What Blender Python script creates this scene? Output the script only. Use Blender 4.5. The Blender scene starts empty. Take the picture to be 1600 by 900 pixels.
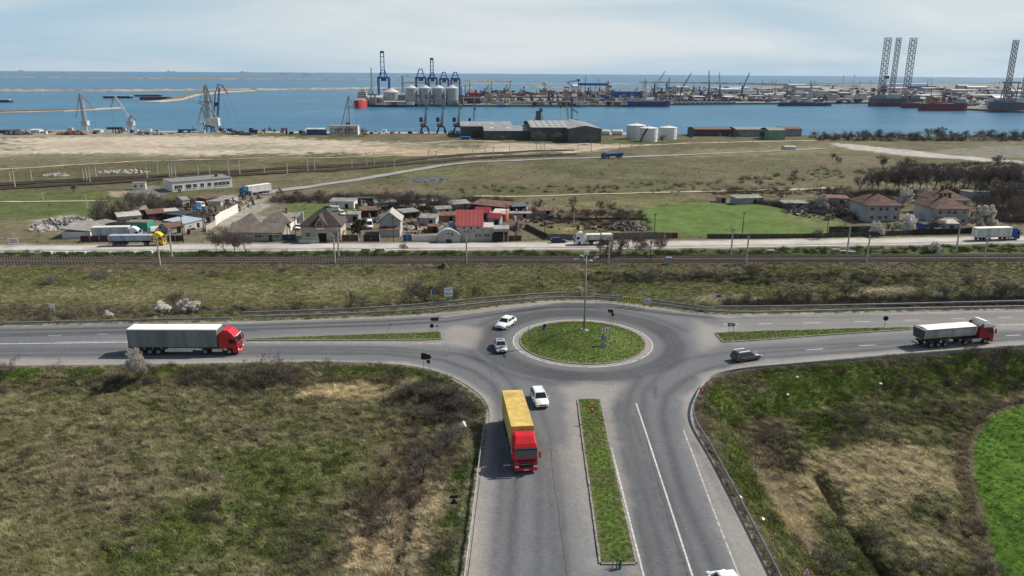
import bpy, bmesh, math, random
import numpy as np
from mathutils import Vector, Matrix
from mathutils.geometry import delaunay_2d_cdt

scene = bpy.context.scene
C = scene.collection
R = math.radians
random.seed(7); rng = np.random.default_rng(7)

# ---------------------------------------------------------------- camera
FPX, CX, CY = 1200.0, 800.0, 450.0        # focal length and centre in photo pixels (1600 x 900)
CAM_H = 41.0
PITCH = math.atan(340.0 / FPX)
ROLL = math.atan(10.6 / 1600.0)
fwd = Vector((0, math.cos(PITCH), -math.sin(PITCH)))
up0 = Vector((0, math.sin(PITCH), math.cos(PITCH)))
right = Vector((1, 0, 0)) * math.cos(ROLL) + up0 * math.sin(ROLL)
upv = Vector((1, 0, 0)) * -math.sin(ROLL) + up0 * math.cos(ROLL)
cam_data = bpy.data.cameras.new('camera')
cam = bpy.data.objects.new('camera', cam_data); C.objects.link(cam)
m = Matrix((right, upv, -fwd)).transposed().to_4x4(); m.translation = Vector((0, 0, CAM_H))
cam.matrix_world = m
cam_data.sensor_width = 36; cam_data.lens = 36 * FPX / 1600
cam_data.clip_start = 0.5; cam_data.clip_end = 60000
scene.camera = cam

# ---------------------------------------------------------------- sky, sun, exposure
SUN_EL, SUN_ROT = R(43), R(66)            # the sun stands to the right and a little beyond the scene
world = bpy.data.worlds.new('World'); scene.world = world; world.use_nodes = True
wn, wl = world.node_tree.nodes, world.node_tree.links
wn.clear()
wo = wn.new('ShaderNodeOutputWorld'); bg = wn.new('ShaderNodeBackground')
sky = wn.new('ShaderNodeTexSky'); sky.sky_type = 'NISHITA'; sky.sun_disc = False
sky.sun_elevation = SUN_EL; sky.sun_rotation = SUN_ROT
sky.altitude = 0; sky.air_density = 1.0; sky.dust_density = 1.5; sky.ozone_density = 2.0
tc = wn.new('ShaderNodeTexCoord'); mp = wn.new('ShaderNodeMapping'); mp.inputs['Scale'].default_value = (1.3, 1.3, 9)
mp.inputs['Location'].default_value = (2.3, 0.4, 0.2)
nz = wn.new('ShaderNodeTexNoise'); nz.inputs['Scale'].default_value = 1.6; nz.inputs['Detail'].default_value = 7
nz.inputs['Roughness'].default_value = 0.5; nz.inputs['Distortion'].default_value = 0.5
rp = wn.new('ShaderNodeMapRange'); rp.inputs[1].default_value = 0.36; rp.inputs[2].default_value = 0.60
cl_ = wn.new('ShaderNodeMix'); cl_.data_type = 'RGBA'      # clear air to thin white cloud
cl_.inputs[6].default_value = (4.3, 6.0, 7.3, 1); cl_.inputs[7].default_value = (7.2, 7.8, 8.05, 1)
sx = wn.new('ShaderNodeSeparateXYZ'); ve = wn.new('ShaderNodeMapRange')   # the haze layer thins out overhead
ve.inputs[1].default_value = 0.04; ve.inputs[2].default_value = 0.42; ve.inputs[3].default_value = 0.96; ve.inputs[4].default_value = 0.12
mx = wn.new('ShaderNodeMix'); mx.data_type = 'RGBA'
wl.new(tc.outputs['Generated'], mp.inputs[0]); wl.new(mp.outputs[0], nz.inputs['Vector']); wl.new(tc.outputs['Generated'], sx.inputs[0]); wl.new(sx.outputs[2], ve.inputs[0])
wl.new(nz.outputs[0], rp.inputs[0]); wl.new(rp.outputs[0], cl_.inputs[0]); wl.new(ve.outputs[0], mx.inputs[0])
wl.new(sky.outputs[0], mx.inputs[6]); wl.new(cl_.outputs[2], mx.inputs[7]); wl.new(mx.outputs[2], bg.inputs[0])
bg.inputs[1].default_value = 0.088
wl.new(bg.outputs[0], wo.inputs[0])
sun_d = bpy.data.lights.new('sun', 'SUN'); sun = bpy.data.objects.new('sun', sun_d); C.objects.link(sun)
sun_d.energy = 5.0; sun_d.angle = R(0.53); sun_d.color = (1.0, 0.94, 0.85)
sd_ = Vector((math.sin(SUN_ROT) * math.cos(SUN_EL), math.cos(SUN_ROT) * math.cos(SUN_EL), math.sin(SUN_EL)))
sun.rotation_euler = sd_.to_track_quat('Z', 'Y').to_euler(); sun.location = sd_ * 200
scene.view_settings.view_transform = 'Standard'; scene.view_settings.look = 'None'
scene.view_settings.exposure = 0.18; scene.view_settings.gamma = 1.0; scene.view_settings.use_curve_mapping = False
scene.render.engine = 'CYCLES'
scene.cycles.max_bounces = 6; scene.cycles.transparent_max_bounces = 12
scene.cycles.use_denoising = True

# ---------------------------------------------------------------- helpers: pixels to ground
SEA = -20.0
def ray(px, py): return fwd + right * ((px - CX) / FPX) - upv * ((py - CY) / FPX)
def onz(px, py, z=0.0):
    d = ray(px, py); t = (z - CAM_H) / d.z
    return Vector((d.x * t, d.y * t, z))
def mpp(p):                                # metres per photo pixel at a point
    return (Vector(p) - Vector((0, 0, CAM_H))).dot(fwd) / FPX
def sea(px, py, z=SEA): return onz(px, py, z)

# ---------------------------------------------------------------- helpers: noise, polygons
def _h(i, j, s):
    n = (i.astype(np.int64) * 374761393 + j.astype(np.int64) * 668265263 + s * 1442695041) & 0x7fffffff
    n = ((n ^ (n >> 13)) * 1274126177) & 0x7fffffff
    return ((n ^ (n >> 16)) & 0xffff) / 65535.0
def vnoise(x, y, s=0):
    xi = np.floor(x); yi = np.floor(y); fx = x - xi; fy = y - yi
    fx = fx * fx * (3 - 2 * fx); fy = fy * fy * (3 - 2 * fy)
    a = _h(xi, yi, s); b = _h(xi + 1, yi, s); c = _h(xi, yi + 1, s); d = _h(xi + 1, yi + 1, s)
    return (a * (1 - fx) + b * fx) * (1 - fy) + (c * (1 - fx) + d * fx) * fy
def fbm(x, y, s=0, o=4):
    v = 0; a = .5; t = 0
    for k in range(o):
        v = v + a * vnoise(x, y, s + k * 17); t += a; a *= .5; x = x * 2.03 + 11.3; y = y * 2.03 + 5.7
    return v / t
def sstep(a, b, v):
    t = np.clip((v - a) / (b - a), 0, 1); return t * t * (3 - 2 * t)
def seg_dist(x, y, P, closed=True):
    d = np.full(np.shape(x), 1e9); n = len(P)
    for i in range(n if closed else n - 1):
        ax, ay = P[i][0], P[i][1]; bx, by = P[(i + 1) % n][0], P[(i + 1) % n][1]
        dx, dy = bx - ax, by - ay; L = dx * dx + dy * dy + 1e-9
        t = np.clip(((x - ax) * dx + (y - ay) * dy) / L, 0, 1)
        d = np.minimum(d, np.hypot(x - ax - t * dx, y - ay - t * dy))
    return d
def inside(x, y, P):
    r = np.zeros(np.shape(x), bool); n = len(P)
    for i in range(n):
        ax, ay = P[i][0], P[i][1]; bx, by = P[(i + 1) % n][0], P[(i + 1) % n][1]
        if ay == by: continue
        r ^= ((ay > y) != (by > y)) & (x < (bx - ax) * (y - ay) / (by - ay) + ax)
    return r
def sdf(x, y, P):
    d = seg_dist(x, y, P); return np.where(inside(x, y, P), -d, d)

# ---------------------------------------------------------------- the roads' outline (all on z = 0)
def smooth(pts, n=3):
    for _ in range(n):
        q = [pts[0]]
        for a, b in zip(pts[:-1], pts[1:]):
            q += [a.lerp(b, .25), a.lerp(b, .75)]
        q.append(pts[-1]); pts = q
    return pts
edge_far = [(-260, 519), (-100, 514), (0, 510), (200, 506), (400, 502.5), (600, 496), (700, 490), (800, 477), (850, 471), (900, 469.5), (950, 471), (1000, 477), (1050, 484), (1100, 490.5), (1150, 492.5), (1200, 492), (1400, 487.5), (1600, 483.5), (1800, 480), (1960, 477)]
edge_right = [(1960, 508), (1800, 521), (1600, 539), (1400, 553), (1300, 562), (1200, 571), (1150, 579), (1120, 586), (1104, 595), (1092, 607), (1085, 622), (1082, 640), (1083, 657), (1090, 680), (1105, 708), (1125, 747), (1162, 815), (1200, 895), (1260, 1015), (1330, 1150)]
edge_left = [(690, 1150), (714, 1015), (732, 900), (741, 820), (750, 750), (757, 700), (764, 662), (765, 645), (760, 627), (742, 610), (712, 591), (675, 577.5), (637, 570.5), (575, 566.5), (500, 564.5), (400, 566.5), (200, 570), (0, 571.5), (-100, 573), (-260, 576)]
W_ = lambda L: [onz(*p) for p in L]
EF, ER, EL = smooth(W_(edge_far), 2), smooth(W_(edge_right), 2), smooth(W_(edge_left), 2)
ROAD = EF + ER + EL
ROADP = [(p.x, p.y) for p in ROAD]

# ---------------------------------------------------------------- terrain height
RAIL = [onz(x, y, -6.6) for x, y in ((-700, 412), (-200, 408.5), (0, 407), (400, 406.5), (800, 405.5), (1200, 404), (1600, 402.5), (2100, 400))]
RAILP = [(p.x, p.y) for p in RAIL]
SROAD = [onz(x, y, -8.2) for x, y in ((-700, 394), (-200, 391), (0, 389.5), (400, 387), (800, 385), (1000, 383.5), (1200, 380.5), (1400, 378), (1600, 374.5), (2100, 367))]
SROADP = [(p.x, p.y) for p in SROAD]
PY = [0, 118, 135, 150, 168, 190, 215, 235, 300, 420, 560, 700, 772, 776, 800, 30000]
PZ = [0, 0, -2.2, -4.6, -6.4, -7.2, -8.0, -8.3, -9.4, -12.2, -15.4, -17.8, -18.4, -22.5, -24, -24]
def G(x, y):
    x = np.asarray(x, float); y = np.asarray(y, float)
    front = np.interp(x, [-120, -20, -4, 8, 22, 60, 120], [-1.3, -1.5, -1.5, -2.6, -4.2, -4.0, -3.6])
    b = np.interp(y, PY, PZ)
    b = b + front * (1 - sstep(104, 128, y))
    far = sstep(140, 175, y)
    und = (fbm(x * .05, y * .05, 3) - .5) * (1.5 * (1 - far) + 1.3 * far * (1 - sstep(600, 740, y)))
    near = 1 - sstep(110, 170, y)
    und = und + near * ((fbm(x * .35, y * .35, 9, 3) - .5) * .9 + (fbm(x * 1.3, y * 1.1, 12, 2) - .5) * .62)
    # mounds of spoil on the right slope, a shallow ditch left of the lower road
    for mx_, my_, rr, hh in MOUNDS:
        und = und + hh * np.exp(-((x - mx_) ** 2 + (y - my_) ** 2) / (rr * rr))
    for dl, wd, dp in DITCH:
        und = und - dp * np.exp(-(seg_dist(x, y, dl, False) / wd) ** 2)
    h = b + und
    rl = seg_dist(x, y, RAILP, False); h = h + (-6.75 - h) * (1 - sstep(4.5, 9.5, rl))
    sl = seg_dist(x, y, SROADP, False); h = h + (np.minimum(-8.3, -8.3) - h) * (1 - sstep(6, 12, sl))
    m = (y < 175)
    if np.any(m):
        sd = np.full(x.shape, 50.0)
        if x.ndim == 0: sd = sdf(x, y, ROADP)
        else: sd[m] = sdf(x[m], y[m], ROADP)
        k = sstep(0.7, 8.5, sd)
        h = -0.07 * (1 - k) + h * k
        h = np.where(sd < 0.7, -0.07 - .05 * sstep(0, .7, -sd), h)
    return h
MOUNDS, DITCH = [], []
MOUNDS += [(onz(1345, 640).x, onz(1345, 640).y, 5, 2.2), (onz(1230, 655).x, onz(1230, 655).y, 5, 1.4), (onz(1480, 590).x, onz(1480, 590).y, 7, 1.2), (onz(1390, 700).x, onz(1390, 700).y, 6, .9), (onz(700, 620, -1).x, onz(700, 620, -1).y, 5, .6)]
DITCH += [([(onz(x, y, -1.5).x, onz(x, y, -1.5).y) for x, y in ((560, 910), (585, 830), (605, 760))], .7, .5),
          ([(onz(x, y, -1.5).x, onz(x, y, -1.5).y) for x, y in ((612, 910), (630, 850), (645, 790))], .8, .9),
          ([(onz(x, y, -4.2).x, onz(x, y, -4.2).y) for x, y in ((1278, 750), (1310, 800), (1350, 850), (1392, 905))], .7, 1.8)]
_T = np.concatenate([np.arange(40, 260, .35), np.arange(260, 1000, 1.2)])
def at(px, py, dz=0.0):
    d = ray(px, py)
    hx, hy, hz = d.x * _T, d.y * _T, CAM_H + d.z * _T
    g = G(hx, hy); k = np.argmax(hz <= g)
    if hz[k] > g[k]: return onz(px, py, -18.4)
    if k > 0:
        a = hz[k - 1] - g[k - 1]; b = g[k] - hz[k]; t = _T[k - 1] + (_T[k] - _T[k - 1]) * a / max(a + b, 1e-6)
    else: t = _T[0]
    return Vector((d.x * t, d.y * t, CAM_H + d.z * t + dz))
def gz(x, y): return float(G(np.array([x]), np.array([y]))[0])

# ---------------------------------------------------------------- materials
MATS = {}
def mat(name, col, rough=.75, metal=0., var=.14, vs=1.2, bump=0., bs=12., spec=.35, rnd=0., fine=.0, streak=False):
    if name in MATS: return MATS[name]
    M = bpy.data.materials.new(name); M.use_nodes = True; n, l = M.node_tree.nodes, M.node_tree.links
    p = n['Principled BSDF']; p.inputs['Roughness'].default_value = rough; p.inputs['Metallic'].default_value = metal
    p.inputs['Specular IOR Level'].default_value = spec
    t = n.new('ShaderNodeTexCoord'); src = t.outputs['Object']
    if streak:
        mpn = n.new('ShaderNodeMapping'); mpn.inputs['Scale'].default_value = (1, 1, .12); l.new(src, mpn.inputs[0]); src = mpn.outputs[0]
    a = n.new('ShaderNodeTexNoise'); a.inputs['Scale'].default_value = vs; a.inputs['Detail'].default_value = 5; a.inputs['Roughness'].default_value = .65
    l.new(src, a.inputs['Vector'])
    r = n.new('ShaderNodeMapRange'); r.inputs[1].default_value = .3; r.inputs[2].default_value = .7
    r.inputs[3].default_value = 1 - var * 1.6; r.inputs[4].default_value = 1 + var
    l.new(a.outputs[0], r.inputs[0]); val = r.outputs[0]
    if rnd:
        oi = n.new('ShaderNodeObjectInfo'); q = n.new('ShaderNodeMapRange'); q.inputs[3].default_value = 1 - rnd; q.inputs[4].default_value = 1 + rnd
        l.new(oi.outputs['Random'], q.inputs[0]); mm = n.new('ShaderNodeMath'); mm.operation = 'MULTIPLY'
        l.new(val, mm.inputs[0]); l.new(q.outputs[0], mm.inputs[1]); val = mm.outputs[0]
    v = n.new('ShaderNodeVectorMath'); v.operation = 'SCALE'; v.inputs[0].default_value = col[:3]
    l.new(val, v.inputs['Scale']); l.new(v.outputs[0], p.inputs['Base Color'])
    if bump:
        b = n.new('ShaderNodeTexNoise'); b.inputs['Scale'].default_value = bs; b.inputs['Detail'].default_value = 4
        l.new(t.outputs['Object'], b.inputs['Vector'])
        bp = n.new('ShaderNodeBump'); bp.inputs['Strength'].default_value = bump; bp.inputs['Distance'].default_value = .1
        l.new(b.outputs[0], bp.inputs['Height']); l.new(bp.outputs[0], p.inputs['Normal'])
    MATS[name] = M; return M
def srgb(r, g, b, k=1.0):
    f = lambda c: ((c / 255 + .055) / 1.055) ** 2.4 if c > 10 else c / 255 / 12.92
    return (f(r) * k, f(g) * k, f(b) * k)

# ---------------------------------------------------------------- mesh builder
class MB:
    def __init__(s): s.v = []; s.f = []; s.mi = []; s.cur = 0
    def add(s, vs, fs):
        o = len(s.v); s.v += [tuple(v) for v in vs]; s.f += [tuple(i + o for i in f) for f in fs]; s.mi += [s.cur] * len(fs); return s
    def box(s, x0, x1, y0, y1, z0, z1, M=None):
        vs = [(x0, y0, z0), (x1, y0, z0), (x1, y1, z0), (x0, y1, z0), (x0, y0, z1), (x1, y0, z1), (x1, y1, z1), (x0, y1, z1)]
        if M: vs = [M @ Vector(v) for v in vs]
        return s.add(vs, [(3, 2, 1, 0), (4, 5, 6, 7), (0, 1, 5, 4), (1, 2, 6, 5), (2, 3, 7, 6), (3, 0, 4, 7)])
    def tube(s, a, b, r0, r1=None, n=6, cap=True):
        a = Vector(a); b = Vector(b); r1 = r0 if r1 is None else r1; d = (b - a)
        if d.length < 1e-6: return s
        q = d.to_track_quat('Z', 'Y'); vs = []
        for p, r in ((a, r0), (b, r1)):
            for i in range(n):
                t = 2 * math.pi * (i + .5) / n; vs.append(p + q @ Vector((math.cos(t) * r, math.sin(t) * r, 0)))
        fs = [(i, (i + 1) % n, n + (i + 1) % n, n + i) for i in range(n)]
        if cap: fs += [tuple(range(n - 1, -1, -1)), tuple(range(n, 2 * n))]
        return s.add(vs, fs)
    def path(s, pts, r, n=6):
        for a, b in zip(pts[:-1], pts[1:]): s.tube(a, b, r, r, n)
        return s
    def prism(s, poly, z0, z1):
        n = len(poly); vs = [(p[0], p[1], z0) for p in poly] + [(p[0], p[1], z1) for p in poly]
        return s.add(vs, [tuple(range(n - 1, -1, -1)), tuple(range(n, 2 * n))] + [(i, (i + 1) % n, n + (i + 1) % n, n + i) for i in range(n)])
    def prof(s, poly, y0, y1, t0=0., t1=0.):          # side outline (x, z) pushed across y
        n = len(poly); vs = [(p[0], y0, p[1]) for p in poly] + [(p[0], y1, p[1]) for p in poly]
        return s.add(vs, [tuple(range(n)), tuple(range(2 * n - 1, n - 1, -1))] + [(i, n + i, n + (i + 1) % n, (i + 1) % n) for i in range(n)])
    def lathe(s, prof, n=24, c=(0, 0, 0), axis='Z', caps=True):
        vs = []; k = len(prof)
        for i in range(n):
            t = 2 * math.pi * i / n
            for r, z in prof:
                if axis == 'Z': vs.append((c[0] + r * math.cos(t), c[1] + r * math.sin(t), c[2] + z))
                else: vs.append((c[0] + r * math.cos(t), c[1] + z, c[2] + r * math.sin(t)))
        fs = [(i * k + j, ((i + 1) % n) * k + j, ((i + 1) % n) * k + j + 1, i * k + j + 1) for i in range(n) for j in range(k - 1)]
        return s.add(vs, fs)
    def loft(s, rings, cap=True):
        n = len(rings[0]); vs = [p for r in rings for p in r]
        fs = [(i * n + j, i * n + (j + 1) % n, (i + 1) * n + (j + 1) % n, (i + 1) * n + j) for i in range(len(rings) - 1) for j in range(n)]
        if cap: fs += [tuple(range(n - 1, -1, -1)), tuple(range((len(rings) - 1) * n, len(rings) * n))]
        return s.add(vs, fs)
    def lattice(s, a, b, w0, w1, n, r, rb=None, side=None):
        a = Vector(a); b = Vector(b); q = (b - a).to_track_quat('Z', 'Y') if (b - a).xy.length > 1e-4 * abs(b.z - a.z) else Matrix.Identity(3).to_quaternion(); rb = rb or r * .6
        ring = lambda t: [a.lerp(b, t) + q @ Vector((sx * (w0 + (w1 - w0) * t) / 2, sy * (w0 + (w1 - w0) * t) / 2, 0)) for sx, sy in ((-1, -1), (1, -1), (1, 1), (-1, 1))]
        R_ = [ring(i / n) for i in range(n + 1)]
        for k in range(4): s.tube(R_[0][k], R_[-1][k], r, r, 4)
        for i in range(n + 1):
            for k in range(4):
                s.tube(R_[i][k], R_[i][(k + 1) % 4], rb, rb, 3, False)
                if i < n: s.tube(R_[i][k] if i % 2 else R_[i][(k + 1) % 4], R_[i + 1][(k + 1) % 4] if i % 2 else R_[i + 1][k], rb, rb, 3, False)
        return s
    def mesh(s, name, mats, sm=False):
        me = bpy.data.meshes.new(name); me.from_pydata(s.v, [], s.f)
        for k in (mats if isinstance(mats, (list, tuple)) else [mats]): me.materials.append(k)
        if any(s.mi): me.polygons.foreach_set('material_index', s.mi)
        bm = bmesh.new(); bm.from_mesh(me); bmesh.ops.recalc_face_normals(bm, faces=bm.faces); bm.to_mesh(me); bm.free()
        if sm: me.polygons.foreach_set('use_smooth', [True] * len(me.polygons))
        me.update(); return me
    def build(s, name, mats, parent=None, sm=False, bevel=0.):
        o = bpy.data.objects.new(name, s.mesh(name, mats, sm)); C.objects.link(o)
        if parent: o.parent = parent
        if bevel:
            b = o.modifiers.new('bevel', 'BEVEL'); b.width = bevel; b.segments = 2; b.limit_method = 'ANGLE'
        return o
def tag(o, label=None, cat=None, group=None, kind=None):
    if label: o['label'] = label
    if cat: o['category'] = cat
    if group: o['group'] = group
    if kind: o['kind'] = kind
    return o
def thing(name, label, cat, loc=(0, 0, 0), rz=0., group=None):
    o = bpy.data.objects.new(name, None); C.objects.link(o); o.empty_display_size = .5
    o.location = loc; o.rotation_euler = (0, 0, rz); return tag(o, label, cat, group)
def copy_thing(root, loc=None, rz=None, label=None, group=None, scale=None):
    def cp(o, par):
        c = o.copy(); C.objects.link(c); c.parent = par
        for ch in o.children: cp(ch, c)
        return c
    r = cp(root, None)
    if loc is not None: r.location = loc
    if rz is not None: r.rotation_euler = (0, 0, rz)
    if scale is not None: r.scale = (scale,) * 3 if not isinstance(scale, tuple) else scale
    if label: r['label'] = label
    if group: r['group'] = group
    return r
def put(name, me, parent=None, loc=None, rz=0):
    o = bpy.data.objects.new(name, me); C.objects.link(o)
    if parent: o.parent = parent
    if loc is not None: o.location = loc
    o.rotation_euler = (0, 0, rz); return o
def struct(o): o['kind'] = 'structure'; return o
# ================================================================ THE SETTING
# ---------------------------------------------------------------- what grows where (base colours of the ground)
STRAW, DRY, BROWN = (.36, .29, .17), (.20, .165, .10), (.105, .082, .056)
OLIVE, GREEN, DGREEN = (.105, .108, .042), (.072, .118, .020), (.045, .066, .018)
PALE, SAND, GREY = (.43, .37, .285), (.36, .30, .22), (.22, .21, .19)
def P(*L): return [(at(x, y).x, at(x, y).y) for x, y in L]
ZONES = []       # outline in the plan, colour, feather (m), strength, raggedness (m)
def zone(L, col, fe=3., w=1., rag=2.): ZONES.append((P(*L), col, fe, w, rag))
# left front field
zone([(-60, 582), (400, 578), (650, 580), (740, 625), (757, 665), (700, 900), (640, 960), (-200, 960)], (.116, .108, .056), 2, .8)
zone([(300, 740), (420, 690), (520, 690), (570, 720), (520, 770), (430, 830), (330, 880), (240, 850)], (.096, .122, .032), 5, .7, 7)
zone([(60, 700), (260, 690), (300, 760), (180, 800), (40, 780)], (.130, .108, .070), 4, .6, 5)
zone([(180, 820), (420, 780), (480, 860), (380, 920), (200, 920)], (.092, .114, .032), 5, .65, 7)
zone([(440, 840), (560, 760), (560, 900), (440, 930)], (.085, .085, .045), 4, .6, 5)
zone([(-60, 574), (400, 570), (650, 572), (705, 592), (742, 614), (762, 642), (757, 665), (735, 655), (690, 606), (620, 588), (400, 584), (-60, 588)], (.085, .13, .022), 1., .85, 1.4)
zone([(590, 600), (700, 600), (750, 640), (752, 660), (700, 660), (600, 630)], (.062, .060, .040), 3, .8, 2)
zone([(465, 607), (560, 597), (645, 601), (650, 614), (560, 624), (470, 621)], (.42, .34, .19), 1.2, .95, 1.5)
zone([(560, 770), (640, 660), (722, 660), (705, 740), (650, 820), (610, 900), (540, 910)], (.11, .083, .056), 3, .8, 3)
zone([(752, 668), (722, 905), (660, 915), (715, 780), (735, 690)], (.060, .096, .022), 1.2, .9, 1.5)
zone([(548, 905), (570, 850), (600, 850), (612, 905)], STRAW, .8, .65, 1.2)
zone([(622, 905), (640, 850), (640, 820), (690, 770), (700, 775), (672, 830), (660, 905)], STRAW, .8, .6, 1.4)
zone([(600, 780), (620, 760), (632, 790), (622, 820)], STRAW, .6, .55, 1.2)
# right slope
zone([(1095, 600), (1250, 575), (1620, 545), (1700, 960), (1240, 960), (1140, 770)], (.125, .130, .052), 2, .8)
zone([(1098, 605), (1200, 582), (1400, 565), (1600, 548), (1610, 590), (1400, 612), (1300, 640), (1200, 660), (1130, 700), (1100, 660)], (.112, .150, .030), 1.5, .85, 4)
zone([(1140, 660), (1220, 640), (1250, 690), (1180, 720)], (.10, .078, .050), 2, .8, 2)
zone([(1200, 640), (1330, 620), (1420, 660), (1330, 710), (1250, 690)], (.092, .125, .026), 2, .75, 4)
zone([(1100, 690), (1170, 690), (1290, 860), (1260, 905), (1230, 905)], (.095, .12, .03), 1.5, .7, 2)
zone([(1175, 690), (1240, 740), (1290, 860), (1265, 885), (1200, 780)], (.30, .235, .14), 1.5, .8, 2)
zone([(1275, 735), (1340, 705), (1380, 690), (1480, 722), (1500, 765), (1450, 790), (1350, 800), (1340, 835), (1300, 790)], (.33, .27, .165), 2.5, .68, 6)
zone([(1400, 810), (1500, 800), (1530, 860), (1440, 870)], (.26, .22, .14), 2.5, .6, 3)
zone([(1300, 820), (1380, 880), (1400, 920), (1300, 920)], (.075, .088, .03), 2, .7, 2)
CROP = P((1521, 705), (1526, 680), (1545, 655), (1580, 637), (1640, 620), (1800, 600), (1900, 960), (1585, 960), (1560, 890), (1535, 800), (1525, 750))
# between the roads and the railway
zone([(-200, 425), (700, 425), (900, 425), (900, 455), (700, 470), (400, 485), (-200, 500)], (.100, .106, .038), 4, .8, 4)
zone([(100, 452), (330, 446), (560, 455), (480, 468), (200, 470), (0, 462)], (.20, .17, .10), 5, .55, 10)
zone([(480, 428), (640, 432), (620, 452), (500, 448)], (.22, .185, .11), 4, .6, 8)
zone([(-50, 470), (300, 478), (660, 470), (690, 476), (400, 492), (0, 505), (-200, 505)], (.088, .076, .05), 3, .8, 3)
zone([(900, 428), (1250, 426), (1450, 428), (1440, 446), (1250, 448), (920, 446)], (.062, .066, .028), 4, .8, 4)
zone([(950, 446), (1250, 450), (1650, 440), (1650, 462), (1300, 474), (1000, 466)], (.10, .108, .04), 4, .7, 5)
zone([(1340, 452), (1420, 449), (1400, 458), (1330, 462)], SAND, 2, .8, 3)
zone([(1110, 458), (1200, 466), (1130, 474), (1060, 468)], (.24, .20, .14), 2, .7, 3)
zone([(-200, 394), (1000, 393), (1600, 381), (1800, 377), (1800, 396), (1000, 401), (-200, 403)], (.050, .078, .020), 2.5, .85, 3)
# settlement and fields beyond
zone([(-100, 300), (180, 300), (210, 330), (160, 345), (-100, 350)], (.088, .118, .035), 6, .8, 8)
zone([(-100, 340), (120, 345), (190, 365), (150, 384), (-100, 384)], (.17, .145, .09), 6, .7, 8)
zone([(50, 345), (110, 335), (150, 350), (130, 362), (60, 358)], (.40, .36, .31), 3, .8, 3)
zone([(140, 384), (160, 340), (250, 318), (330, 305), (400, 296), (470, 305), (560, 306), (560, 378), (340, 382)], (.165, .14, .11), 5, .85, 5)
zone([(330, 345), (400, 315), (425, 320), (350, 360)], (.34, .31, .27), 2, .85, 2)
zone([(445, 322), (510, 314), (520, 340), (460, 340)], (.082, .125, .03), 3, .85, 2)
zone([(535, 325), (575, 318), (580, 340), (545, 342)], (.085, .14, .03), 2, .85, 2)
zone([(560, 378), (560, 315), (700, 320), (830, 318), (840, 378)], (.15, .125, .095), 5, .8, 5)
zone([(625, 352), (690, 350), (690, 368), (630, 368)], (.30, .24, .16), 2, .8, 2)
zone([(820, 350), (950, 345), (960, 364), (830, 366)], (.13, .125, .06), 3, .75, 4)
zone([(870, 356), (925, 352), (930, 358), (880, 360)], (.36, .26, .12), 1.5, .8, 2)
zone([(960, 334), (1010, 324), (1080, 316), (1200, 318), (1290, 338), (1365, 358), (1330, 369), (1120, 368), (1020, 363), (990, 345)], (.096, .160, .034), 3, .9, 4)
zone([(1200, 330), (1300, 340), (1380, 362), (1300, 368)], (.15, .14, .06), 7, .75, 8)
zone([(860, 322), (960, 312), (1100, 306), (1060, 318), (950, 326)], (.17, .155, .065), 4, .7, 5)
zone([(780, 250), (1100, 248), (1400, 262), (1300, 300), (900, 306), (700, 300)], (.098, .096, .048), 15, .25, 30)
zone([(620, 268), (720, 262), (760, 272), (660, 286)], (.13, .125, .05), 8, .6, 14)
zone([(1080, 234), (1290, 226), (1300, 240), (1080, 246)], (.20, .185, .10), 8, .7, 20)
zone([(0, 216), (150, 213), (380, 212), (560, 221), (700, 225), (640, 236), (520, 238), (420, 240), (300, 246), (170, 246), (60, 242), (0, 240)], PALE, 10, .97, 30)
zone([(-300, 240), (80, 236), (60, 246), (-300, 262)], PALE, 10, .8, 30)
zone([(0, 243), (200, 239), (330, 246), (130, 258), (-50, 262)], (.15, .135, .088), 10, .85, 25)
zone([(520, 232), (700, 230), (880, 236), (760, 244), (560, 242)], (.43, .345, .24), 6, .75, 22)
zone([(740, 224), (900, 224), (1010, 226), (900, 238), (780, 238)], (.42, .36, .27), 6, .8, 14)
zone([(1430, 236), (1560, 228), (1800, 228), (1800, 246), (1500, 246)], (.20, .19, .17), 8, .75, 14)
zone([(1290, 222), (1350, 227), (1480, 241), (1600, 252), (1600, 256), (1430, 244), (1325, 233)], (.40, .375, .33), 3, .9, 5)
zone([(250, 229), (400, 223), (520, 229), (420, 236), (300, 235)], (.24, .21, .13), 12, .6, 40)
zone([(20, 226), (150, 221), (220, 227), (90, 233)], (.33, .28, .20), 12, .6, 40)
zone([(560, 226), (720, 222), (760, 228), (640, 233)], (.19, .165, .10), 12, .6, 30)
zone([(-300, 206), (330, 204), (330, 212), (-300, 216)], (.30, .27, .22), 5, .8, 10)
zone([(200, 296), (240, 290), (265, 298), (215, 320), (195, 312)], GREY, 2, .85, 2)
zone([(170, 300), (205, 298), (200, 309), (175, 309)], SAND, 2, .8, 4)
zone([(635, 278), (690, 274), (700, 282), (640, 286)], (.10, .10, .105), 3, .95, 3)
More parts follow.
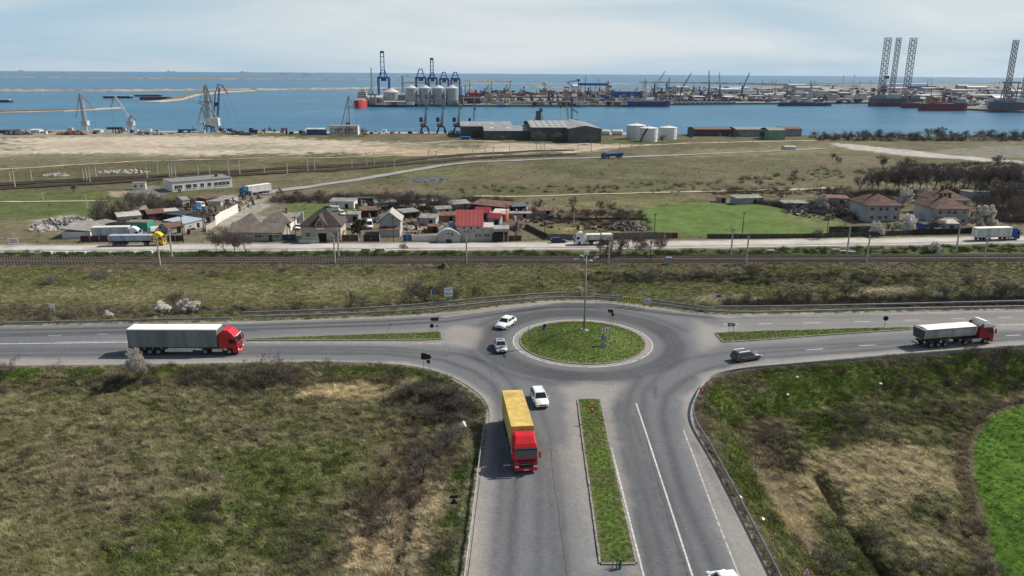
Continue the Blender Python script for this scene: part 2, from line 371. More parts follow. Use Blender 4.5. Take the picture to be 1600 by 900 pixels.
def paint(x, y):
    a = fbm(x * .045, y * .045, 21, 4); b = fbm(x * .22, y * .22, 31, 4); c = fbm(x * .9, y * .9, 41, 3)
    base = np.empty(x.shape + (3,))
    t = sstep(.38, .62, .55 * a + .45 * b)[..., None]
    base[:] = np.array((.092, .097, .038)) * (1 - t) + np.array((.115, .096, .060)) * t
    fa = sstep(225, 260, y)[..., None]; q1 = sstep(.44, .60, fbm(x * .018, y * .018, 63, 4))[..., None]; q2 = sstep(.50, .66, fbm(x * .05, y * .035, 67, 4))[..., None]
    base = base * (1 - fa * q1 * .75) + np.array((.150, .122, .080)) * fa * q1 * .75; base = base * (1 - fa * q2 * .6) + np.array((.062, .066, .030)) * fa * q2 * .6
    for poly, col, fe, w, rag in ZONES:
        xs = [p[0] for p in poly]; ys = [p[1] for p in poly]; mg = fe + rag + 1
        k = (x > min(xs) - mg) & (x < max(xs) + mg) & (y > min(ys) - mg) & (y < max(ys) + mg)
        if not k.any(): continue
        s = sdf(x[k], y[k], poly) + (b[k] - .5) * 2.6 * rag + (c[k] - .5) * min(rag, 1.5)
        ww = (w * (1 - sstep(-fe, fe, s)))[..., None]
        base[k] = base[k] * (1 - ww) + np.array(col) * ww
    # dry and green mottling
    d = sstep(.52, .70, .5 * b + .5 * c)[..., None]; e = sstep(.54, .72, fbm(x * .5, y * .5, 77, 3))[..., None]
    mot = (1 - sstep(.26, .34, base.mean(-1)))[..., None]
    base = base * (1 - .35 * d * mot) + np.array((.15, .125, .085)) * .35 * d * mot
    base = base * (1 - .45 * e * mot) + np.array((.062, .085, .018)) * .45 * e * mot
    base *= (.80 + .40 * c)[..., None]
    s = sdf(x, y, CROP)
    k = sstep(-.2, .3, -s + (c - .5) * .8)[..., None]; bk = (sstep(0, .6, 1.7 - np.abs(s - .7) + (c - .5) * 1.5))[..., None] * .8
    base = base * (1 - bk) + np.array((.115, .09, .06)) * bk
    rows = .86 + .22 * np.sin((x * .8 + y * .18) * 5.2) * sstep(.15, .6, b) + .3 * (c - .5) + .22 * (a - .5) - .18 * sstep(.75, 1, np.sin((x + y * .12) * 1.05))
    base = base * (1 - k) + (np.array((.070, .140, .016)) * rows[..., None]) * k
    # gravel along the roads' edges
    m = y < 160
    if m.any():
        r = np.full(x.shape, 99.); r[m] = sdf(x[m], y[m], ROADP)
        k = (1 - sstep(.5, 1.5, r + (c - .5) * 1.4))[..., None]
        gv = np.where(((x > 22) & (y < 103))[..., None], np.array((.135, .11, .085)), np.array((.30, .27, .225)))
        base = base * (1 - k) + gv * k
    r = seg_dist(x, y, SROADP, False); k = (1 - sstep(5.2, 7.5, r + (b - .5) * 2))[..., None] * .85 * (sstep(-60, 0, x) * .3 + .7)[..., None]
    south = y < np.interp(x, [p[0] for p in SROADP], [p[1] for p in SROADP])
    k = np.where(south[..., None], k * (1 - sstep(4.4, 5.0, r))[..., None], k)
    base = base * (1 - k) + np.array((.44, .40, .335)) * k
    r = seg_dist(x, y, RAILP, False); k = (1 - sstep(3.3, 4.2, r + (c - .5)))[..., None] * .9
    base = base * (1 - k) + np.array((.085, .071, .060)) * k
    return base

# ---------------------------------------------------------------- ground sheet
ys = [22.0]
while ys[-1] < 772: ys.append(ys[-1] + max(.42, .0078 * ys[-1]))
ys += [773, 776, 779, 790]
ys = np.array(ys); NU = 460
u = np.linspace(-1, 1, NU)
GX = u[None, :] * (0.84 * ys[:, None] + 36); GY = np.repeat(ys[:, None], NU, 1)
GZ = G(GX, GY); GC = paint(GX, GY)
def grid_mesh(name, X, Y, Z, Cc, material):
    n, k = X.shape; co = np.stack([X, Y, Z], -1).reshape(-1, 3)
    i = np.arange(n * k).reshape(n, k); q = np.stack([i[:-1, :-1], i[:-1, 1:], i[1:, 1:], i[1:, :-1]], -1).reshape(-1, 4)
    me = bpy.data.meshes.new(name); me.vertices.add(len(co)); me.vertices.foreach_set('co', co.ravel())
    me.loops.add(q.size); me.loops.foreach_set('vertex_index', q.ravel()); me.polygons.add(len(q))
    me.polygons.foreach_set('loop_start', np.arange(0, q.size, 4)); me.update(calc_edges=True)
    a = me.color_attributes.new('Col', 'FLOAT_COLOR', 'POINT')
    a.data.foreach_set('color', np.concatenate([Cc.reshape(-1, 3), np.ones((len(co), 1))], 1).ravel())
    me.polygons.foreach_set('use_smooth', [True] * len(q)); me.materials.append(material); return me
def ground_mat(name, fine=2.2, lo=.55, hi=1.45, bump=.9, rough=.95, stretch=1.0, lo2=.74, hi2=1.22):
    M = bpy.data.materials.new(name); M.use_nodes = True; n, l = M.node_tree.nodes, M.node_tree.links; p = n['Principled BSDF']
    p.inputs['Roughness'].default_value = rough; p.inputs['Specular IOR Level'].default_value = .12
    at_ = n.new('ShaderNodeAttribute'); at_.attribute_name = 'Col'
    g = n.new('ShaderNodeNewGeometry'); mpn = n.new('ShaderNodeMapping'); mpn.inputs['Scale'].default_value = (1, stretch, 1); l.new(g.outputs['Position'], mpn.inputs[0])
    a = n.new('ShaderNodeTexNoise'); a.inputs['Scale'].default_value = fine; a.inputs['Detail'].default_value = 8; a.inputs['Roughness'].default_value = .7; a.inputs['Distortion'].default_value = .6
    b = n.new('ShaderNodeTexNoise'); b.inputs['Scale'].default_value = .11; b.inputs['Detail'].default_value = 7; b.inputs['Roughness'].default_value = .7
    l.new(mpn.outputs[0], a.inputs['Vector']); l.new(g.outputs['Position'], b.inputs['Vector'])
    r1 = n.new('ShaderNodeMapRange'); r1.inputs[1].default_value = .3; r1.inputs[2].default_value = .7; r1.inputs[3].default_value = lo; r1.inputs[4].default_value = hi
    r2 = n.new('ShaderNodeMapRange'); r2.inputs[1].default_value = .33; r2.inputs[2].default_value = .67; r2.inputs[3].default_value = lo2; r2.inputs[4].default_value = hi2
    l.new(a.outputs[0], r1.inputs[0]); l.new(b.outputs[0], r2.inputs[0])
    mm = n.new('ShaderNodeMath'); mm.operation = 'MULTIPLY'; l.new(r1.outputs[0], mm.inputs[0]); l.new(r2.outputs[0], mm.inputs[1])
    v = n.new('ShaderNodeVectorMath'); v.operation = 'SCALE'; l.new(at_.outputs['Color'], v.inputs[0]); l.new(mm.outputs[0], v.inputs['Scale'])
    l.new(v.outputs[0], p.inputs['Base Color'])
    bp = n.new('ShaderNodeBump'); bp.inputs['Strength'].default_value = bump; bp.inputs['Distance'].default_value = .25
    l.new(a.outputs[0], bp.inputs['Height']); l.new(bp.outputs[0], p.inputs['Normal'])
    return M
M_GROUND = ground_mat('ground_soil_and_grass')
ground = put('ground', grid_mesh('ground', GX, GY, GZ, GC, M_GROUND)); struct(ground)

# ---------------------------------------------------------------- sea
def water_mat():
    M = bpy.data.materials.new('sea_water'); M.use_nodes = True; n, l = M.node_tree.nodes, M.node_tree.links; p = n['Principled BSDF']
    p.inputs['Roughness'].default_value = .32; p.inputs['Specular IOR Level'].default_value = .32; p.inputs['IOR'].default_value = 1.33
    g = n.new('ShaderNodeNewGeometry')
    mpn = n.new('ShaderNodeMapping'); mpn.inputs['Scale'].default_value = (.35, 1, 1); l.new(g.outputs['Position'], mpn.inputs[0])
    a = n.new('ShaderNodeTexNoise'); a.inputs['Scale'].default_value = .09; a.inputs['Detail'].default_value = 8; a.inputs['Roughness'].default_value = .7
    b = n.new('ShaderNodeTexNoise'); b.inputs['Scale'].default_value = .006; b.inputs['Detail'].default_value = 5
    l.new(mpn.outputs[0], a.inputs['Vector']); l.new(mpn.outputs[0], b.inputs['Vector'])
    r = n.new('ShaderNodeMapRange'); r.inputs[1].default_value = .35; r.inputs[2].default_value = .65; l.new(b.outputs[0], r.inputs[0])
    mx = n.new('ShaderNodeMix'); mx.data_type = 'RGBA'; mx.inputs[6].default_value = (.018, .112, .208, 1); mx.inputs[7].default_value = (.032, .142, .228, 1)
    l.new(r.outputs[0], mx.inputs[0]); l.new(mx.outputs[2], p.inputs['Base Color'])
    c = n.new('ShaderNodeTexNoise'); c.inputs['Scale'].default_value = .022; c.inputs['Detail'].default_value = 8; c.inputs['Roughness'].default_value = .75; l.new(mpn.outputs[0], c.inputs['Vector'])
    rc = n.new('ShaderNodeMapRange'); rc.inputs[1].default_value = .3; rc.inputs[2].default_value = .7; rc.inputs[3].default_value = .72; rc.inputs[4].default_value = 1.28; l.new(c.outputs[0], rc.inputs[0])
    vs = n.new('ShaderNodeVectorMath'); vs.operation = 'SCALE'; l.new(mx.outputs[2], vs.inputs[0]); l.new(rc.outputs[0], vs.inputs['Scale']); l.new(vs.outputs[0], p.inputs['Base Color'])
    bp = n.new('ShaderNodeBump'); bp.inputs['Strength'].default_value = 1.0; bp.inputs['Distance'].default_value = 1.6
    l.new(a.outputs[0], bp.inputs['Height']); l.new(bp.outputs[0], p.inputs['Normal'])
    return M
M_SEA = water_mat()
b_ = MB(); N_ = 180
pts = [(15000 * math.cos(2 * math.pi * i / N_), 15000 * math.sin(2 * math.pi * i / N_), SEA) for i in range(N_)]
b_.add(pts, [tuple(range(N_))]); struct(b_.build('sea', M_SEA))

# ---------------------------------------------------------------- asphalt
def pol(*L): return [(onz(x, y).x, onz(x, y).y) for x, y in L]
ISL = onz(910, 533.5); ISL_R = 10.75
def ring(r, n=96, a0=0, a1=2 * math.pi): return [(ISL.x + r * math.cos(a0 + (a1 - a0) * i / n), ISL.y + r * math.sin(a0 + (a1 - a0) * i / n)) for i in range(n + 1)]
TRACKS = [  # wheel paths: polyline, half width, strength (darker)
    (ring(ISL_R + 2.6), .9, .22), (ring(ISL_R + 4.6), .9, .22), (ring(ISL_R + 7.2, 96, .3, 4.4), .9, .15),
    (pol((1112, 960), (1075, 860), (1045, 780), (1020, 700), (1005, 650), (1005, 615), (1030, 585), (1075, 560), (1180, 545), (1400, 533), (1800, 505)), .55, .16),
    (pol((1030, 960), (1010, 860), (990, 780), (968, 690), (962, 650), (968, 615)), .6, .16),
    (pol((1058, 960), (1034, 860), (1010, 780), (986, 690), (978, 650), (985, 612), (1000, 590)), .6, .16),
    (pol((1145, 960), (1105, 860), (1070, 780), (1046, 700), (1035, 650), (1040, 620), (1065, 597), (1110, 575), (1200, 560), (1400, 544), (1800, 514)), .6, .2),
    (pol((790, 960), (798, 860), (806, 760), (806, 680), (790, 640), (770, 600), (740, 580), (690, 562), (600, 553), (400, 552), (-200, 557)), .55, .2),
    (pol((840, 960), (842, 860), (842, 760), (838, 680), (826, 640), (800, 600), (770, 570), (720, 553), (600, 543), (400, 543), (-200, 547)), .55, .16),
    (pol((-200, 527), (200, 518), (400, 514), (600, 508), (700, 502), (800, 487), (860, 479), (950, 479), (1050, 491), (1120, 497), (1300, 497), (1800, 487)), .6, .26),
    (pol((-200, 521), (200, 512), (400, 508.5), (600, 502), (700, 496), (800, 482), (860, 475), (950, 475.5), (1050, 487)), .5, .28),
    (pol((760, 960), (772, 860), (783, 760), (785, 700)), .45, .14), (pol((885, 960), (882, 860), (874, 760), (862, 690), (845, 640)), .5, .16), (pol((866, 960), (864, 860), (858, 760), (848, 690)), .4, .14),
    (pol((-200, 552), (200, 547), (400, 547.5), (600, 548), (700, 556)), .35, .2), (pol((-200, 530), (200, 521), (400, 517)), .35, .2), (pol((1120, 503), (1300, 501), (1800, 491)), .4, .22), (pol((1120, 512), (1300, 508), (1420, 506), (1800, 497)), .35, .2), (pol((1180, 552), (1400, 537), (1800, 509)), .35, .2),
    (ring(ISL_R + 3.6), .35, .16), (ring(ISL_R + 5.6, 96, .2, 4.5), .4, .16), (pol((1090, 960), (1058, 860), (1028, 780), (1003, 700), (990, 650)), .3, .16),
    (pol((1024, 604), (1023, 620)), .3, .15),
]
DUST = [    # dusty gores and verges: outline, feather, strength
    (pol((690, 516), (715, 508), (748, 512), (752, 530), (735, 545), (690, 536)), 1.5, .75),
    (pol((876, 606), (915, 596), (975, 600), (965, 622), (940, 640), (905, 640), (885, 625)), 1.3, .75),
    (pol((886, 630), (903, 625), (925, 760), (938, 882), (926, 900), (905, 760)), .8, .7),
    (pol((936, 620), (950, 622), (985, 780), (1005, 900), (985, 905), (960, 760)), .6, .55),
    (pol((1085, 500), (1125, 512), (1150, 512), (1120, 540), (1098, 548), (1090, 530)), 1.6, .75),
    (pol((1072, 690), (1098, 715), (1165, 840), (1200, 905), (1155, 905), (1110, 790)), .8, .75),
    (pol((1066, 620), (1084, 612), (1083, 690), (1072, 690)), .8, .6),
    (pol((737, 900), (752, 745), (775, 752), (760, 905)), 1.0, .6),
    (pol((870, 700), (905, 690), (932, 900), (905, 900), (885, 800)), 1.5, .35),
    (pol((-200, 562), (400, 560), (640, 565), (700, 585), (760, 622), (768, 650), (758, 660), (700, 600), (600, 573), (-200, 580)), .7, .75),
    (pol((690, 494), (800, 478), (870, 469), (950, 470), (1060, 483), (1130, 491), (1700, 480), (1700, 485), (1130, 495), (1050, 488), (950, 474), (880, 473), (800, 483), (690, 497)), .6, .85),
    (pol((1130, 496), (1700, 483), (1700, 512), (1430, 513), (1130, 522)), 2.5, .42),
    (pol((1090, 585), (1200, 562), (1600, 533), (1800, 516), (1800, 524), (1600, 541), (1200, 573), (1100, 600)), .6, .65),
    (pol((1130, 535), (1430, 515), (1800, 500), (1800, 506), (1430, 520), (1150, 540)), .8, .4),
    (pol((380, 532), (690, 533), (690, 540), (380, 538)), .5, .5), (pol((380, 530), (690, 517), (690, 512), (380, 525)), .8, .3),
]
gx, gy = np.meshgrid(np.arange(-118, 118, .5), np.arange(26, 160, .5))
gx = (gx + rng.uniform(-.15, .15, gx.shape)).ravel(); gy = (gy + rng.uniform(-.15, .15, gy.shape)).ravel()
kk = (np.abs(gx) < .75 * gy + 14); gx, gy = gx[kk], gy[kk]
s_ = sdf(gx, gy, ROADP); kk = s_ < -.3; gx, gy = gx[kk], gy[kk]
bp_ = [Vector((p[0], p[1])) for p in ROADP]; nb = len(bp_)
vv = bp_ + [Vector((a, b)) for a, b in zip(gx, gy)]
cv, ce, cf, _, _, _ = delaunay_2d_cdt(vv, [(i, (i + 1) % nb) for i in range(nb)], [], 1, 1e-5)
cx = np.array([v[0] for v in cv]); cy = np.array([v[1] for v in cv])
cent = np.array([(sum(cv[i][0] for i in f) / len(f), sum(cv[i][1] for i in f) / len(f)) for f in cf])
ins = inside(cent[:, 0], cent[:, 1], ROADP); cf = [f for f, k in zip(cf, ins) if k]
col = np.empty((len(cx), 3)); n1 = fbm(cx * .13, cy * .13, 5, 4); n2 = fbm(cx * .9, cy * .9, 6, 3)
col[:] = np.array((.140, .144, .150)); col *= (.92 + .16 * n1)[:, None]
for pl, hw, st in TRACKS:
    k = 1.9 * st * np.exp(-(seg_dist(cx, cy, pl, False) / hw) ** 2) * (.5 + n1); col *= (1 - k)[:, None]
for pg, fe, st in DUST:
    k = (st * (1 - sstep(-fe, fe, sdf(cx, cy, pg) + (n1 - .5) * 1.6 + (n2 - .5) * .8)))[:, None]
    col = col * (1 - k) + np.array((.285, .266, .238)) * k
ed = seg_dist(cx, cy, ROADP); k = (.7 * (1 - sstep(.1, 1.1, ed + (n1 - .5) * 1.2)))[:, None]; col = col * (1 - k) + np.array((.31, .288, .252)) * k
apr = np.hypot(cx - ISL.x, cy - ISL.y); k = (.8 * (1 - sstep(ISL_R - .2, ISL_R + .5, apr + (n2 - .5) * .4)))[:, None]; col = col * (1 - k) + np.array((.30, .275, .245)) * k
me = bpy.data.meshes.new('road'); me.from_pydata([(a, b, 0) for a, b in zip(cx, cy)], [], [tuple(f) for f in cf])
a_ = me.color_attributes.new('Col', 'FLOAT_COLOR', 'POINT'); a_.data.foreach_set('color', np.concatenate([col, np.ones((len(col), 1))], 1).ravel())
M_ROAD = ground_mat('asphalt', 2.6, .80, 1.16, .2, .88, 1.0, .92, 1.07); me.materials.append(M_ROAD)
bm = bmesh.new(); bm.from_mesh(me)
for f in bm.faces:
    if f.normal.z < 0: f.normal_flip()
bm.to_mesh(me); bm.free()
road = struct(put('road', me))

# painted markings, a sheet each, 5 mm above the asphalt
M_PAINT = mat('road_paint', (.50, .49, .465), .7, var=.35, vs=2.5)
M_PAINT2 = mat('worn_road_paint', (.42, .41, .39), .75, var=.4, vs=1.6)
def marking(pts, w, m_=None, z=.006):
    b = MB(); vs = []
    for i, p in enumerate(pts):
        q = pts[min(i + 1, len(pts) - 1)]; o = pts[max(i - 1, 0)]
        d = Vector((q[0] - o[0], q[1] - o[1])).normalized(); nrm = Vector((-d.y, d.x)) * w / 2
        vs += [(p[0] + nrm.x, p[1] + nrm.y, z), (p[0] - nrm.x, p[1] - nrm.y, z)]
    b.add(vs, [(2 * i, 2 * i + 1, 2 * i + 3, 2 * i + 2) for i in range(len(pts) - 1)])
    o = b.build('road_marking', m_ or M_PAINT, road); return o
def dens(L, n=8):
    r = []
    for a, b in zip(L[:-1], L[1:]): r += [(a[0] + (b[0] - a[0]) * i / n, a[1] + (b[1] - a[1]) * i / n) for i in range(n)]
    return r + [L[-1]]
marking(ring(ISL_R + .12, 70, -.75, 3.7), .17); marking(ring(ISL_R + .12, 16, 3.75, 4.6), .22, M_PAINT2); marking(ring(ISL_R + .12, 10, 4.7, 5.45), .2)
marking(pol((-200, 540), (0, 537.2), (100, 536), (203, 534.6)), .28); marking(pol((90, 534.4), (203, 532.4), (300, 530.5)), .16, M_PAINT2)
marking(pol((203, 535.2), (300, 533), (390, 532.5)), .2, M_PAINT2)
marking(pol((390, 534.8), (470, 534.9), (560, 535), (690, 536.5)), .14, M_PAINT2)
for x0, x1, y in ((75, 96, 524.3), (152, 170, 522.4), (-30, -8, 526.5)): marking(pol((x0, y), (x1, y - .4)), .14)
marking(dens(pol((994, 630), (1009, 675), (1042, 776), (1082, 900), (1130, 1040))), .18)
marking(dens(pol((1068, 672), (1080, 703), (1112, 790), (1155, 900), (1200, 1010))), .15, M_PAINT2)
marking(dens(pol((955, 700), (972, 765), (988, 830), (1006, 900), (1030, 1000))), .17)
for x0, x1, y0, y1 in ((1256, 1281, 504.6, 504.2), (1336, 1360, 502.6, 502.2), (1414, 1438, 500.3, 500), (1485, 1508, 498.2, 497.8), (1560, 1582, 496.2, 495.8), (1130, 1155, 506.8, 506.4), (1184, 1206, 506, 505.6), (1650, 1674, 494, 493.6),
                       (1260, 1286, 547, 544.9), (1342, 1368, 540.4, 539), (1572, 1595, 524.4, 523.4), (1655, 1680, 519, 517.6)): marking(pol((x0, y0), (x1, y1)), .2)
marking(dens(pol((1430, 514.8), (1540, 508.6), (1600, 506.5), (1800, 501))), .3, M_PAINT2)
# old patches and tar seams in the surface
M_PATCH = mat('asphalt_patch', (.088, .09, .093), .9, var=.2, vs=1.5, bump=.2, bs=30)
M_SEAM = mat('asphalt_seam', (.06, .06, .062), .9, var=.3)
for q in (((1022, 602), (1026, 602), (1026, 622), (1022, 622)),):
    b = MB(); b.add([(*p, .004) for p in pol(*q)], [(0, 1, 2, 3)]); b.build('asphalt_patch', M_PATCH, road)
for L in (((860, 700), (872, 800), (886, 900)), ((690, 548), (760, 566), (772, 590)), ((400, 544), (520, 546), (640, 549)), ((0, 526), (200, 523), (390, 517)), ((995, 690), (1060, 690)), ((820, 590), (900, 600), (958, 600)), ((1010, 690), (1030, 760), (1050, 830), (1075, 900))):
    pp = dens(pol(*L), 10); pp = [(p[0] + random.uniform(-.08, .08), p[1] + random.uniform(-.08, .08)) for p in pp]; marking(pp, .07, M_SEAM, .004)

# pale grit spilled along the lower road
b = MB(); rs = random.Random(3)
for i in range(70):
    q = onz(rs.gauss(893, 7), rs.uniform(650, 790)); w = rs.uniform(.012, .05); a = rs.uniform(0, 3.1); b.box(-w, w, -w * .7, w * .7, .001, w * .5, Matrix.Translation((q.x, q.y, .003)) @ Matrix.Rotation(a, 4, 'Z'))
b.build('grit', mat('pale_grit', (.5, .48, .44), .9), road)['kind'] = 'stuff'
# ---------------------------------------------------------------- grassed islands with kerbs
M_KERB = mat('kerb_concrete', (.25, .23, .205), .9, var=.3, vs=2.5)
def verge_mesh(name, poly, h, hump=0., seed=1, step=.45, greens=((.102, .150, .034), (.118, .126, .048))):
    px_ = np.array([p[0] for p in poly]); py_ = np.array([p[1] for p in poly]); n = len(poly)
    X, Y = np.meshgrid(np.arange(px_.min(), px_.max(), step), np.arange(py_.min(), py_.max(), step))
    X = X.ravel() + rng.uniform(-.1, .1, X.size); Y = Y.ravel() + rng.uniform(-.1, .1, Y.size); k = sdf(X, Y, poly) < -.12; X, Y = X[k], Y[k]
    v, e, f, _, _, _ = delaunay_2d_cdt([Vector(p) for p in poly] + [Vector(p) for p in zip(X, Y)], [(i, (i + 1) % n) for i in range(n)], [], 1, 1e-5)
    x = np.array([p[0] for p in v]); y = np.array([p[1] for p in v]); ed_ = seg_dist(x, y, poly)
    c0 = np.array([(sum(v[i][0] for i in q) / 3, sum(v[i][1] for i in q) / 3) for q in f]); ok = inside(c0[:, 0], c0[:, 1], poly); f = [q for q, a in zip(f, ok) if a]
    z = h + (fbm(x * 1.3, y * 1.3, seed, 3) - .4) * .14 * np.clip(ed_, 0, 1)
    if hump: z = z + hump * sstep(0, 6.5, ed_) + (fbm(x * .45, y * .45, seed + 4, 3) - .5) * .45 * np.clip(ed_ / 2, 0, 1)
    t = .8 * sstep(.45, .68, fbm(x * .55, y * .55, seed + 2, 4) + .25 * (1 - sstep(.1, .9, ed_)))[:, None]
    cc = np.array(greens[0]) * (1 - t) + np.array(greens[1]) * t
    me = bpy.data.meshes.new(name); me.from_pydata(list(zip(x, y, z)), [], [tuple(q) for q in f])
    a = me.color_attributes.new('Col', 'FLOAT_COLOR', 'POINT'); a.data.foreach_set('color', np.concatenate([cc, np.ones((len(x), 1))], 1).ravel())
    bm = bmesh.new(); bm.from_mesh(me); bmesh.ops.recalc_face_normals(bm, faces=bm.faces)
    for q in bm.faces:
        if q.normal.z < 0: q.normal_flip()
    bm.to_mesh(me); bm.free(); me.polygons.foreach_set('use_smooth', [True] * len(me.polygons)); me.materials.append(M_GROUND)
    VERGES.append((x, y, z, cc, ed_)); return me
VERGES = []
def kerb(parent, poly, w=.18, h=.14, gap=.0, stone=1.0):       # kerb stones set end to end round the edge
    tot = MB(); n = len(poly); cenx = sum(p[0] for p in poly) / n; ceny = sum(p[1] for p in poly) / n
    for i in range(n):
        a = Vector(poly[i]); b = Vector(poly[(i + 1) % n]); L = (b - a).length; d = (b - a) / max(L, 1e-6); nr = Vector((-d.y, d.x))
        if nr.dot(Vector((cenx, ceny)) - a) > 0: nr = -nr
        k = max(1, int(L / stone)); s = L / k
        for j in range(k):
            hh = h + random.uniform(-.025, .02); o = random.uniform(-.015, .015)
            p0 = a + d * (j * s + .015); p1 = a + d * ((j + 1) * s - .015)
            q = [p0 + nr * o, p1 + nr * o, p1 + nr * (w + o), p0 + nr * (w + o)]
            tot.prism([(t.x, t.y) for t in q], -.02, hh)
    o = tot.build('kerb_stones', M_KERB, parent); o['kind'] = 'stuff'; return o
isl_poly = [(ISL.x + 9.75 * math.cos(2 * math.pi * i / 60), ISL.y + 9.75 * math.sin(2 * math.pi * i / 60)) for i in range(60)]
island = struct(put('traffic_island', verge_mesh('traffic_island', isl_poly, .13, 1.6, 11))); kerb(island, isl_poly)
for nm, L, sd in (('median', ((386, 530.6), (450, 527.2), (540, 524.6), (620, 521.8), (688, 519.4), (690, 530.2), (660, 531.4), (560, 531.6), (470, 531.8), (386, 532)), 13),
                  ('median', ((1118, 521), (1150, 519.4), (1200, 517.8), (1280, 515.4), (1350, 513.4), (1427, 512.2), (1427, 514.4), (1325, 521.2), (1260, 525.8), (1200, 530.4), (1150, 533.6), (1130, 534.8)), 15),
                  ('median', ((903.5, 625), (920, 624.6), (936.5, 625), (950, 690), (964, 752), (978, 815), (993, 881), (939, 881), (930, 815), (921, 752), (912, 690)), 17)):
    pl = pol(*L); md = struct(put(nm, verge_mesh(nm, pl, .12, 0, sd, .4))); kerb(md, pl)

# ---------------------------------------------------------------- draped strips: far roads, tracks
def resample(pts, step):
    out = [pts[0]]
    for a, b in zip(pts[:-1], pts[1:]):
        k = max(1, int((b - a).length / step)); out += [a.lerp(b, (i + 1) / k) for i in range(k)]
    return out
def strip(name, pts, w, m_, dz=.12, parent=None, step=5., flat=None, wob=0.):
    pts = resample([Vector(p) for p in pts], step); b = MB(); vs = []
    for i, p in enumerate(pts):
        d = (pts[min(i + 1, len(pts) - 1)] - pts[max(i - 1, 0)]); d.z = 0; d.normalize(); nr = Vector((-d.y, d.x, 0))
        ww = w / 2 * (1 + random.uniform(-wob, wob))
        for s in (1, 0, -1):
            q = p + nr * ww * s; vs.append((q.x, q.y, (gz(q.x, q.y) if flat is None else flat) + dz))
    b.add(vs, [f for i in range(len(pts) - 1) for f in ((3 * i, 3 * i + 1, 3 * i + 4, 3 * i + 3), (3 * i + 1, 3 * i + 2, 3 * i + 5, 3 * i + 4))])
    o = b.build(name, m_, parent)
    return o if parent else struct(o)
M_LANE = mat('dusty_concrete_road', (.44, .41, .36), .95, var=.18, vs=.12, bump=.1)
M_FARROAD = mat('far_asphalt', (.27, .26, .245), .95, var=.15, vs=.1)
M_DIRT = mat('dirt_track', (.43, .355, .255), .95, var=.2, vs=.15)
M_LANEG = mat('worn_grey_wheel_path', (.25, .245, .235), .95, var=.25, vs=.15)
street = strip('street', SROAD, 8.6, M_LANE, .10, flat=-8.3, step=8, wob=.03)
strip('wheel_path', [p + Vector((0, -1.9, 0)) for p in SROAD], 1.7, M_LANEG, .112, street, flat=-8.3, step=6, wob=.3)
svc = [at(x, y) for x, y in ((405, 304), (430, 299), (500, 290), (560, 281.5), (620, 271), (680, 260), (720, 255), (800, 251), (900, 247.5), (1000, 244.5), (1150, 239), (1285, 232.4))]
strip('service_road', smooth(svc, 2), 7., M_FARROAD, .28, wob=.04)
for L, w in ((((-60, 268), (60, 262), (200, 252), (330, 249.5), (480, 247), (600, 244), (800, 240), (950, 236)), 4.),
             (((740, 307), (830, 307.5), (930, 303.5), (1040, 300.5), (1150, 299), (1320, 293)), 3.2),
             (((560, 228), (660, 224), (720, 219), (780, 222)), 6.), (((880, 240), (960, 229), (1100, 223), (1300, 219)), 6.),
             (((0, 316), (90, 315.5), (170, 314)), 2.5)):
    strip('dirt_track', smooth([at(x, y) for x, y in L], 2), w, M_DIRT, .22, wob=.25)
# ---------------------------------------------------------------- railway: ballast, sleepers, rails
M_BALLAST = mat('ballast_stones', (.085, .071, .060), .95, var=.35, vs=1.5, bump=.8, bs=6)
M_SLEEPER = mat('concrete_sleeper', (.145, .13, .112), .9, var=.2); M_RAIL = mat('rusty_rail', (.13, .085, .06), .55, .5, var=.2)
def railway(name, line, z0, tracks, label=None, sleepers=True, rw=.14):
    base = None
    for k, off in enumerate(tracks):
        pts = []
        for i, p in enumerate(line):
            d = (line[min(i + 1, len(line) - 1)] - line[max(i - 1, 0)]); d.z = 0; d.normalize(); pts.append(p + Vector((-d.y, d.x, 0)) * off)
        if base is None:
            base = strip(name, line, 2 * abs(tracks[0]) + 2.9, M_BALLAST, .10, flat=z0, step=8) if z0 is not None else strip(name, line, 2 * abs(tracks[0]) + 4.4, M_BALLAST, .45, step=8)
        rp_ = resample(pts, 8); b = MB()
        for sgn in (-.72, .72):
            q = []
            for i, p in enumerate(rp_):
                d = (rp_[min(i + 1, len(rp_) - 1)] - rp_[max(i - 1, 0)]); d.z = 0; d.normalize(); c = p + Vector((-d.y, d.x, 0)) * sgn
                q.append(Vector((c.x, c.y, (z0 if z0 is not None else gz(c.x, c.y) + .35) + .42)))
            for a, c in zip(q[:-1], q[1:]):
                d = (c - a).normalized(); nr = Vector((-d.y, d.x, 0)) * rw / 2; up = Vector((0, 0, -.2))
                b.add([a - nr, a + nr, c + nr, c - nr, a - nr + up, a + nr + up, c + nr + up, c - nr + up], [(0, 1, 2, 3), (0, 3, 7, 4), (1, 5, 6, 2)])
        b.build('rail', M_RAIL, base)
        if sleepers:
            b = MB(); L = 0
            for a, c in zip(rp_[:-1], rp_[1:]):
                if abs(a.x) > 260: continue
                d = (c - a); n_ = int(d.length / .75); d.normalize(); nr = Vector((-d.y, d.x, 0)) * 1.25; hw = d * .13
                for i in range(n_):
                    p = a.lerp(c, i / n_); z = z0 + .16
                    b.add([(t.x, t.y, zz) for zz in (z + .14, z - .1) for t in (p - nr - hw, p + nr - hw, p + nr + hw, p - nr + hw)], [(0, 1, 2, 3), (0, 4, 5, 1), (1, 5, 6, 2), (2, 6, 7, 3), (3, 7, 4, 0)])
            o = b.build('sleepers', M_SLEEPER, base); o['kind'] = 'stuff'
    return base
rl = smooth(RAIL, 2)
railway('railway', rl, -6.72, (-2.1, 2.1))
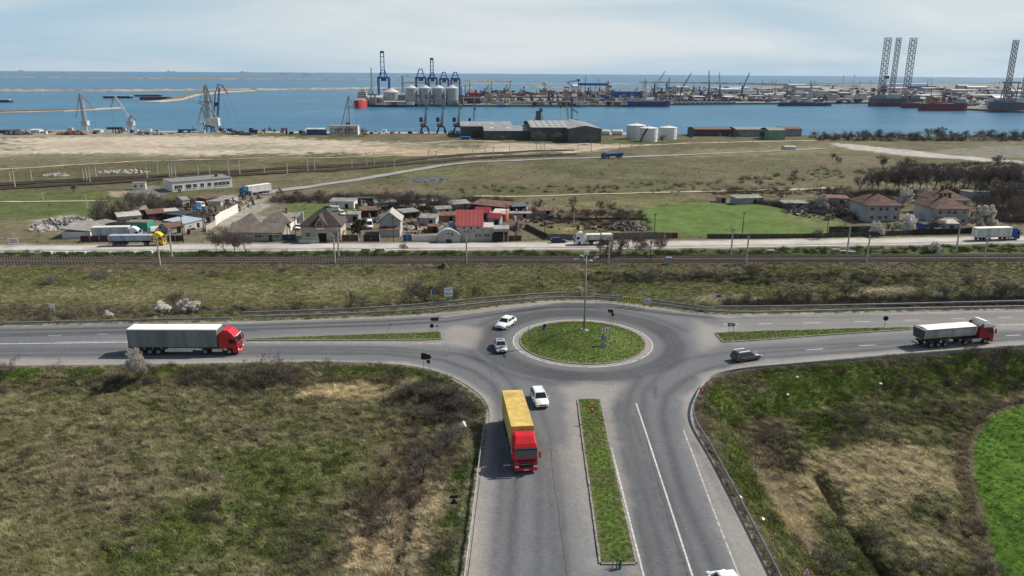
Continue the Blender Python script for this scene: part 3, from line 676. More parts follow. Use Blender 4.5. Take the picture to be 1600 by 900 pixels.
for dy, sl in ((0, 0), (6, 1)):
    railway('railway_siding', smooth([at(x, y - dy) for x, y in ((-120, 301), (0, 295), (100, 289.5), (200, 284.5), (300, 278), (400, 273), (520, 266.5), (600, 260.5), (650, 255.2), (715, 249), (800, 244.6), (900, 241.5))], 2), None, (-2.2, 2.2), sleepers=False, rw=.3)
# ================================================================ VEHICLES
M_TYRE = mat('tyre_rubber', (.022, .022, .023), .85, var=.2); M_RIM = mat('steel_rim', (.32, .32, .32), .45, .6, var=.15)
M_GLASS = mat('vehicle_glass', (.012, .016, .02), .08, var=.05, spec=.7); M_BLACK = mat('black_plastic', (.02, .02, .021), .6, var=.2)
M_LAMP = mat('headlamp_lens', (.75, .76, .76), .15, var=.05, spec=.6); M_TAIL = mat('tail_lamp', (.30, .01, .01), .3, var=.05)
M_CHROME = mat('bright_metal', (.55, .55, .55), .3, .8, var=.1); M_CHASSIS = mat('chassis_frame', (.045, .043, .042), .8, var=.3)
M_PLATE = mat('number_plate', (.75, .75, .72), .5, var=.02)
def paintm(name, c, rough=.38, var=.13): return mat('paint_' + name, c, rough, 0., var, .8, spec=.5)
_wm = {}
def wheel(parent, x, y, r, w):
    k = (round(r, 2), round(w, 2))
    if k not in _wm:
        t = MB().lathe([(r * .58, -w / 2), (r * .93, -w / 2), (r, -w * .32), (r, w * .32), (r * .93, w / 2), (r * .58, w / 2)], 20, axis='Y').mesh('tyre', M_TYRE, False)
        q = MB().lathe([(.02, -w * .28), (r * .22, -w * .34), (r * .25, -w * .2), (r * .5, -w * .2), (r * .6, -w * .42), (r * .6, w * .42), (r * .5, w * .2), (r * .25, w * .2), (r * .22, w * .34), (.02, w * .28)], 14, axis='Y').mesh('rim', M_RIM)
        _wm[k] = (t, q)
    o = put('wheel', _wm[k][0], parent, (x, y, r)); put('rim', _wm[k][1], o); return o
def quad_panel(mb, c, inset=(.08, .08, .08, .08), off=.012, thick=.01):
    # c: four corners (bl, br, tr, tl); a panel set slightly proud of that face
    c = [Vector(p) for p in c]; nrm = (c[1] - c[0]).cross(c[3] - c[0]).normalized()
    l, r, b, t = inset
    f = lambda u, v: (c[0].lerp(c[1], u)).lerp(c[3].lerp(c[2], u), v)
    q = [f(l, b), f(1 - r, b), f(1 - r, 1 - t), f(l, 1 - t)]
    mb.add([p + nrm * off for p in q] + [p - nrm * .02 for p in q], [(0, 1, 2, 3), (0, 4, 5, 1), (1, 5, 6, 2), (2, 6, 7, 3), (3, 7, 4, 0)]); return mb

def car(name, label, cat, loc, rz, color, L=4.5, Wd=1.82, H=1.5, style='suv', group=None, roof_glass=False, rails=False, cname='car'):
    root = thing(name, label, cat, loc, rz, group); m_ = paintm(cname, color); hw = Wd / 2
    S = {'suv': dict(cl=.20, belt=.98, hood=.98, bon=1.02, ws=(1.05, .42), rear=(-2.02, -1.62), wh=.36),
         'sedan': dict(cl=.17, belt=.88, hood=.90, bon=.92, ws=(.92, .22), rear=(-1.62, -.98), wh=.32),
         'wagon': dict(cl=.17, belt=.90, hood=.92, bon=.92, ws=(.95, .25), rear=(-2.18, -1.85), wh=.33),
         'coupe': dict(cl=.21, belt=1.00, hood=1.0, bon=1.04, ws=(1.05, .35), rear=(-2.05, -1.25), wh=.37),
         'van': dict(cl=.22, belt=1.25, hood=1.2, bon=1.1, ws=(1.75, 1.05), rear=(-L / 2 + .12, -L / 2 + .25), wh=.34)}[style]
    k = L / 4.5 if style != 'van' else 1.; h2 = L / 2
    st = [(-h2, .42, S['belt'] * .93, .84), (-h2 + .12, .30, S['belt'] * .98, .95), (-h2 * .62, S['cl'], S['belt'], 1), (0, S['cl'], S['belt'] - .01, 1), (h2 * .45, S['cl'], S['hood'], 1), (h2 * .72, S['cl'] + .02, S['hood'] - .07, .98), (h2 - .18, .26, S['hood'] - .2, .92), (h2, .34, S['hood'] - .34, .78)]
    def sec(x, zb, zt, w):
        w *= hw; m = (zb + zt) / 2
        return [(x, -w * .86, zb), (x, w * .86, zb), (x, w * .97, zb + .1), (x, w, m), (x, w * .97, zt - .12), (x, w * .84, zt), (x, 0, zt + .025), (x, -w * .84, zt), (x, -w * .97, zt - .12), (x, -w, m), (x, -w * .97, zb + .1)]
    body = MB().loft([sec(*s) for s in st])
    bz = S['belt'] - .02; wb, wr = hw * .93, hw * .74
    xf0, xf1 = S['ws'][0] * k, S['ws'][1] * k; xr0, xr1 = S['rear'][0] * k, S['rear'][1] * k
    A = [(xf0, -wb, bz), (xf0, wb, bz), (xr0, wb, bz), (xr0, -wb, bz)]; B = [(xf1, -wr, H - .05), (xf1, wr, H - .05), (xr1, wr, H - .06), (xr1, -wr, H - .06)]
    D = [(xf1 - .25, -wr * .86, H), (xf1 - .25, wr * .86, H), (xr1 + .2, wr * .86, H), (xr1 + .2, -wr * .86, H)]
    cab = MB().loft([A, B, D])
    o = body.build('body', m_, root, True); o2 = cab.build('cabin', m_, root, False, .03)
    quad_panel(MB(), [A[0], A[1], B[1], B[0]], (.06, .06, .06, .08)).build('windscreen', M_GLASS, root)
    quad_panel(MB(), [A[2], A[3], B[3], B[2]], (.1, .1, .12, .12)).build('rear_window', M_GLASS, root)
    for s in (0, 1):
        q = [A[3], A[0], B[0], B[3]] if s == 0 else [A[1], A[2], B[2], B[1]]
        mb = MB()
        if style == 'van': quad_panel(mb, q, (.74, .05, .12, .12) if s == 0 else (.05, .74, .12, .12))
        else: quad_panel(mb, q, (.06, .52, .12, .13)); quad_panel(mb, q, (.52, .06, .12, .13))
        mb.build('side_window', M_GLASS, root)
    if roof_glass:
        MB().box(xr1 + .55, xf1 - .3, -wr * .7, wr * .7, H - .01, H + .012).build('sunroof', M_GLASS, root)
    if rails:
        for s in (-1, 1): MB().tube((xr1 + .1, s * wr * .92, H + .05), (xf1 - .2, s * wr * .92, H + .05), .025).build('roof_rail', M_CHROME, root)
    for s in (-1, 1):
        MB().box(h2 - .24, h2 - .02, s * hw * .70 - .17, s * hw * .70 + .17, S['hood'] - .37, S['hood'] - .23).build('headlight', M_LAMP, root, False, .03)
        MB().box(-h2 - .01, -h2 + .18, s * hw * .70 - .15, s * hw * .70 + .15, .72, .90).build('tail_light', M_TAIL, root)
        MB().box(xf0 - .32, xf0 - .18, s * (hw + .09) - .1, s * (hw + .09) + .1, bz, bz + .14).build('mirror', m_, root, False, .03)
        for x in (h2 * .62, -h2 * .60): wheel(root, x, s * (hw - .1), S['wh'], .22)
    MB().box(h2 - .14, h2 + .015, -hw * .42, hw * .42, .50, .66).build('grille', M_BLACK, root)
    MB().box(h2 - .12, h2 + .02, -hw * .6, hw * .6, .30, .42).build('bumper_intake', M_BLACK, root)
    MB().box(h2 - .02, h2 + .03, -.26, .26, .44, .54).build('number_plate', M_PLATE, root)
    return root

def corrugated(mb, p0, p1, z0, z1, n, d, out):
    # an upright sheet from p0 to p1 with n ribs of depth d standing out along 'out'
    p0 = Vector(p0); p1 = Vector(p1); out = Vector(out); pts = []
    for i in range(n):
        for u, o in ((0, 0), (.22, 0), (.34, d), (.78, d), (.9, 0)): pts.append(p0.lerp(p1, (i + u) / n) + out * o)
    pts.append(p1); vs = [(p.x, p.y, z0) for p in pts] + [(p.x, p.y, z1) for p in pts]; k = len(pts)
    return mb.add(vs, [(i, i + 1, k + i + 1, k + i) for i in range(k - 1)])

def truck(name, label, loc, rz, cabc, cname, trailer='curtain', L=16.5, roofc=None, tcol=None, tname='', group=None, covc=(.80, .77, .70), rimc=None, simple=False, ladder=True):
    root = thing(name, label, 'truck', loc, rz, group); mc = paintm(cname, cabc); w = 1.24
    mr = paintm(cname + '_roof', roofc) if roofc else mc
    # cab
    MB().prof([(-.02, .42), (0, 1.0), (-.06, 1.75), (-.34, 2.75), (-2.2, 2.75), (-2.25, .95), (-1.95, .95), (-1.9, 1.05), (-.85, 1.05), (-.8, .42)], -w, w).build('cab', mc, root, False, .06)
    MB().loft([[(-.36, -w + .02, 2.752), (-.36, w - .02, 2.752), (-2.2, w - .02, 2.752), (-2.2, -w + .02, 2.752)], [(-.62, -w + .12, 3.15), (-.62, w - .12, 3.15), (-2.2, w - .05, 3.3), (-2.2, -w + .05, 3.3)], [(-1.35, -w + .25, 3.75), (-1.35, w - .25, 3.75), (-2.2, w - .15, 3.88), (-2.2, -w + .15, 3.88)]]).build('roof_fairing', mr, root, False, .05)
    quad_panel(MB(), [(-.06, -w, 1.75), (-.06, w, 1.75), (-.34, w, 2.75), (-.34, -w, 2.75)], (.05, .05, .06, .1), .02).build('windscreen', M_GLASS, root)
    MB().prof([(-.2, 2.72), (-.12, 2.92), (-.02, 2.86), (-.14, 2.66)], -w + .08, w - .08).build('sun_visor', M_BLACK, root)
    for s in (-1, 1):
        MB().prof([(-.28, 1.82), (-.50, 2.5), (-1.25, 2.5), (-1.25, 1.82)], s * (w + .012) - .012, s * (w + .012) + .012).build('side_window', M_GLASS, root)
        mi = MB().box(-.12, .1, s * (w + .2) - .1, s * (w + .2) + .1, 1.75, 2.55).build('mirror', mc, root, False, .04)
        MB().box(-.03, .045, s * .98 - .2, s * .98 + .2, .72, .92).build('headlight', M_LAMP, root, False, .03)
        MB().prof([(-.2, .42), (-.2, 1.0), (-.55, 1.0), (-.8, .42)], s * (w + .006) - .02, s * (w + .006) + .02).build('step', mc, root)
        MB().prof([(-2.2, 1.0), (-2.2, 3.4), (-2.75, 3.25), (-2.75, 1.0)], s * (w - .04) - .02, s * (w - .04) + .02).build('side_deflector', mc, root)
    MB().box(-.05, .035, -.72, .72, .70, 1.25).build('grille', M_BLACK, root, False, .03)
    MB().box(-.05, .03, -.95, .95, 1.36, 1.58).build('upper_grille', M_BLACK, root)
    MB().box(-.02, .05, -.6, .6, 1.1, 1.14).build('grille_trim', M_CHROME, root)
    MB().box(-.35, .05, -w, w, .32, .62).build('bumper', mc, root, False, .06)
    MB().box(.03, .07, -.26, .26, .42, .53).build('number_plate', M_PLATE, root)
    # tractor frame
    b = MB().box(-6.0, -.6, -.42, .42, .72, 1.0); b.box(-5.6, -4.2, -.9, .9, 1.0, 1.12); b.build('tractor_frame', M_CHASSIS, root)
    for s in (-1, 1):
        MB().box(-3.9, -2.35, s * .95 - .28, s * .95 + .28, .45, .98).build('fuel_tank', M_CHROME, root, False, .08)
        wheel(root, -1.35, s * 1.02, .5, .32); wheel(root, -4.95, s * .92, .5, .52)
        MB().prof([(-5.55, 1.02), (-5.35, 1.14), (-4.55, 1.14), (-4.35, 1.02), (-4.35, .98), (-5.55, .98)], s * .92 - .28, s * .92 + .28).build('mudguard', M_BLACK, root)
    x1, x0 = -2.95, -L
    # trailer frame and axles
    b = MB().box(x0 + .1, x1 - 1.2, -.45, .45, .98, 1.2)
    for s in (-1, 1): b.box(x0 + 4.9, x0 + 5.05, s * .9 - .06, s * .9 + .06, .25, 1.1)
    b.build('trailer_frame', M_CHASSIS, root)
    axs = (x0 + 1.7, x0 + 3.0, x0 + 4.3) if L > 13 else (x0 + 1.4, x0 + 2.7)
    for x in axs:
        for s in (-1, 1): wheel(root, x, s * 1.02, .5, .40)
    MB().box(x0, x0 + .08, -1.15, 1.15, .45, .60).build('underrun_bar', M_CHASSIS, root)
    mt = mat('trailer_' + tname, tcol, .6, 0, .24, .7, streak=True)
    if trailer == 'curtain':
        b = MB(); n = 30
        for s in (-1, 1): corrugated(b, (x0 + .12, s * 1.24, 0), (x1 - .12, s * 1.24, 0), 1.22, 3.86, n, .02, (0, s, 0))
        b.box(x0 + .1, x1 - .1, -1.235, 1.235, 1.25, 3.84); b.build('curtain', mt, root)
        MB().box(x0, x1, -1.27, 1.27, 3.86, 4.02).build('trailer_roof', mat('trailer_roof_' + tname, covc, .7, var=.1), root, False, .03)
        MB().box(x0, x1, -1.27, 1.27, 1.1, 1.22).build('floor_rail', M_CHASSIS, root)
        for x in (x0, x1 - .12):
            MB().box(x, x + .12, -1.27, 1.27, 1.22, 3.86).build('end_frame', mat('trailer_frame_' + tname, tuple(c * .8 for c in tcol), .6), root)
        st = MB()
        for i in range(22):
            for s in (-1, 1): x = x0 + .4 + i * (x1 - x0 - .8) / 21; st.box(x - .03, x + .03, s * 1.285 - .01, s * 1.285 + .01, .98, 1.35)
        st.build('straps', M_BLACK, root)['kind'] = 'stuff'
        for s in (-1, 1): MB().box(x0 + 5.3, x1 - 3.8, s * 1.18 - .03, s * 1.18 + .03, .5, .85).build('side_guard', mat('side_guard_white', (.6, .6, .6)), root)
    elif trailer == 'box':
        b = MB()
        for s in (-1, 1): corrugated(b, (x0, s * 1.24, 0), (x1, s * 1.24, 0), 1.15, 3.9, 26, .025, (0, s, 0))
        b.box(x0, x1, -1.24, 1.24, 1.15, 3.9); b.build('trailer_box', mt, root)
        MB().box(x0 - .02, x1 + .02, -1.27, 1.27, 3.9, 3.98).build('trailer_roof', mat('trailer_roof_' + tname, covc, .7, var=.1), root)
        for s in (-1, 1): MB().box(x0 - .05, x0 - .005, s * .62 - .56, s * .62 + .56, 1.2, 3.85).build('rear_door', mt, root)
    elif trailer == 'container':
        xa, xb = x1 - .25, x0 + .25; z0, z1 = 1.22, 3.95
        b = MB()
        for s in (-1, 1): corrugated(b, (xb + .1, s * 1.19, 0), (xa - .1, s * 1.19, 0), z0 + .12, z1 - .1, 40, .03, (0, s, 0))
        b.box(xb + .05, xa - .06, -1.188, 1.188, z0 + .02, z1 - .02); b.build('container_shell', mt, root)
        b = MB(); corrugated(b, (xa - .04, -1.1, 0), (xa - .04, 1.1, 0), z0 + .15, z1 - .14, 9, .06, (1, 0, 0)); b.build('corrugated_front', mt, root)
        b = MB()
        for s in (-1, 1):
            b.box(xb, xa, s * 1.2 - .03, s * 1.2 + .03, z1 - .11, z1); b.box(xb, xa, s * 1.2 - .03, s * 1.2 + .03, z0, z0 + .13)
            for x in (xb, xa - .12): b.box(x, x + .12, s * 1.185 - .06, s * 1.185 + .06, z0, z1 + .004)
        b.box(xa - .1, xa + .02, -1.2, 1.2, z1 - .14, z1 + .003); b.box(xa - .1, xa + .02, -1.2, 1.2, z0, z0 + .15)
        b.build('container_frame', mat('trailer_frame_' + tname, tuple(c * .85 for c in tcol), .6), root)
        b = MB()
        for i in range(30): x = xb + .3 + i * (xa - xb - .6) / 29; b.box(x - .10, x + .10, -1.08, 1.08, z1 - .02, z1 + .006)
        b.build('roof_ribs', mt, root)['kind'] = 'stuff'
        for s in (-1, 1): MB().box(xb - .04, xb, s * .6 - .55, s * .6 + .55, z0 + .1, z1 - .1).build('rear_door', mt, root)
    elif trailer == 'tipper':
        xa, xb = x1 - .35, x0 + .25; rings = []
        for x, k in ((xb, .97), (xb + .5, 1), (xa - .7, 1), (xa, .96)):
            rings.append([(x, -1.2 * k, 3.0), (x, -1.22 * k, 2.1), (x, -.95 * k, 1.55), (x, -.5, 1.3), (x, .5, 1.3), (x, .95 * k, 1.55), (x, 1.22 * k, 2.1), (x, 1.2 * k, 3.0)])
        MB().loft(rings).build('tipper_body', mt, root)
        b = MB()
        for s in (-1, 1): b.box(xb - .05, xa + .05, s * 1.22 - .06, s * 1.22 + .06, 2.92, 3.08)
        for x in (xb + .55, xa - .5):
            for s in (-1, 1): b.box(x - .07, x + .07, s * 1.24 - .04, s * 1.24 + .04, 1.7, 3.0)
        b.build('top_rail', mat('trailer_frame_' + tname, tuple(c * .75 for c in tcol), .6), root)
        rings = []
        for i in range(13):
            x = xb + .35 + (xa - xb - .5) * i / 12; zz = 3.10 + .05 * math.sin(i * 2.1)
            rings.append([(x, -1.2, 3.05), (x, -.7, zz + .06), (x, 0, zz + .12), (x, .7, zz + .07), (x, 1.2, 3.05)])
        MB().loft(rings).build('tarpaulin', mat('tarpaulin_' + tname, covc, .85, var=.12, vs=.6, bump=.3, bs=3), root)
        MB().prof([(xb - .12, 1.5), (xb - .3, 2.9), (xb - .18, 3.0), (xb - .005, 3.0), (xb - .005, 1.4)], -1.12, 1.12).build('tailgate', mat('tailgate_' + tname, (.07, .07, .075), .6, var=.25), root, False, .04)
        for s in (-1, 1):
            for x in axs: MB().prof([(x - .62, .95), (x - .5, 1.12), (x + .5, 1.12), (x + .62, .95), (x + .5, 1.05), (x - .5, 1.05)], s * 1.02 - .2, s * 1.02 + .2).build('mudguard', M_CHASSIS, root)
    return root
def head(rear, front, z=None):
    a = at(*rear) if z is None else onz(*rear, z); b = at(*front) if z is None else onz(*front, z)
    return a, b, math.atan2(b.y - a.y, b.x - a.x)
V3 = Vector
a, b, rz = head((205, 550), (377, 550.3), 0); t_ = truck('lorry', 'red lorry with long grey curtain-side trailer and white roof on the left road', b, rz, (.50, .012, .022), 'red', 'curtain', 16.1, None, (.185, .205, .195), 'grey_curtain', covc=(.80, .77, .69))
MB().prof([(-.30, 2.76), (-.2, 2.98), (-.1, 2.95), (-.2, 2.74)], -1.1, 1.1).build('visor_stripe', paintm('white', (.78, .77, .74)), t_)
for s_y in (-1, 1): MB().box(-2.0, -1.35, s_y * 1.262 - .006, s_y * 1.262 + .006, 1.15, 2.6).build('door_panel', paintm('red', 0), t_)
b = onz(822, 740, 0); a = onz(801, 611, 4.0); rz = math.atan2(b.y - a.y, b.x - a.x)
truck('lorry', 'red lorry hauling a yellow corrugated shipping container towards the camera', b, rz, (.56, .012, .016), 'bright_red', 'container', 13.3, None, (.66, .47, .14), 'yellow_container')
a, b, rz = head((1431, 541.5), (1541, 532.5), 0); truck('lorry', 'dark red lorry with white cab roof and tarpaulin-covered grey tipper trailer on the right road', b, rz, (.30, .010, .018), 'dark_red', 'tipper', (b - a).length, (.74, .71, .66), (.38, .37, .33), 'grey_tipper')
a, b, rz = head((171, 383.6), (258, 382.4), -8.2); truck('lorry', 'yellow lorry with blue-grey tipper trailer on the street before the houses', b, rz, (.75, .46, .012), 'yellow', 'tipper', (b - a).length, None, (.30, .35, .42), 'bluegrey_tipper', covc=(.36, .40, .46))
a, b, rz = head((952, 381), (897.5, 382.2), -8.2); truck('lorry', 'white lorry with dusty white tipper trailer on the street behind the lamp post', b, rz, (.74, .72, .67), 'white', 'tipper', max((b - a).length, 11.5), None, (.58, .56, .51), 'white_tipper', covc=(.66, .64, .58))
a, b, rz = head((1521, 375.6), (1588, 373.6), -8.2); truck('lorry', 'blue lorry with white box trailer at the right end of the street', b, rz, (.018, .055, .30), 'blue', 'box', (b - a).length, None, (.66, .64, .60), 'white_box', covc=(.78, .76, .70))
a, b, rz = head((972, 246.8), (941, 248)); truck('lorry', 'small all-blue tipper lorry on the far service road', b, rz, (.012, .04, .24), 'deep_blue', 'tipper', max((b - a).length, 11), None, (.015, .05, .27), 'blue_tipper', covc=(.03, .08, .33))
a, b, rz = head((422, 301.5), (377, 307)); truck('lorry', 'teal lorry with white trailer at the bend of the service road', b, rz, (.012, .12, .19), 'teal', 'box', max((b - a).length, 13), None, (.66, .66, .64), 'pale_box', covc=(.75, .74, .70))
a, b, rz = head((168, 374.5), (221, 373.5)); truck('lorry', 'white lorry with grey trailer parked in the yard behind the yellow lorry', b, rz, (.76, .74, .70), 'white', 'curtain', 13.2, None, (.40, .42, .43), 'pale_curtain', covc=(.62, .61, .57))
# cars
def place_car(rear, front, z=None):
    a, b, rz = head(rear, front, z); return (a + b) / 2, rz
p, rz = place_car((798.5, 504.6), (782, 514.8), 0); car('car', 'white coupe-roofed car with dark windscreen entering left of the island', 'car', p, rz, (.80, .78, .73), 4.7, 1.9, 1.58, 'coupe', cname='white')
p, rz = place_car((779.5, 538), (784.5, 553), 0); car('car', 'silver saloon car with sunroof rounding the left of the island', 'car', p, rz, (.40, .40, .40), 4.6, 1.82, 1.45, 'sedan', cname='silver', roof_glass=True)
p, rz = place_car((837, 617), (848.5, 640.5), 0); car('car', 'white sport utility car beside the yellow container', 'car', p, rz, (.78, .78, .76), 4.5, 1.86, 1.66, 'suv', cname='white', rails=True)
p, rz = place_car((1144, 565), (1186, 558.5), 0); car('car', 'dark grey estate car with roof rails leaving on the right road', 'car', p, rz, (.085, .088, .088), 4.6, 1.83, 1.52, 'wagon', cname='dark_grey', rails=True)
a, b = onz(1190, 1010, 0), onz(1128, 884, 2.1); rz = math.atan2(b.y - a.y, b.x - a.x)
d = V3((math.cos(rz), math.sin(rz), 0)); vn = car('van', 'white panel van with ribbed roof at the bottom edge of the picture', 'van', V3((b.x, b.y, 0)) - d * 1.55, rz, (.80, .80, .78), 5.2, 1.98, 2.1, 'van', cname='white')
rb = MB()
for i in range(9): x = .75 - i * .36; rb.box(x - .06, x + .06, -.6, .6, 2.08, 2.115)
rb.build('roof_ribs', paintm('white', 0), vn)['kind'] = 'stuff'
p, rz = place_car((861.5, 379.2), (884, 378.6), -8.2); car('car', 'dark blue estate car parked before the concrete fence by the white lorry', 'car', p, rz, (.015, .028, .085), 5.0, 1.85, 1.6, 'wagon', cname='navy')
p, rz = place_car((466.5, 354), (463.5, 361)); car('car', 'white car parked behind the dark blue gate', 'car', p, rz, (.76, .75, .72), 4.4, 1.8, 1.5, 'sedan', cname='white')
p, rz = place_car((551, 354), (551.5, 361)); car('car', 'white car parked behind the brown gate', 'car', p, rz, (.76, .75, .72), 4.3, 1.8, 1.5, 'sedan', cname='white')
p, rz = place_car((577.5, 350), (578.5, 362)); car('van', 'white high-roofed minibus parked behind the black gate', 'van', p, rz, (.72, .71, .68), 5.6, 2.0, 2.5, 'van', cname='white')
p, rz = place_car((530, 330), (511, 331)); car('van', 'old white minibus in the yard behind the dark-roofed house', 'van', p, rz, (.68, .66, .60), 4.8, 1.9, 2.1, 'van', cname='white_old')
p, rz = place_car((529, 334), (539, 338)); car('car', 'white car with open shadowed boot next to the old minibus', 'car', p, rz, (.62, .61, .58), 4.4, 1.8, 1.7, 'suv', cname='white_old')
p, rz = place_car((239, 364), (252, 363)); car('van', 'small white delivery van beside the green container', 'van', p, rz, (.70, .69, .65), 4.6, 1.9, 2.0, 'van', cname='white_old')
p, rz = place_car((318, 325), (303, 324)); car('van', 'white scrap van with a blue sheet in the junk yard', 'van', p, rz, (.66, .66, .64), 5.0, 2.0, 2.3, 'van', cname='white_old')

# ================================================================ GUARD RAILS
M_ZINC = mat('galvanised_steel', (.25, .25, .245), .65, .1, var=.25, vs=.8); M_POST = mat('galvanised_post', (.30, .30, .29), .6, .5, var=.2)
_post = MB().box(-.05, .05, -.03, .03, -1.6, .78).mesh('post', M_POST)
def guard_rail(label, L, flip=1, z=.68, step=3.4):
    pts = smooth([onz(x, y, z) for x, y in L], 2); pts = [V3((p.x, p.y, 0)) for p in resample(pts, 1.6)]
    root = thing('guard_rail', label, 'guard rail', (pts[0].x, pts[0].y, 0)); o = V3((pts[0].x, pts[0].y, 0)); rings = []
    prof = [(.02, .44), (.09, .48), (.09, .54), (.02, .60), (.02, .63), (.09, .69), (.09, .75), (.02, .79), (0, .79), (.065, .75), (.065, .69), (-.005, .63), (-.005, .60), (.065, .54), (.065, .48), (0, .44)]
    acc = 0; last = None
    for i, p in enumerate(pts):
        d = (pts[min(i + 1, len(pts) - 1)] - pts[max(i - 1, 0)]).normalized(); n = V3((-d.y, d.x, 0)) * flip; q = p - o
        rings.append([(q.x + n.x * a, q.y + n.y * a, b) for a, b in prof])
        if last is not None: acc += (p - last).length
        if last is None or acc >= step:
            acc = 0; put('post', _post, root, (q.x - n.x * .08, q.y - n.y * .08, 0), math.atan2(d.y, d.x))
        last = p
    MB().loft(rings).build('rail', M_ZINC, root); return root
guard_rail('single steel guard rail along the far side of the left road', [(-150, 507.5), (0, 504.6), (200, 499.5), (362, 496.5)], -1)
guard_rail('near of the two guard rails curving past the far side of the roundabout', [(380, 494.6), (500, 491), (600, 487), (690, 480), (750, 473.5), (800, 468.8), (850, 465), (900, 463.2), (950, 464.8), (1000, 470), (1050, 477), (1100, 484), (1150, 487), (1200, 486.8), (1400, 481.6), (1600, 478), (1800, 474)], -1)
guard_rail('rear guard rail on the left of the lamp post behind the roundabout', [(380, 488), (500, 484.3), (600, 479.5), (690, 472.2), (750, 466), (800, 461.8), (850, 458), (908, 456.6)], -1)
guard_rail('rear guard rail behind the yellow chevron boards', [(930, 460.4), (1000, 465.5), (1060, 473.8), (1112, 482)], -1)
guard_rail('rear guard rail along the far side of the right road', [(1120, 478.6), (1200, 478.4), (1400, 474.5), (1600, 469.5), (1800, 465)], -1)
guard_rail('guard rail down the left side of the lower road', [(757, 654), (753, 682), (746, 735), (739, 795), (731, 855), (725, 900), (712, 985)], 1)
guard_rail('guard rail curving round the right slope from the right road to the lower road', [(1800, 524.5), (1602, 541), (1500, 548), (1400, 555.5), (1300, 564.5), (1200, 571.5), (1162, 575.5), (1132, 580.5), (1114, 586), (1101, 596), (1089, 614), (1083, 635), (1086, 652), (1094, 668), (1115, 700), (1150, 765), (1175, 812), (1200, 860), (1252, 960)], -1)

# ================================================================ SIGNS
M_SBACK = mat('sign_back_dark', (.018, .02, .028), .6, var=.15); M_SBLUE = mat('sign_blue', (.012, .085, .36), .45, var=.08); M_SWHITE = mat('sign_white', (.76, .75, .72), .5, var=.06)
M_SRED = mat('sign_red', (.52, .014, .02), .45, var=.08); M_SYEL = mat('sign_yellow', (.62, .62, .02), .45, var=.08); M_SGREY = mat('sign_back_grey', (.36, .37, .38), .5, .3, var=.1); M_SBLK = mat('sign_black', (.015, .015, .015), .5)
def poly_panel(mb, pts, y=0., t=.03): return mb.prof(pts, y - t / 2, y + t / 2)
def disc(cx, cz, r, n=24): return [(cx + r * math.cos(2 * math.pi * i / n), cz + r * math.sin(2 * math.pi * i / n)) for i in range(n)]
def rect(cx, cz, w, h): return [(cx - w / 2, cz - h / 2), (cx + w / 2, cz - h / 2), (cx + w / 2, cz + h / 2), (cx - w / 2, cz + h / 2)]
def tri(cx, cz, s, up=True):
    k = 1 if up else -1; return [(cx - s / 2, cz - k * s * .29), (cx + s / 2, cz - k * s * .29), (cx, cz + k * s * .58)]
def arrow(cx, cz, w, h, d=1):
    q = [(-w / 2, -h / 2), (w / 2 - h * .45, -h / 2), (w / 2, 0), (w / 2 - h * .45, h / 2), (-w / 2, h / 2)]; return [(cx + d * a, cz + b) for a, b in q]
def chev(cx, cz, w, h, d=1):      # one chevron; d = 1 points right
    q = [(-w / 2, -h / 2), (-w / 2 + w * .5, -h / 2), (w / 2, 0), (-w / 2 + w * .5, h / 2), (-w / 2, h / 2), (0, 0)]; return [(cx + d * a, cz + b) for a, b in q]
def sign(label, base, posts, panels, rz=0, hpost=2.6, cat='road sign', lean=0., z=None, name='road_sign', pm=None):
    b = at(*base) if z is None else onz(*base, z); root = thing(name, label, cat, b, rz)
    if lean: root.rotation_euler = (0, lean, rz)
    for x in posts: MB().tube((x, .05, -.4), (x, .05, hpost), .04, .04, 8).build('post', pm or M_POST, root)
    for nm, pts, m_, y in panels:
        poly_panel(MB(), pts, y, .025).build(nm, m_, root)
    return root
sign('white two-legged sign board seen from behind by the far-left guard rail', (84, 500), (-.42, .42), [('board', rect(0, 2.5, 1.35, .75), M_SWHITE, 0)], R(-24), 2.7)
r_ = sign('white notice board with black lines of writing behind the guard rails', (701, 476.5), (-.55, .55), [('board', rect(0, 2.45, 1.55, 1.65), M_SWHITE, 0)], R(18), 3.1, z=0)
for cz, ws in ((2.98, (.2, .12, .26, .2, .24)), (2.72, (.12, .06, .1)), (2.20, (.28, .16, .3, .22)), (1.95, (.2, .3, .1, .22, .12))):
    x = -sum(ws) / 2 - .04 * (len(ws) - 1)
    for w_ in ws: poly_panel(MB(), rect(x + w_ / 2, cz, w_, .12), -.016, .008).build('writing', M_SBLK, r_); x += w_ + .08
sign('narrow blue sign plate with white edge behind the guard rails', (675.5, 476), (0,), [('plate', rect(.05, 2.3, .42, .95), M_SBLUE, 0), ('edge', rect(-.12, 2.3, .09, .95), M_SWHITE, -.02)], R(25), 2.75, z=0)
sign('dark arrow board and round plate seen from behind on the tip of the left median', (679, 519.5), (-.42, .42), [('arrow_board', arrow(0, 2.25, 1.35, .55, -1), M_SBACK, 0), ('round_plate', disc(-.42, 1.15, .34), M_SBACK, 0), ('small_plate', tri(.42, 1.1, .42), M_SBACK, 0)], R(8), 2.5, z=.1)
sign('dark square and arrow boards seen from behind left of the roundabout', (666.5, 583), (-.38, .38), [('square_board', rect(-.35, 2.5, .78, .95), M_SBACK, 0), ('arrow_board', arrow(.42, 2.45, .75, .7, 1), M_SBACK, .01), ('lower_board', rect(.3, 1.75, .5, .5), M_SBACK, 0)], R(-8), 2.9)
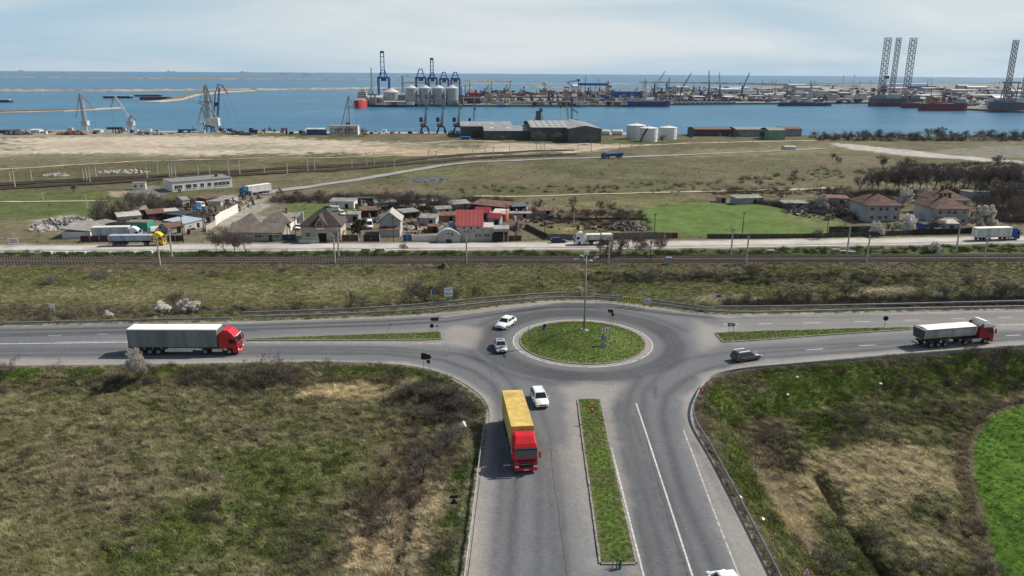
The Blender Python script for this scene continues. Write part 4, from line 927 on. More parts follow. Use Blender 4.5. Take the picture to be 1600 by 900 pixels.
for k, (x, col) in enumerate(((979, M_SYEL), (995.5, M_SYEL), (1010.5, M_SWHITE))):
    bmat = M_SBLK if k < 2 else M_SRED
    pn = [('board', rect(0, 1.5, 1.5 if k < 2 else 1.3, .72), col, 0)] + [('chevron', chev((-.42 + .42 * i), 1.5, .34, .56, -1), M_SBLK, -.02) for i in range(3)]
    sign(('leftmost yellow chevron board on the far guard rail', 'second yellow chevron board, between another yellow one and a white one', 'white chevron board at the right end of the yellow ones')[k], (x, 479 + k * 2.0), (-.5, .5), pn, R(-4), 1.5, z=0, cat='chevron board', name='chevron_board')
def chevrons_face(): return None
sign('blue arrow direction sign on the tip of the right median', (1142, 522), (-.35, .35), [('arrow_board', arrow(0, 1.6, 1.25, .55, 1), M_SBLUE, 0), ('writing', rect(-.12, 1.68, .7, .07), M_SWHITE, -.017), ('writing', rect(-.12, 1.5, .5, .07), M_SWHITE, -.017)], R(-4), 1.8, z=.1)
sign('small blue direction sign behind the far-right guard rails', (1121.5, 480), (0,), [('arrow_board', arrow(0, 2.1, 1.0, .42, -1), M_SBLUE, 0)], R(-4), 2.3, z=-.3)
sign('round sign plate seen from behind on the thin end of the right median', (1381, 513), (0,), [('round_plate', disc(0, 1.75, .42), M_SBACK, 0)], R(-10), 1.9, z=.1, lean=R(3))
yl = lambda cz, s: [('red_triangle', tri(0, cz, s, False), M_SRED, 0), ('white_centre', tri(0, cz + .01, s * .42, False), M_SWHITE, -.018)]
sign('red and white give-way triangle on the grass of the lower median', (925, 660), (0,), yl(1.75, 1.0), 0, 1.9, z=.12)
sign('red and white give-way triangle at the bend of the right guard rail', (1096, 628), (0,), yl(1.7, 1.0), R(18), 1.9, z=-.1)
wt = lambda cz, s: [('red_triangle', tri(0, cz, s, True), M_SRED, 0), ('white_centre', tri(0, cz, s * .7, True), M_SWHITE, -.018), ('symbol', rect(.02, cz, .1, .22), M_SBLK, -.03)]
sign('red-edged warning triangle by the right guard rail at the bottom edge', (1256, 926), (0,), wt(2.0, .95), R(5), 2.0)
# signs on the island
sign('red and white chevron board on the island', (947, 535.5), (-.45, .5), [('board', rect(0, 2.05, 1.5, .62), M_SWHITE, 0)] + [('chevron', chev(-.48 + .48 * i, 2.05, .36, .58, 1), M_SRED, -.02) for i in range(3)], R(14), 2.3, z=1.15)
def roundabout_sign(label, base, h, z):
    r = sign(label, base, (0,), [('round_plate', disc(0, h, .38), M_SBLUE, 0)], 0, h + .1, z=z)
    for k in range(3):
        a0 = 2 * math.pi * k / 3 + .3; pts = [(.24 * math.cos(a0 + t * .25), h + .24 * math.sin(a0 + t * .25)) for t in range(6)] + [(.14 * math.cos(a0 + t * .25), h + .14 * math.sin(a0 + t * .25)) for t in range(5, -1, -1)]
        poly_panel(MB(), pts, -.018, .01).build('white_arrow', M_SWHITE, r)
    return r
roundabout_sign('lower blue roundabout disc on the near edge of the island', (942, 558.5), 1.85, .25)
roundabout_sign('upper blue roundabout disc below the red and white chevron board', (942, 542.5), 1.5, .95)
sign('dark board and disc seen from behind on the far right of the island', (954, 504), (-.1, .42), [('board', rect(-.1, 2.0, .95, .55), M_SBACK, 0), ('round_plate', disc(.35, 1.45, .28), M_SBACK, 0)], R(-30), 2.2, z=.4)
sign('narrow blue and dark sign plates edge-on at the left of the island', (850, 524), (-.1, .12), [('plate', rect(-.1, 1.35, .3, .9), M_SBLUE, 0), ('plate', rect(.14, 1.6, .28, .6), M_SBACK, -.03)], R(20), 1.9, z=.85)
MB().tube((0, 0, -.3), (0, 0, 1.75), .05, .05, 8).build('pole', M_POST, thing('marker_post', 'bare grey metal post at the left edge of the island', 'post', onz(826.3, 526.5, .3)))
sign('dark T-shaped sign seen from behind beside the left guard rail', (709.5, 808), (0,), [('board', rect(0, 2.2, .8, .3), M_SBACK, 0), ('triangle_plate', tri(0, 1.65, .8), M_SBACK, 0)], R(4), 2.35)
sign('small grey plate seen from behind on the right slope by the guard rail', (1123, 714), (0,), [('plate', rect(0, 1.55, .8, .32), M_SGREY, 0)], R(8), 1.7)
sign('white two-line notice board by the street at the far left', (22, 385.5), (-.8, .8), [('board', rect(0, 1.6, 2.9, 1.7), M_SWHITE, 0), ('writing', rect(0, 1.95, 2.2, .25), M_SBLK, -.02), ('writing', rect(0, 1.35, 2.4, .25), M_SBLK, -.02)], 0, 2.0)
sign('white plate on the fence by the right-hand tiled houses', (1463, 366.5), (-.6, .6), [('board', rect(0, 1.5, 2.3, 1.5), M_SWHITE, 0), ('writing', rect(0, 1.75, 1.2, .2), M_SRED, -.02)], 0, 2.0)
rt = thing('leaning_post', 'leaning thin post with a small dark head on the left median', 'post', onz(603.5, 521.5, .12)); rt.rotation_euler = (0, R(25), 0)
MB().tube((0, 0, 0), (0, 0, 1.7), .03, .03, 6).build('pole', M_POST, rt); MB().lathe([(.02, 1.62), (.13, 1.68), (.13, 1.85), (.02, 1.92)], 10).build('head', M_SBACK, rt)
# street lamp on the island
lb = onz(912.5, 517, 1.55); lamp = thing('street_lamp', 'tall grey street lamp with four arms and a solar panel on the island', 'street lamp', lb)
M_LPOLE = mat('lamp_pole_grey', (.30, .30, .29), .55, .3, var=.12)
MB().tube((0, 0, 0), (0, 0, 12.4), .16, .08, 12).build('pole', M_LPOLE, lamp, True)
MB().lathe([(.02, -.2), (.95, -.2), (.85, .12), (.3, .2), (.02, .22)], 8).build('concrete_base', M_KERB, lamp)
for k, az in enumerate((.35, 1.9, 3.5, 5.05)):
    d = V3((math.cos(az), math.sin(az), 0)); arm = MB(); arm.tube(V3((0, 0, 11.2)), d * 1.5 + V3((0, 0, 11.75)), .06, .05, 6); ao = arm.build('arm', M_LPOLE, lamp)
    MB().box(1.35, 2.1, -.17, .17, 11.72, 11.84, Matrix.Rotation(az, 4, 'Z')).build('lamp_head', M_SGREY, ao)
MB().box(-.34, .34, -.42, .42, -.03, .03, Matrix.Translation((0, 0, 12.6)) @ Matrix.Rotation(R(-50), 4, 'X')).build('solar_panel', mat('solar_panel', (.16, .18, .22), .2, var=.1), lamp)
MB().box(-.42, .42, -.5, .5, -.045, .02, Matrix.Translation((0, 0, 12.6)) @ Matrix.Rotation(R(-50), 4, 'X')).build('panel_frame', M_SWHITE, lamp)
# odds and ends at the roadside
q = at(724, 676); bg_ = thing('plastic_bag', 'white plastic bag caught on a stake beside the left guard rail', 'bag', q)
MB().tube((0, 0, -.2), (0, 0, 1.0), .03, .03, 6).build('stake', M_CHASSIS, bg_)
b = MB(); rgs = []
for i in range(7):
    z = .55 + i * .16; r = (.12, .26, .33, .30, .26, .18, .05)[i]; rgs.append([(r * (1 + .3 * math.sin(3 * t + i)) * math.cos(t * 2 * math.pi / 9), r * (1 + .25 * math.cos(2 * t + i)) * math.sin(t * 2 * math.pi / 9), z) for t in range(9)])
b.loft(rgs).build('bag_sheet', mat('white_plastic', (.78, .77, .76), .5, var=.08), bg_, True)
q = onz(967, 888, .0); po = thing('post_pair', 'pair of short cut pipes, one green, at the near end of the lower median', 'post', q)
MB().tube((-.55, 0, 0), (-.48, .1, .75), .05, .05, 8).build('bare_pipe', M_POST, po); MB().tube((.05, -.1, 0), (.12, 0, .9), .12, .12, 10).build('green_pipe', mat('green_paint', (.02, .13, .08), .5), po); MB().tube((-.2, 0, 0), (-.16, .05, .8), .05, .05, 8).build('rusty_pipe', M_RAIL, po)
for k, (x, y, lb_) in enumerate(((1245, 590, 'white litter scrap on the right slope near the bend'), (1375, 600, 'pale litter scrap in the middle of the right slope'), (1230, 617, 'small white litter scrap low on the right slope'), (1155, 778, 'white litter scrap against the right guard rail'), (1190, 812, 'white litter scrap on the verge outside the right guard rail'))):
    s = .34; b = MB(); vs = [(random.uniform(-s, s), random.uniform(-s, s), random.uniform(.02, .3)) for _ in range(9)]
    b.add([(0, 0, .32)] + [(s * math.cos(t * .785) * random.uniform(.6, 1.1), s * math.sin(t * .785) * random.uniform(.6, 1.1), random.uniform(.0, .14)) for t in range(8)], [(0, i + 1, (i + 1) % 8 + 1) for i in range(8)])
    o = b.build('litter', mat('white_plastic', 0), None); o.location = at(x, y); tag(o, lb_, 'litter', 'litter on the right slope')
# ================================================================ THE SETTLEMENT
def wallm(n, c, var=.14, vs=.35): return mat('wall_' + n, c, .9, 0, var, vs, bump=.15, bs=6)
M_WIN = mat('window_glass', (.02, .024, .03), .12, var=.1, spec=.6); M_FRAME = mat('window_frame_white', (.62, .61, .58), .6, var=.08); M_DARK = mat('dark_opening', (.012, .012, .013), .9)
M_TILE = mat('clay_roof_tiles', (.125, .068, .052), .9, var=.45, vs=.6, bump=.8, bs=5); M_BRICKC = mat('chimney_brick', (.17, .085, .06), .9, var=.3)
def window(parent, x, y, z, w, h, ax='x', out=-1, frame=None, mull=True):
    b = MB(); t = .07
    def bx(u0, u1, z0, z1, d0, d1, mb):
        d0, d1 = sorted((d0 * out, d1 * out))
        if ax == 'x': mb.box(x + u0, x + u1, y + d0, y + d1, z + z0, z + z1)
        else: mb.box(x + d0, x + d1, y + u0, y + u1, z + z0, z + z1)
    for a in ((-w / 2 - t, -w / 2, 0, h), (w / 2, w / 2 + t, 0, h), (-w / 2 - t, w / 2 + t, -t, 0), (-w / 2 - t, w / 2 + t, h, h + t)) + (((-.04, .04, 0, h),) if mull else ()): bx(*a, -.05, .07, b)
    f = b.build('window', frame or M_FRAME, parent); p = MB(); bx(-w / 2, w / 2, 0, h, -.05, .02, p); p.build('pane', M_WIN, f)
    s = MB(); bx(-w / 2 - .15, w / 2 + .15, -.16, -.075, 0, .16, s); s.build('sill', frame or M_FRAME, f); return f
def roofpart(kind, w, d, h, rh, ov, th=.18, axis='x'):
    x0, x1, y0, y1 = -ov, w + ov, -ov, d + ov; b = MB()
    if kind == 'flat': return b.box(x0, x1, y0, y1, h, h + th)
    if kind == 'shed': # high at the back
        return b.add([(x0, y0, h), (x1, y0, h), (x1, y1, h + rh), (x0, y1, h + rh), (x0, y0, h + th), (x1, y0, h + th), (x1, y1, h + rh + th), (x0, y1, h + rh + th)], [(3, 2, 1, 0), (4, 5, 6, 7), (0, 1, 5, 4), (1, 2, 6, 5), (2, 3, 7, 6), (3, 0, 4, 7)])
    if kind == 'gable' and axis == 'x':
        ym = (y0 + y1) / 2; P_ = [(y0, h), (ym, h + rh), (y1, h), (y1, h - th), (ym, h + rh - th), (y0, h - th)]
        n = 6; return b.add([(x0, *p) for p in P_] + [(x1, *p) for p in P_], [(0, 1, 7, 6), (1, 2, 8, 7), (2, 3, 9, 8), (3, 4, 10, 9), (4, 5, 11, 10), (5, 0, 6, 11), (0, 5, 4, 1), (1, 4, 3, 2), (6, 7, 10, 11), (7, 8, 9, 10)])
    if kind == 'gable':
        xm = (x0 + x1) / 2; P_ = [(x0, h), (xm, h + rh), (x1, h), (x1, h - th), (xm, h + rh - th), (x0, h - th)]
        return b.add([(p[0], y0, p[1]) for p in P_] + [(p[0], y1, p[1]) for p in P_], [(0, 1, 7, 6), (1, 2, 8, 7), (2, 3, 9, 8), (3, 4, 10, 9), (4, 5, 11, 10), (5, 0, 6, 11), (0, 5, 4, 1), (1, 4, 3, 2), (6, 7, 10, 11), (7, 8, 9, 10)])
    # hip
    r = min(w, d) / 2 + ov
    if w >= d: A, B = (x0 + r, (y0 + y1) / 2), (x1 - r, (y0 + y1) / 2)
    else: A, B = ((x0 + x1) / 2, y0 + r), ((x0 + x1) / 2, y1 - r)
    v = [(x0, y0, h), (x1, y0, h), (x1, y1, h), (x0, y1, h), (x0, y0, h - th), (x1, y0, h - th), (x1, y1, h - th), (x0, y1, h - th), (*A, h + rh), (*B, h + rh)]
    if w >= d: f = [(0, 1, 9, 8), (1, 2, 9), (2, 3, 8, 9), (3, 0, 8)]
    else: f = [(0, 1, 8), (1, 2, 9, 8), (2, 3, 9), (3, 0, 8, 9)]
    return b.add(v, f + [(0, 4, 5, 1), (1, 5, 6, 2), (2, 6, 7, 3), (3, 7, 4, 0), (7, 6, 5, 4)])
def house(name, label, pl, pr, d, h, roof, rh, wm, rm, wins=(), side=(), ov=.45, axis='x', cat='house', rot=None, group=None, door=None, chim=(), base=.6, width=None, frame=None, rparts=None):
    a = at(*pl); b = at(*pr); w = width or (b - a).xy.length; rz = math.atan2(b.y - a.y, b.x - a.x) if rot is None else rot
    root = thing(name, label, cat, (a.x, a.y, min(a.z, b.z)), rz, group); wl_ = MB(); wl_.box(0, w, 0, d, -base, h - .02)
    if roof == 'gable':
        if axis == 'y': wl_.add([(0, 0, h - .02), (w, 0, h - .02), (w / 2, 0, h + rh - .25), (0, d, h - .02), (w, d, h - .02), (w / 2, d, h + rh - .25)], [(0, 1, 2), (3, 5, 4)])
        else: wl_.add([(0, 0, h - .02), (0, d, h - .02), (0, d / 2, h + rh - .25), (w, 0, h - .02), (w, d, h - .02), (w, d / 2, h + rh - .25)], [(0, 2, 1), (3, 4, 5)])
    wl_.build('wall', wm, root); rf = roofpart(roof, w, d, h, rh, ov, axis=axis).build('roof', rm, root)
    for (u, z, ww, hh) in wins: window(root, u * w, 0, z, ww, hh, 'x', -1, frame)
    for (v, z, ww, hh) in side: window(root, 0, v * d, z, ww, hh, 'y', -1, frame)
    if door:
        u, ww, hh, dm = door; dd = MB().box(u * w - ww / 2, u * w + ww / 2, -.06, .02, 0, hh).build('door', dm, root); MB().box(u * w + ww / 2 - .2, u * w + ww / 2 - .1, -.1, -.055, .95, 1.05).build('handle', M_CHROME, dd)
    for (u, v, zz, s) in chim: MB().box(u * w - s / 2, u * w + s / 2, v * d - s / 2, v * d + s / 2, h + .3, h + rh + zz).build('chimney', M_BRICKC, rf); MB().box(u * w - s / 2 - .12, u * w + s / 2 + .12, v * d - s / 2 - .12, v * d + s / 2 + .12, h + rh + zz + .002, h + rh + zz + .16).build('chimney_cap', M_CHASSIS, rf)
    return root, w
M_RBROWN = mat('brown_roof_tile', (.062, .045, .038), .7, var=.2, vs=.8, bump=.4, bs=5); M_RGREY = mat('grey_brown_roof_tile', (.17, .145, .12), .9, var=.25, vs=.5, bump=.5, bs=4)
M_RRED = mat('red_metal_roof', (.38, .085, .08), .5, var=.12, vs=.4); M_ASB = mat('weathered_fibre_cement', (.25, .235, .21), .95, var=.3, vs=.5, bump=.4, bs=4); M_RUST = mat('rusty_sheet', (.17, .09, .065), .85, var=.35, vs=.6)
BEI, GRW, WHT = wallm('beige', (.40, .345, .285)), wallm('grey_white', (.40, .385, .36)), wallm('white', (.62, .60, .56)); GRY = wallm('grey', (.30, .295, .285), .25); BLUEG = wallm('blue_grey', (.33, .37, .42), .2)
M_GATEBLU = mat('gate_dark_blue', (.018, .045, .10), .5); M_GATEBR = mat('gate_brown', (.085, .06, .042), .7, var=.2); M_GATEBK = mat('gate_black', (.02, .02, .022), .6); M_BLUE = mat('bright_blue_sheet', (.015, .075, .26), .5)
r, w = house('bungalow', 'long low beige bungalow with grey roof facing the street', (360, 376.5), (442, 376.5), 8, 2.6, 'gable', 2.3, BEI, M_RGREY, ((.13, 1.0, 1.6, 1.0), (.22, 1.0, .6, .9), (.53, 1.0, 2.0, 1.0), (.62, 1.0, .6, .9), (.89, .9, 1.2, 1.1)), door=(.77, 1.0, 2.0, M_GATEBR))
MB().box(.72 * w, .93 * w, -1.0, .0, 2.15, 2.27).build('canopy', M_ASB, r)
r, w = house('house', 'white house with hipped grey-brown roof behind the long bungalow', (409, 361), (454, 361), 8.0, 3.0, 'hip', 2.5, WHT, M_RGREY, ((.12, 1.2, .9, 1.1), (.62, 1.2, 2.0, 1.1)))
house('house', 'hip-roofed wing left of the white house behind the bungalow', (372, 363), (407, 363), 7.6, 3.2, 'hip', 2.5, WHT, M_RGREY, ((.5, 1.2, 1., 1.),))
# dark brown roofed house with dormer and balcony
r, w = house('house', 'two-storey beige house with dark brown roof, gabled dormer and balcony', (472, 377.5), (533, 377), 9.5, 4.7, 'hip', 4.2, wallm('sand', (.46, .40, .33)), M_RBROWN, ((.16, 1.5, 1.2, 1.2), (.86, 1.5, 1.2, 1.2)), ov=.7, door=(.53, 2.4, 2.5, M_DARK))
b = MB().prof([(w * .36, 4.2), (w * .62, 4.2), (w * .62, 5.2), (w * .49, 7.6), (w * .36, 5.2)], -.95, 4.5); b.build('dormer', wallm('sand', 0), r)
b = MB(); P_ = [(w * .30, 4.95), (w * .49, 8.15), (w * .68, 4.95), (w * .68, 4.75), (w * .49, 7.85), (w * .30, 4.75)]
b.add([(p[0], -1.35, p[1]) for p in P_] + [(p[0], 4.7, p[1]) for p in P_], [(0, 1, 7, 6), (1, 2, 8, 7), (2, 3, 9, 8), (3, 4, 10, 9), (4, 5, 11, 10), (5, 0, 6, 11), (0, 5, 4, 1), (1, 4, 3, 2), (6, 7, 10, 11), (7, 8, 9, 10)]); b.build('dormer_roof', M_RBROWN, r)
window(r, w * .49, -.95, 4.75, .9, 1.7); window(r, w * .425, -.95, 5.1, .4, .6, mull=False); window(r, w * .555, -.95, 5.1, .4, .6, mull=False)
b = MB(); b.lathe([(.02, 4.0), (1.5, 4.05), (1.65, 4.25), (1.65, 4.32), (.02, 4.32)], 20, (w * .49, -1.0, 0)); bl = b.build('balcony', wallm('sand', 0), r)
b = MB()
for i in range(11): t = math.pi + math.pi * i / 10; b.tube((w * .49 + 1.6 * math.cos(t), -1.0 + 1.6 * math.sin(t), 4.3), (w * .49 + 1.6 * math.cos(t), -1.0 + 1.6 * math.sin(t), 5.2), .035, .035, 5)
for i in range(10): t0, t1 = math.pi + math.pi * i / 10, math.pi + math.pi * (i + 1) / 10; b.tube((w * .49 + 1.6 * math.cos(t0), -1.0 + 1.6 * math.sin(t0), 5.2), (w * .49 + 1.6 * math.cos(t1), -1.0 + 1.6 * math.sin(t1), 5.2), .05, .05, 5)
b.build('railing', M_CHASSIS, bl)
b = MB().box(-.6, w * .45, -2.0, -.02, -.5, .75); pch = b.build('porch', WHT, r); b = MB()
for i in range(13): b.box(-.55 + i * (w * .45 + .5) / 12, -.48 + i * (w * .45 + .5) / 12, -1.95, -1.88, .752, 1.6)
b.box(-.6, w * .45, -1.97, -1.86, 1.6, 1.68); b.build('railing', M_FRAME, pch)
MB().tube((-1.2, 8, 0), (-1.2, 8, 7.5), .5, .45, 10).build('pipe', mat('bright_pipe', (.5, .5, .48), .5, .3), thing('flue_pipe', 'pale metal flue standing behind the dark-roofed house', 'chimney', r.location, r.rotation_euler.z))
# gable-fronted house
r, w = house('house', 'narrow grey gable-fronted house with pale verges and brown lean-to', (594, 368), (626, 368), 8, 4.6, 'gable', 2.8, GRW, mat('pale_roof_sheet', (.36, .34, .30), .9, var=.2, vs=.5), ((.28, 2.3, 1.3, .8), (.78, 2.3, 1.3, .9)), axis='y', ov=.5)
MB().add([(-.2, -2.6, 2.05), (w + .1, -2.6, 2.05), (w + .1, -.02, 2.7), (-.2, -.02, 2.7), (-.2, -2.6, 2.2), (w + .1, -2.6, 2.2), (w + .1, -.02, 2.85), (-.2, -.02, 2.85)], [(3, 2, 1, 0), (4, 5, 6, 7), (0, 1, 5, 4), (1, 2, 6, 5), (2, 3, 7, 6), (3, 0, 4, 7)]).build('lean_to_roof', M_RUST, r)
MB().box(-.1, w, -2.4, -.02, -.6, 2.02).build('lean_to_wall', GRW, r)
# red-roofed house
r, w = house('house', 'grey block house with large red metal roof', (713.5, 377), (754, 377), 10, 4.7, 'gable', 4.0, wallm('mauve_grey', (.42, .375, .355)), M_RRED, ((.28, 3.6, .7, .8), (.55, 3.6, .7, .8), (.82, 3.6, .7, .8), (.08, 1.2, .7, 1.2), (.76, 1.1, .8, 1.3), (.90, 1.1, .8, 1.3)), ov=.3)
b = MB()
for i in range(7): x = -.3 + (w + .6) * (i + .5) / 7; b.add([(x - .04, -.32, 4.72), (x + .04, -.32, 4.72), (x + .04, 4.98, 8.73), (x - .04, 4.98, 8.73)], [(0, 1, 2, 3)])
b.build('standing_seams', mat('red_metal_seam', (.30, .04, .04), .5), r)
MB().box(w + .01, w + 3.4, .4, 8, -.5, 4.2).build('side_extension', wallm('mauve_grey', 0), r); window(r, w + 1.3, .4, 1.2, 1.5, 1.1)
b = MB().box(-2.4, -.02, 2.5, 9, -.5, 4.3); b.build('rear_wing', mat('blue_grey_sheet', (.20, .225, .26), .7, var=.2), r)
# arched glass annexe
aa = at(683.5, 379); bb = at(719.5, 379); w = (bb - aa).xy.length; r = thing('annexe', 'arch-roofed glazed annexe left of the red-roofed house', 'annexe', aa, math.atan2(bb.y - aa.y, bb.x - aa.x))
arc = [(w * i / 12, 2.3 + 1.7 * math.sin(math.pi * i / 12)) for i in range(13)]
MB().prof([(.05, -.4), (w - .05, -.4)] + [(max(.05, min(w - .05, p[0])), p[1] - .12) for p in arc[::-1]], 0, 6).build('wall', mat('pale_polycarbonate', (.36, .375, .33), .4, var=.15, vs=.8), r)
b = MB(); rr = [[(p[0], -.3, p[1]), (p[0], 6.2, p[1]), (p[0], 6.2, p[1] + .1), (p[0], -.3, p[1] + .1)] for p in arc]; b.loft(rr).build('arched_roof', mat('pale_sheet', (.46, .47, .47), .5, var=.12), r)
for i in range(10): x = .3 + (w - .6) * i / 9; MB().box(x - .04, x + .04, -.06, -.005, -.3, 2.1 + 1.5 * math.sin(math.pi * x / w)).build('mullion', M_FRAME, r)
MB().box(w * .36, w * .62, -.08, -.01, 0, 1.0).build('door', M_GATEBR, r); window(r, w * .48, -.03, 2.3, 1.0, .7); window(r, w * .65, -.03, 1.7, .6, 1.4, mull=False)
# carport
aa = at(767, 377.2); r = thing('carport', 'dark open carport with grey concrete lintel right of the red-roofed house', 'carport', aa, 0)
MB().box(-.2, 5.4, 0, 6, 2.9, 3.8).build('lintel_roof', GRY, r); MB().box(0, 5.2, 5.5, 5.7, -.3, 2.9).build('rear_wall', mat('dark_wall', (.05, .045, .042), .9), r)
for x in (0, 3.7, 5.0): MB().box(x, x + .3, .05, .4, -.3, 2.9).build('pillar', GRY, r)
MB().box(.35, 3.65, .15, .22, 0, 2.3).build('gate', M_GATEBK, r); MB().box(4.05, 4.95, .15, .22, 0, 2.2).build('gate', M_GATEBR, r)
# sheds and outbuildings
SH = [('red-roofed dark shed behind the red-roofed house', (742, 343), (764, 343), 6, 2.4, 'gable', 1.6, GRY, mat('maroon_sheet', (.24, .03, .045), .6, var=.15)), ('maroon-roofed lean-to behind the carport', (763, 352), (781, 352), 5, 2.4, 'gable', 1.4, GRY, mat('maroon_sheet', 0)),
      ('open shelter with orange and white sheeting behind the carport', (769, 346), (790, 346), 5, 2.6, 'shed', .8, mat('orange_tarp', (.55, .14, .06), .7, var=.25), mat('white_orange_sheet', (.60, .45, .40), .7, var=.3, vs=.3)), ('long rust-brown shed at the back of the red-roofed plot', (736, 330), (790, 334), 7, 2.6, 'shed', .9, mat('dark_wall', 0), M_RUST),
      ('low grey shed with dark doorway between the gabled and red-roofed houses', (655, 352), (681, 352), 5, 2.4, 'shed', .5, BLUEG, M_ASB), ('small brick shed with rust roof near the red-roofed house', (687, 347), (712, 347), 5, 2.2, 'shed', .4, wallm('brick', (.27, .14, .09)), M_RUST),
      ('white-washed shed with dark opening behind the brown gate', (515, 326), (553, 326), 6, 2.6, 'shed', .4, WHT, M_ASB), ('dark blue shed at the back of the green yard', (557, 319), (588, 319), 4, 2.2, 'flat', .2, M_GATEBLU, M_CHASSIS), ('pale tarpaulin shelter under the bare trees', (586, 326), (620, 325), 5, 2.3, 'gable', 1.0, GRW, M_ASB),
      ('pale flat-roofed shed above the white lorry', (186, 352), (222, 348), 7, 2.6, 'shed', .4, GRW, mat('pale_flat_roof', (.44, .41, .36), .9, var=.2)), ('lean-to with pale sagging roof at the left end of the yard', (142, 372), (168, 360), 8, 2.2, 'shed', 1.0, WHT, M_ASB),
      ('rust-brown roofed shed in the junk yard', (232, 345), (258, 343), 7, 2.4, 'gable', 1.0, mat('dark_wall', 0), M_RUST), ('open shelter with pale roof in the junk yard', (259, 342), (281, 341), 6, 2.6, 'flat', .2, mat('dark_wall', 0), mat('pale_flat_roof', 0)),
      ('shed with blue-grey metal roof at the yard corner', (289, 362), (319, 355), 8, 2.6, 'shed', .5, GRW, mat('blue_metal_roof', (.34, .39, .45), .45, var=.1)), ('small rust-roofed kiosk beside the blue-grey metal roof', (262, 366), (288, 363), 5, 2.2, 'gable', 1.1, GRY, M_RUST),
      ('pale shed at the back of the junk yard', (286, 325), (297, 324), 5, 3.0, 'gable', 1.0, GRW, M_ASB), ('low hut with pale flat roof left of the tiled houses', (1150, 320), (1192, 318), 5, 2.4, 'shed', .5, GRY, M_ASB), ('ruined dark hut beside the green meadow', (1118, 316), (1135, 317), 5, 2.0, 'gable', .8, GRY, M_RUST),
      ('low rubble-walled shed among bushes left of the tiled houses', (1225, 325), (1262, 326), 5, 2.0, 'shed', .3, GRY, M_ASB), ('blue shed with small window before the right-hand tiled house', (1443, 363), (1463, 363), 4, 2.5, 'flat', .15, M_BLUE, M_CHASSIS),
      ('pale market lean-to before the right-hand tiled house', (1464, 361), (1496, 361), 4, 2.4, 'shed', .7, GRW, mat('pale_flat_roof', 0)), ('concrete ruin with rubble top among the trees at far right', (1513, 312), (1545, 312), 6, 3.2, 'flat', .4, BLUEG, M_ASB), ('dark huts under the trees behind the left tiled house', (1290, 318), (1325, 320), 6, 2.4, 'shed', .4, GRY, M_RUST),
      ('dark plank shed between the flue and the white car', (447, 350), (466, 350), 5, 2.4, 'shed', .4, mat('dark_wall', 0), M_ASB), ('grey garage behind the brown gate', (541, 347), (560, 347), 6, 2.5, 'flat', .2, GRY, M_ASB),
      ('rusty shelter behind the white minibus', (566, 340), (590, 339), 5, 2.3, 'shed', .5, mat('dark_wall', 0), M_RUST), ('long dark lean-to right of the gabled house', (630, 342), (655, 341), 5, 2.3, 'shed', .5, mat('dark_wall', 0), M_ASB), ('low brown hut in front of the low grey shed', (668, 364), (684, 364), 4, 2.0, 'flat', .15, M_GATEBR, M_RUST),
      ('pale shack behind the low brick shed', (682, 336), (706, 335), 5, 2.2, 'gable', .8, GRW, M_ASB), ('dark garage left of the pale flat-roofed shed', (160, 362), (184, 358), 6, 2.4, 'flat', .2, mat('dark_wall', 0), M_ASB), ('grey-roofed shed behind the rust-brown roofed one', (205, 340), (232, 337), 6, 2.4, 'gable', .9, GRY, M_ASB),
      ('open dark shelter between junk yard and white wall', (282, 347), (310, 343), 7, 2.6, 'flat', .2, mat('dark_wall', 0), M_CHASSIS), ('rusty hut at the top of the junk yard', (322, 320), (342, 317), 5, 2.3, 'shed', .4, M_RUST, M_RUST), ('pale ruin beside the crumbling wall', (345, 322), (372, 314), 5, 2.0, 'flat', .15, GRW, M_ASB),
      ('dark shed under the bare trees behind the panels', (660, 324), (690, 323), 5, 2.3, 'gable', .8, mat('dark_wall', 0), M_ASB), ('small grey shed at the left of the vegetable plots', (842, 338), (862, 338), 4, 2.0, 'shed', .4, GRY, M_RUST), ('teal-sheeted dark shed right of the orange shelter', (800, 332), (822, 331), 5, 2.2, 'gable', .9, mat('dark_wall', 0), mat('teal_sheet', (.10, .14, .15), .6, var=.25)), ('grey rubble store beside the blossom tree', (795, 342), (830, 342), 4, 1.8, 'flat', .15, GRY, M_ASB), ('low weathered shed behind the trees and red roof', (706, 328), (736, 326), 6, 1.9, 'shed', .6, GRY, M_ASB)]
for lb_, pl, pr, d, h, rk, rh, wm_, rm_ in SH:
    wd = (at(*pr) - at(*pl)).xy.length
    house('shed', lb_, pl, pr, d, h, rk, rh, wm_, rm_, ((.3, 1.0, .8, .8),) if wd > 4 and wm_ in (GRW, WHT, BLUEG, M_BLUE) else (), ov=.25, cat='shed', door=(.7, 1.2, 1.9, M_DARK))
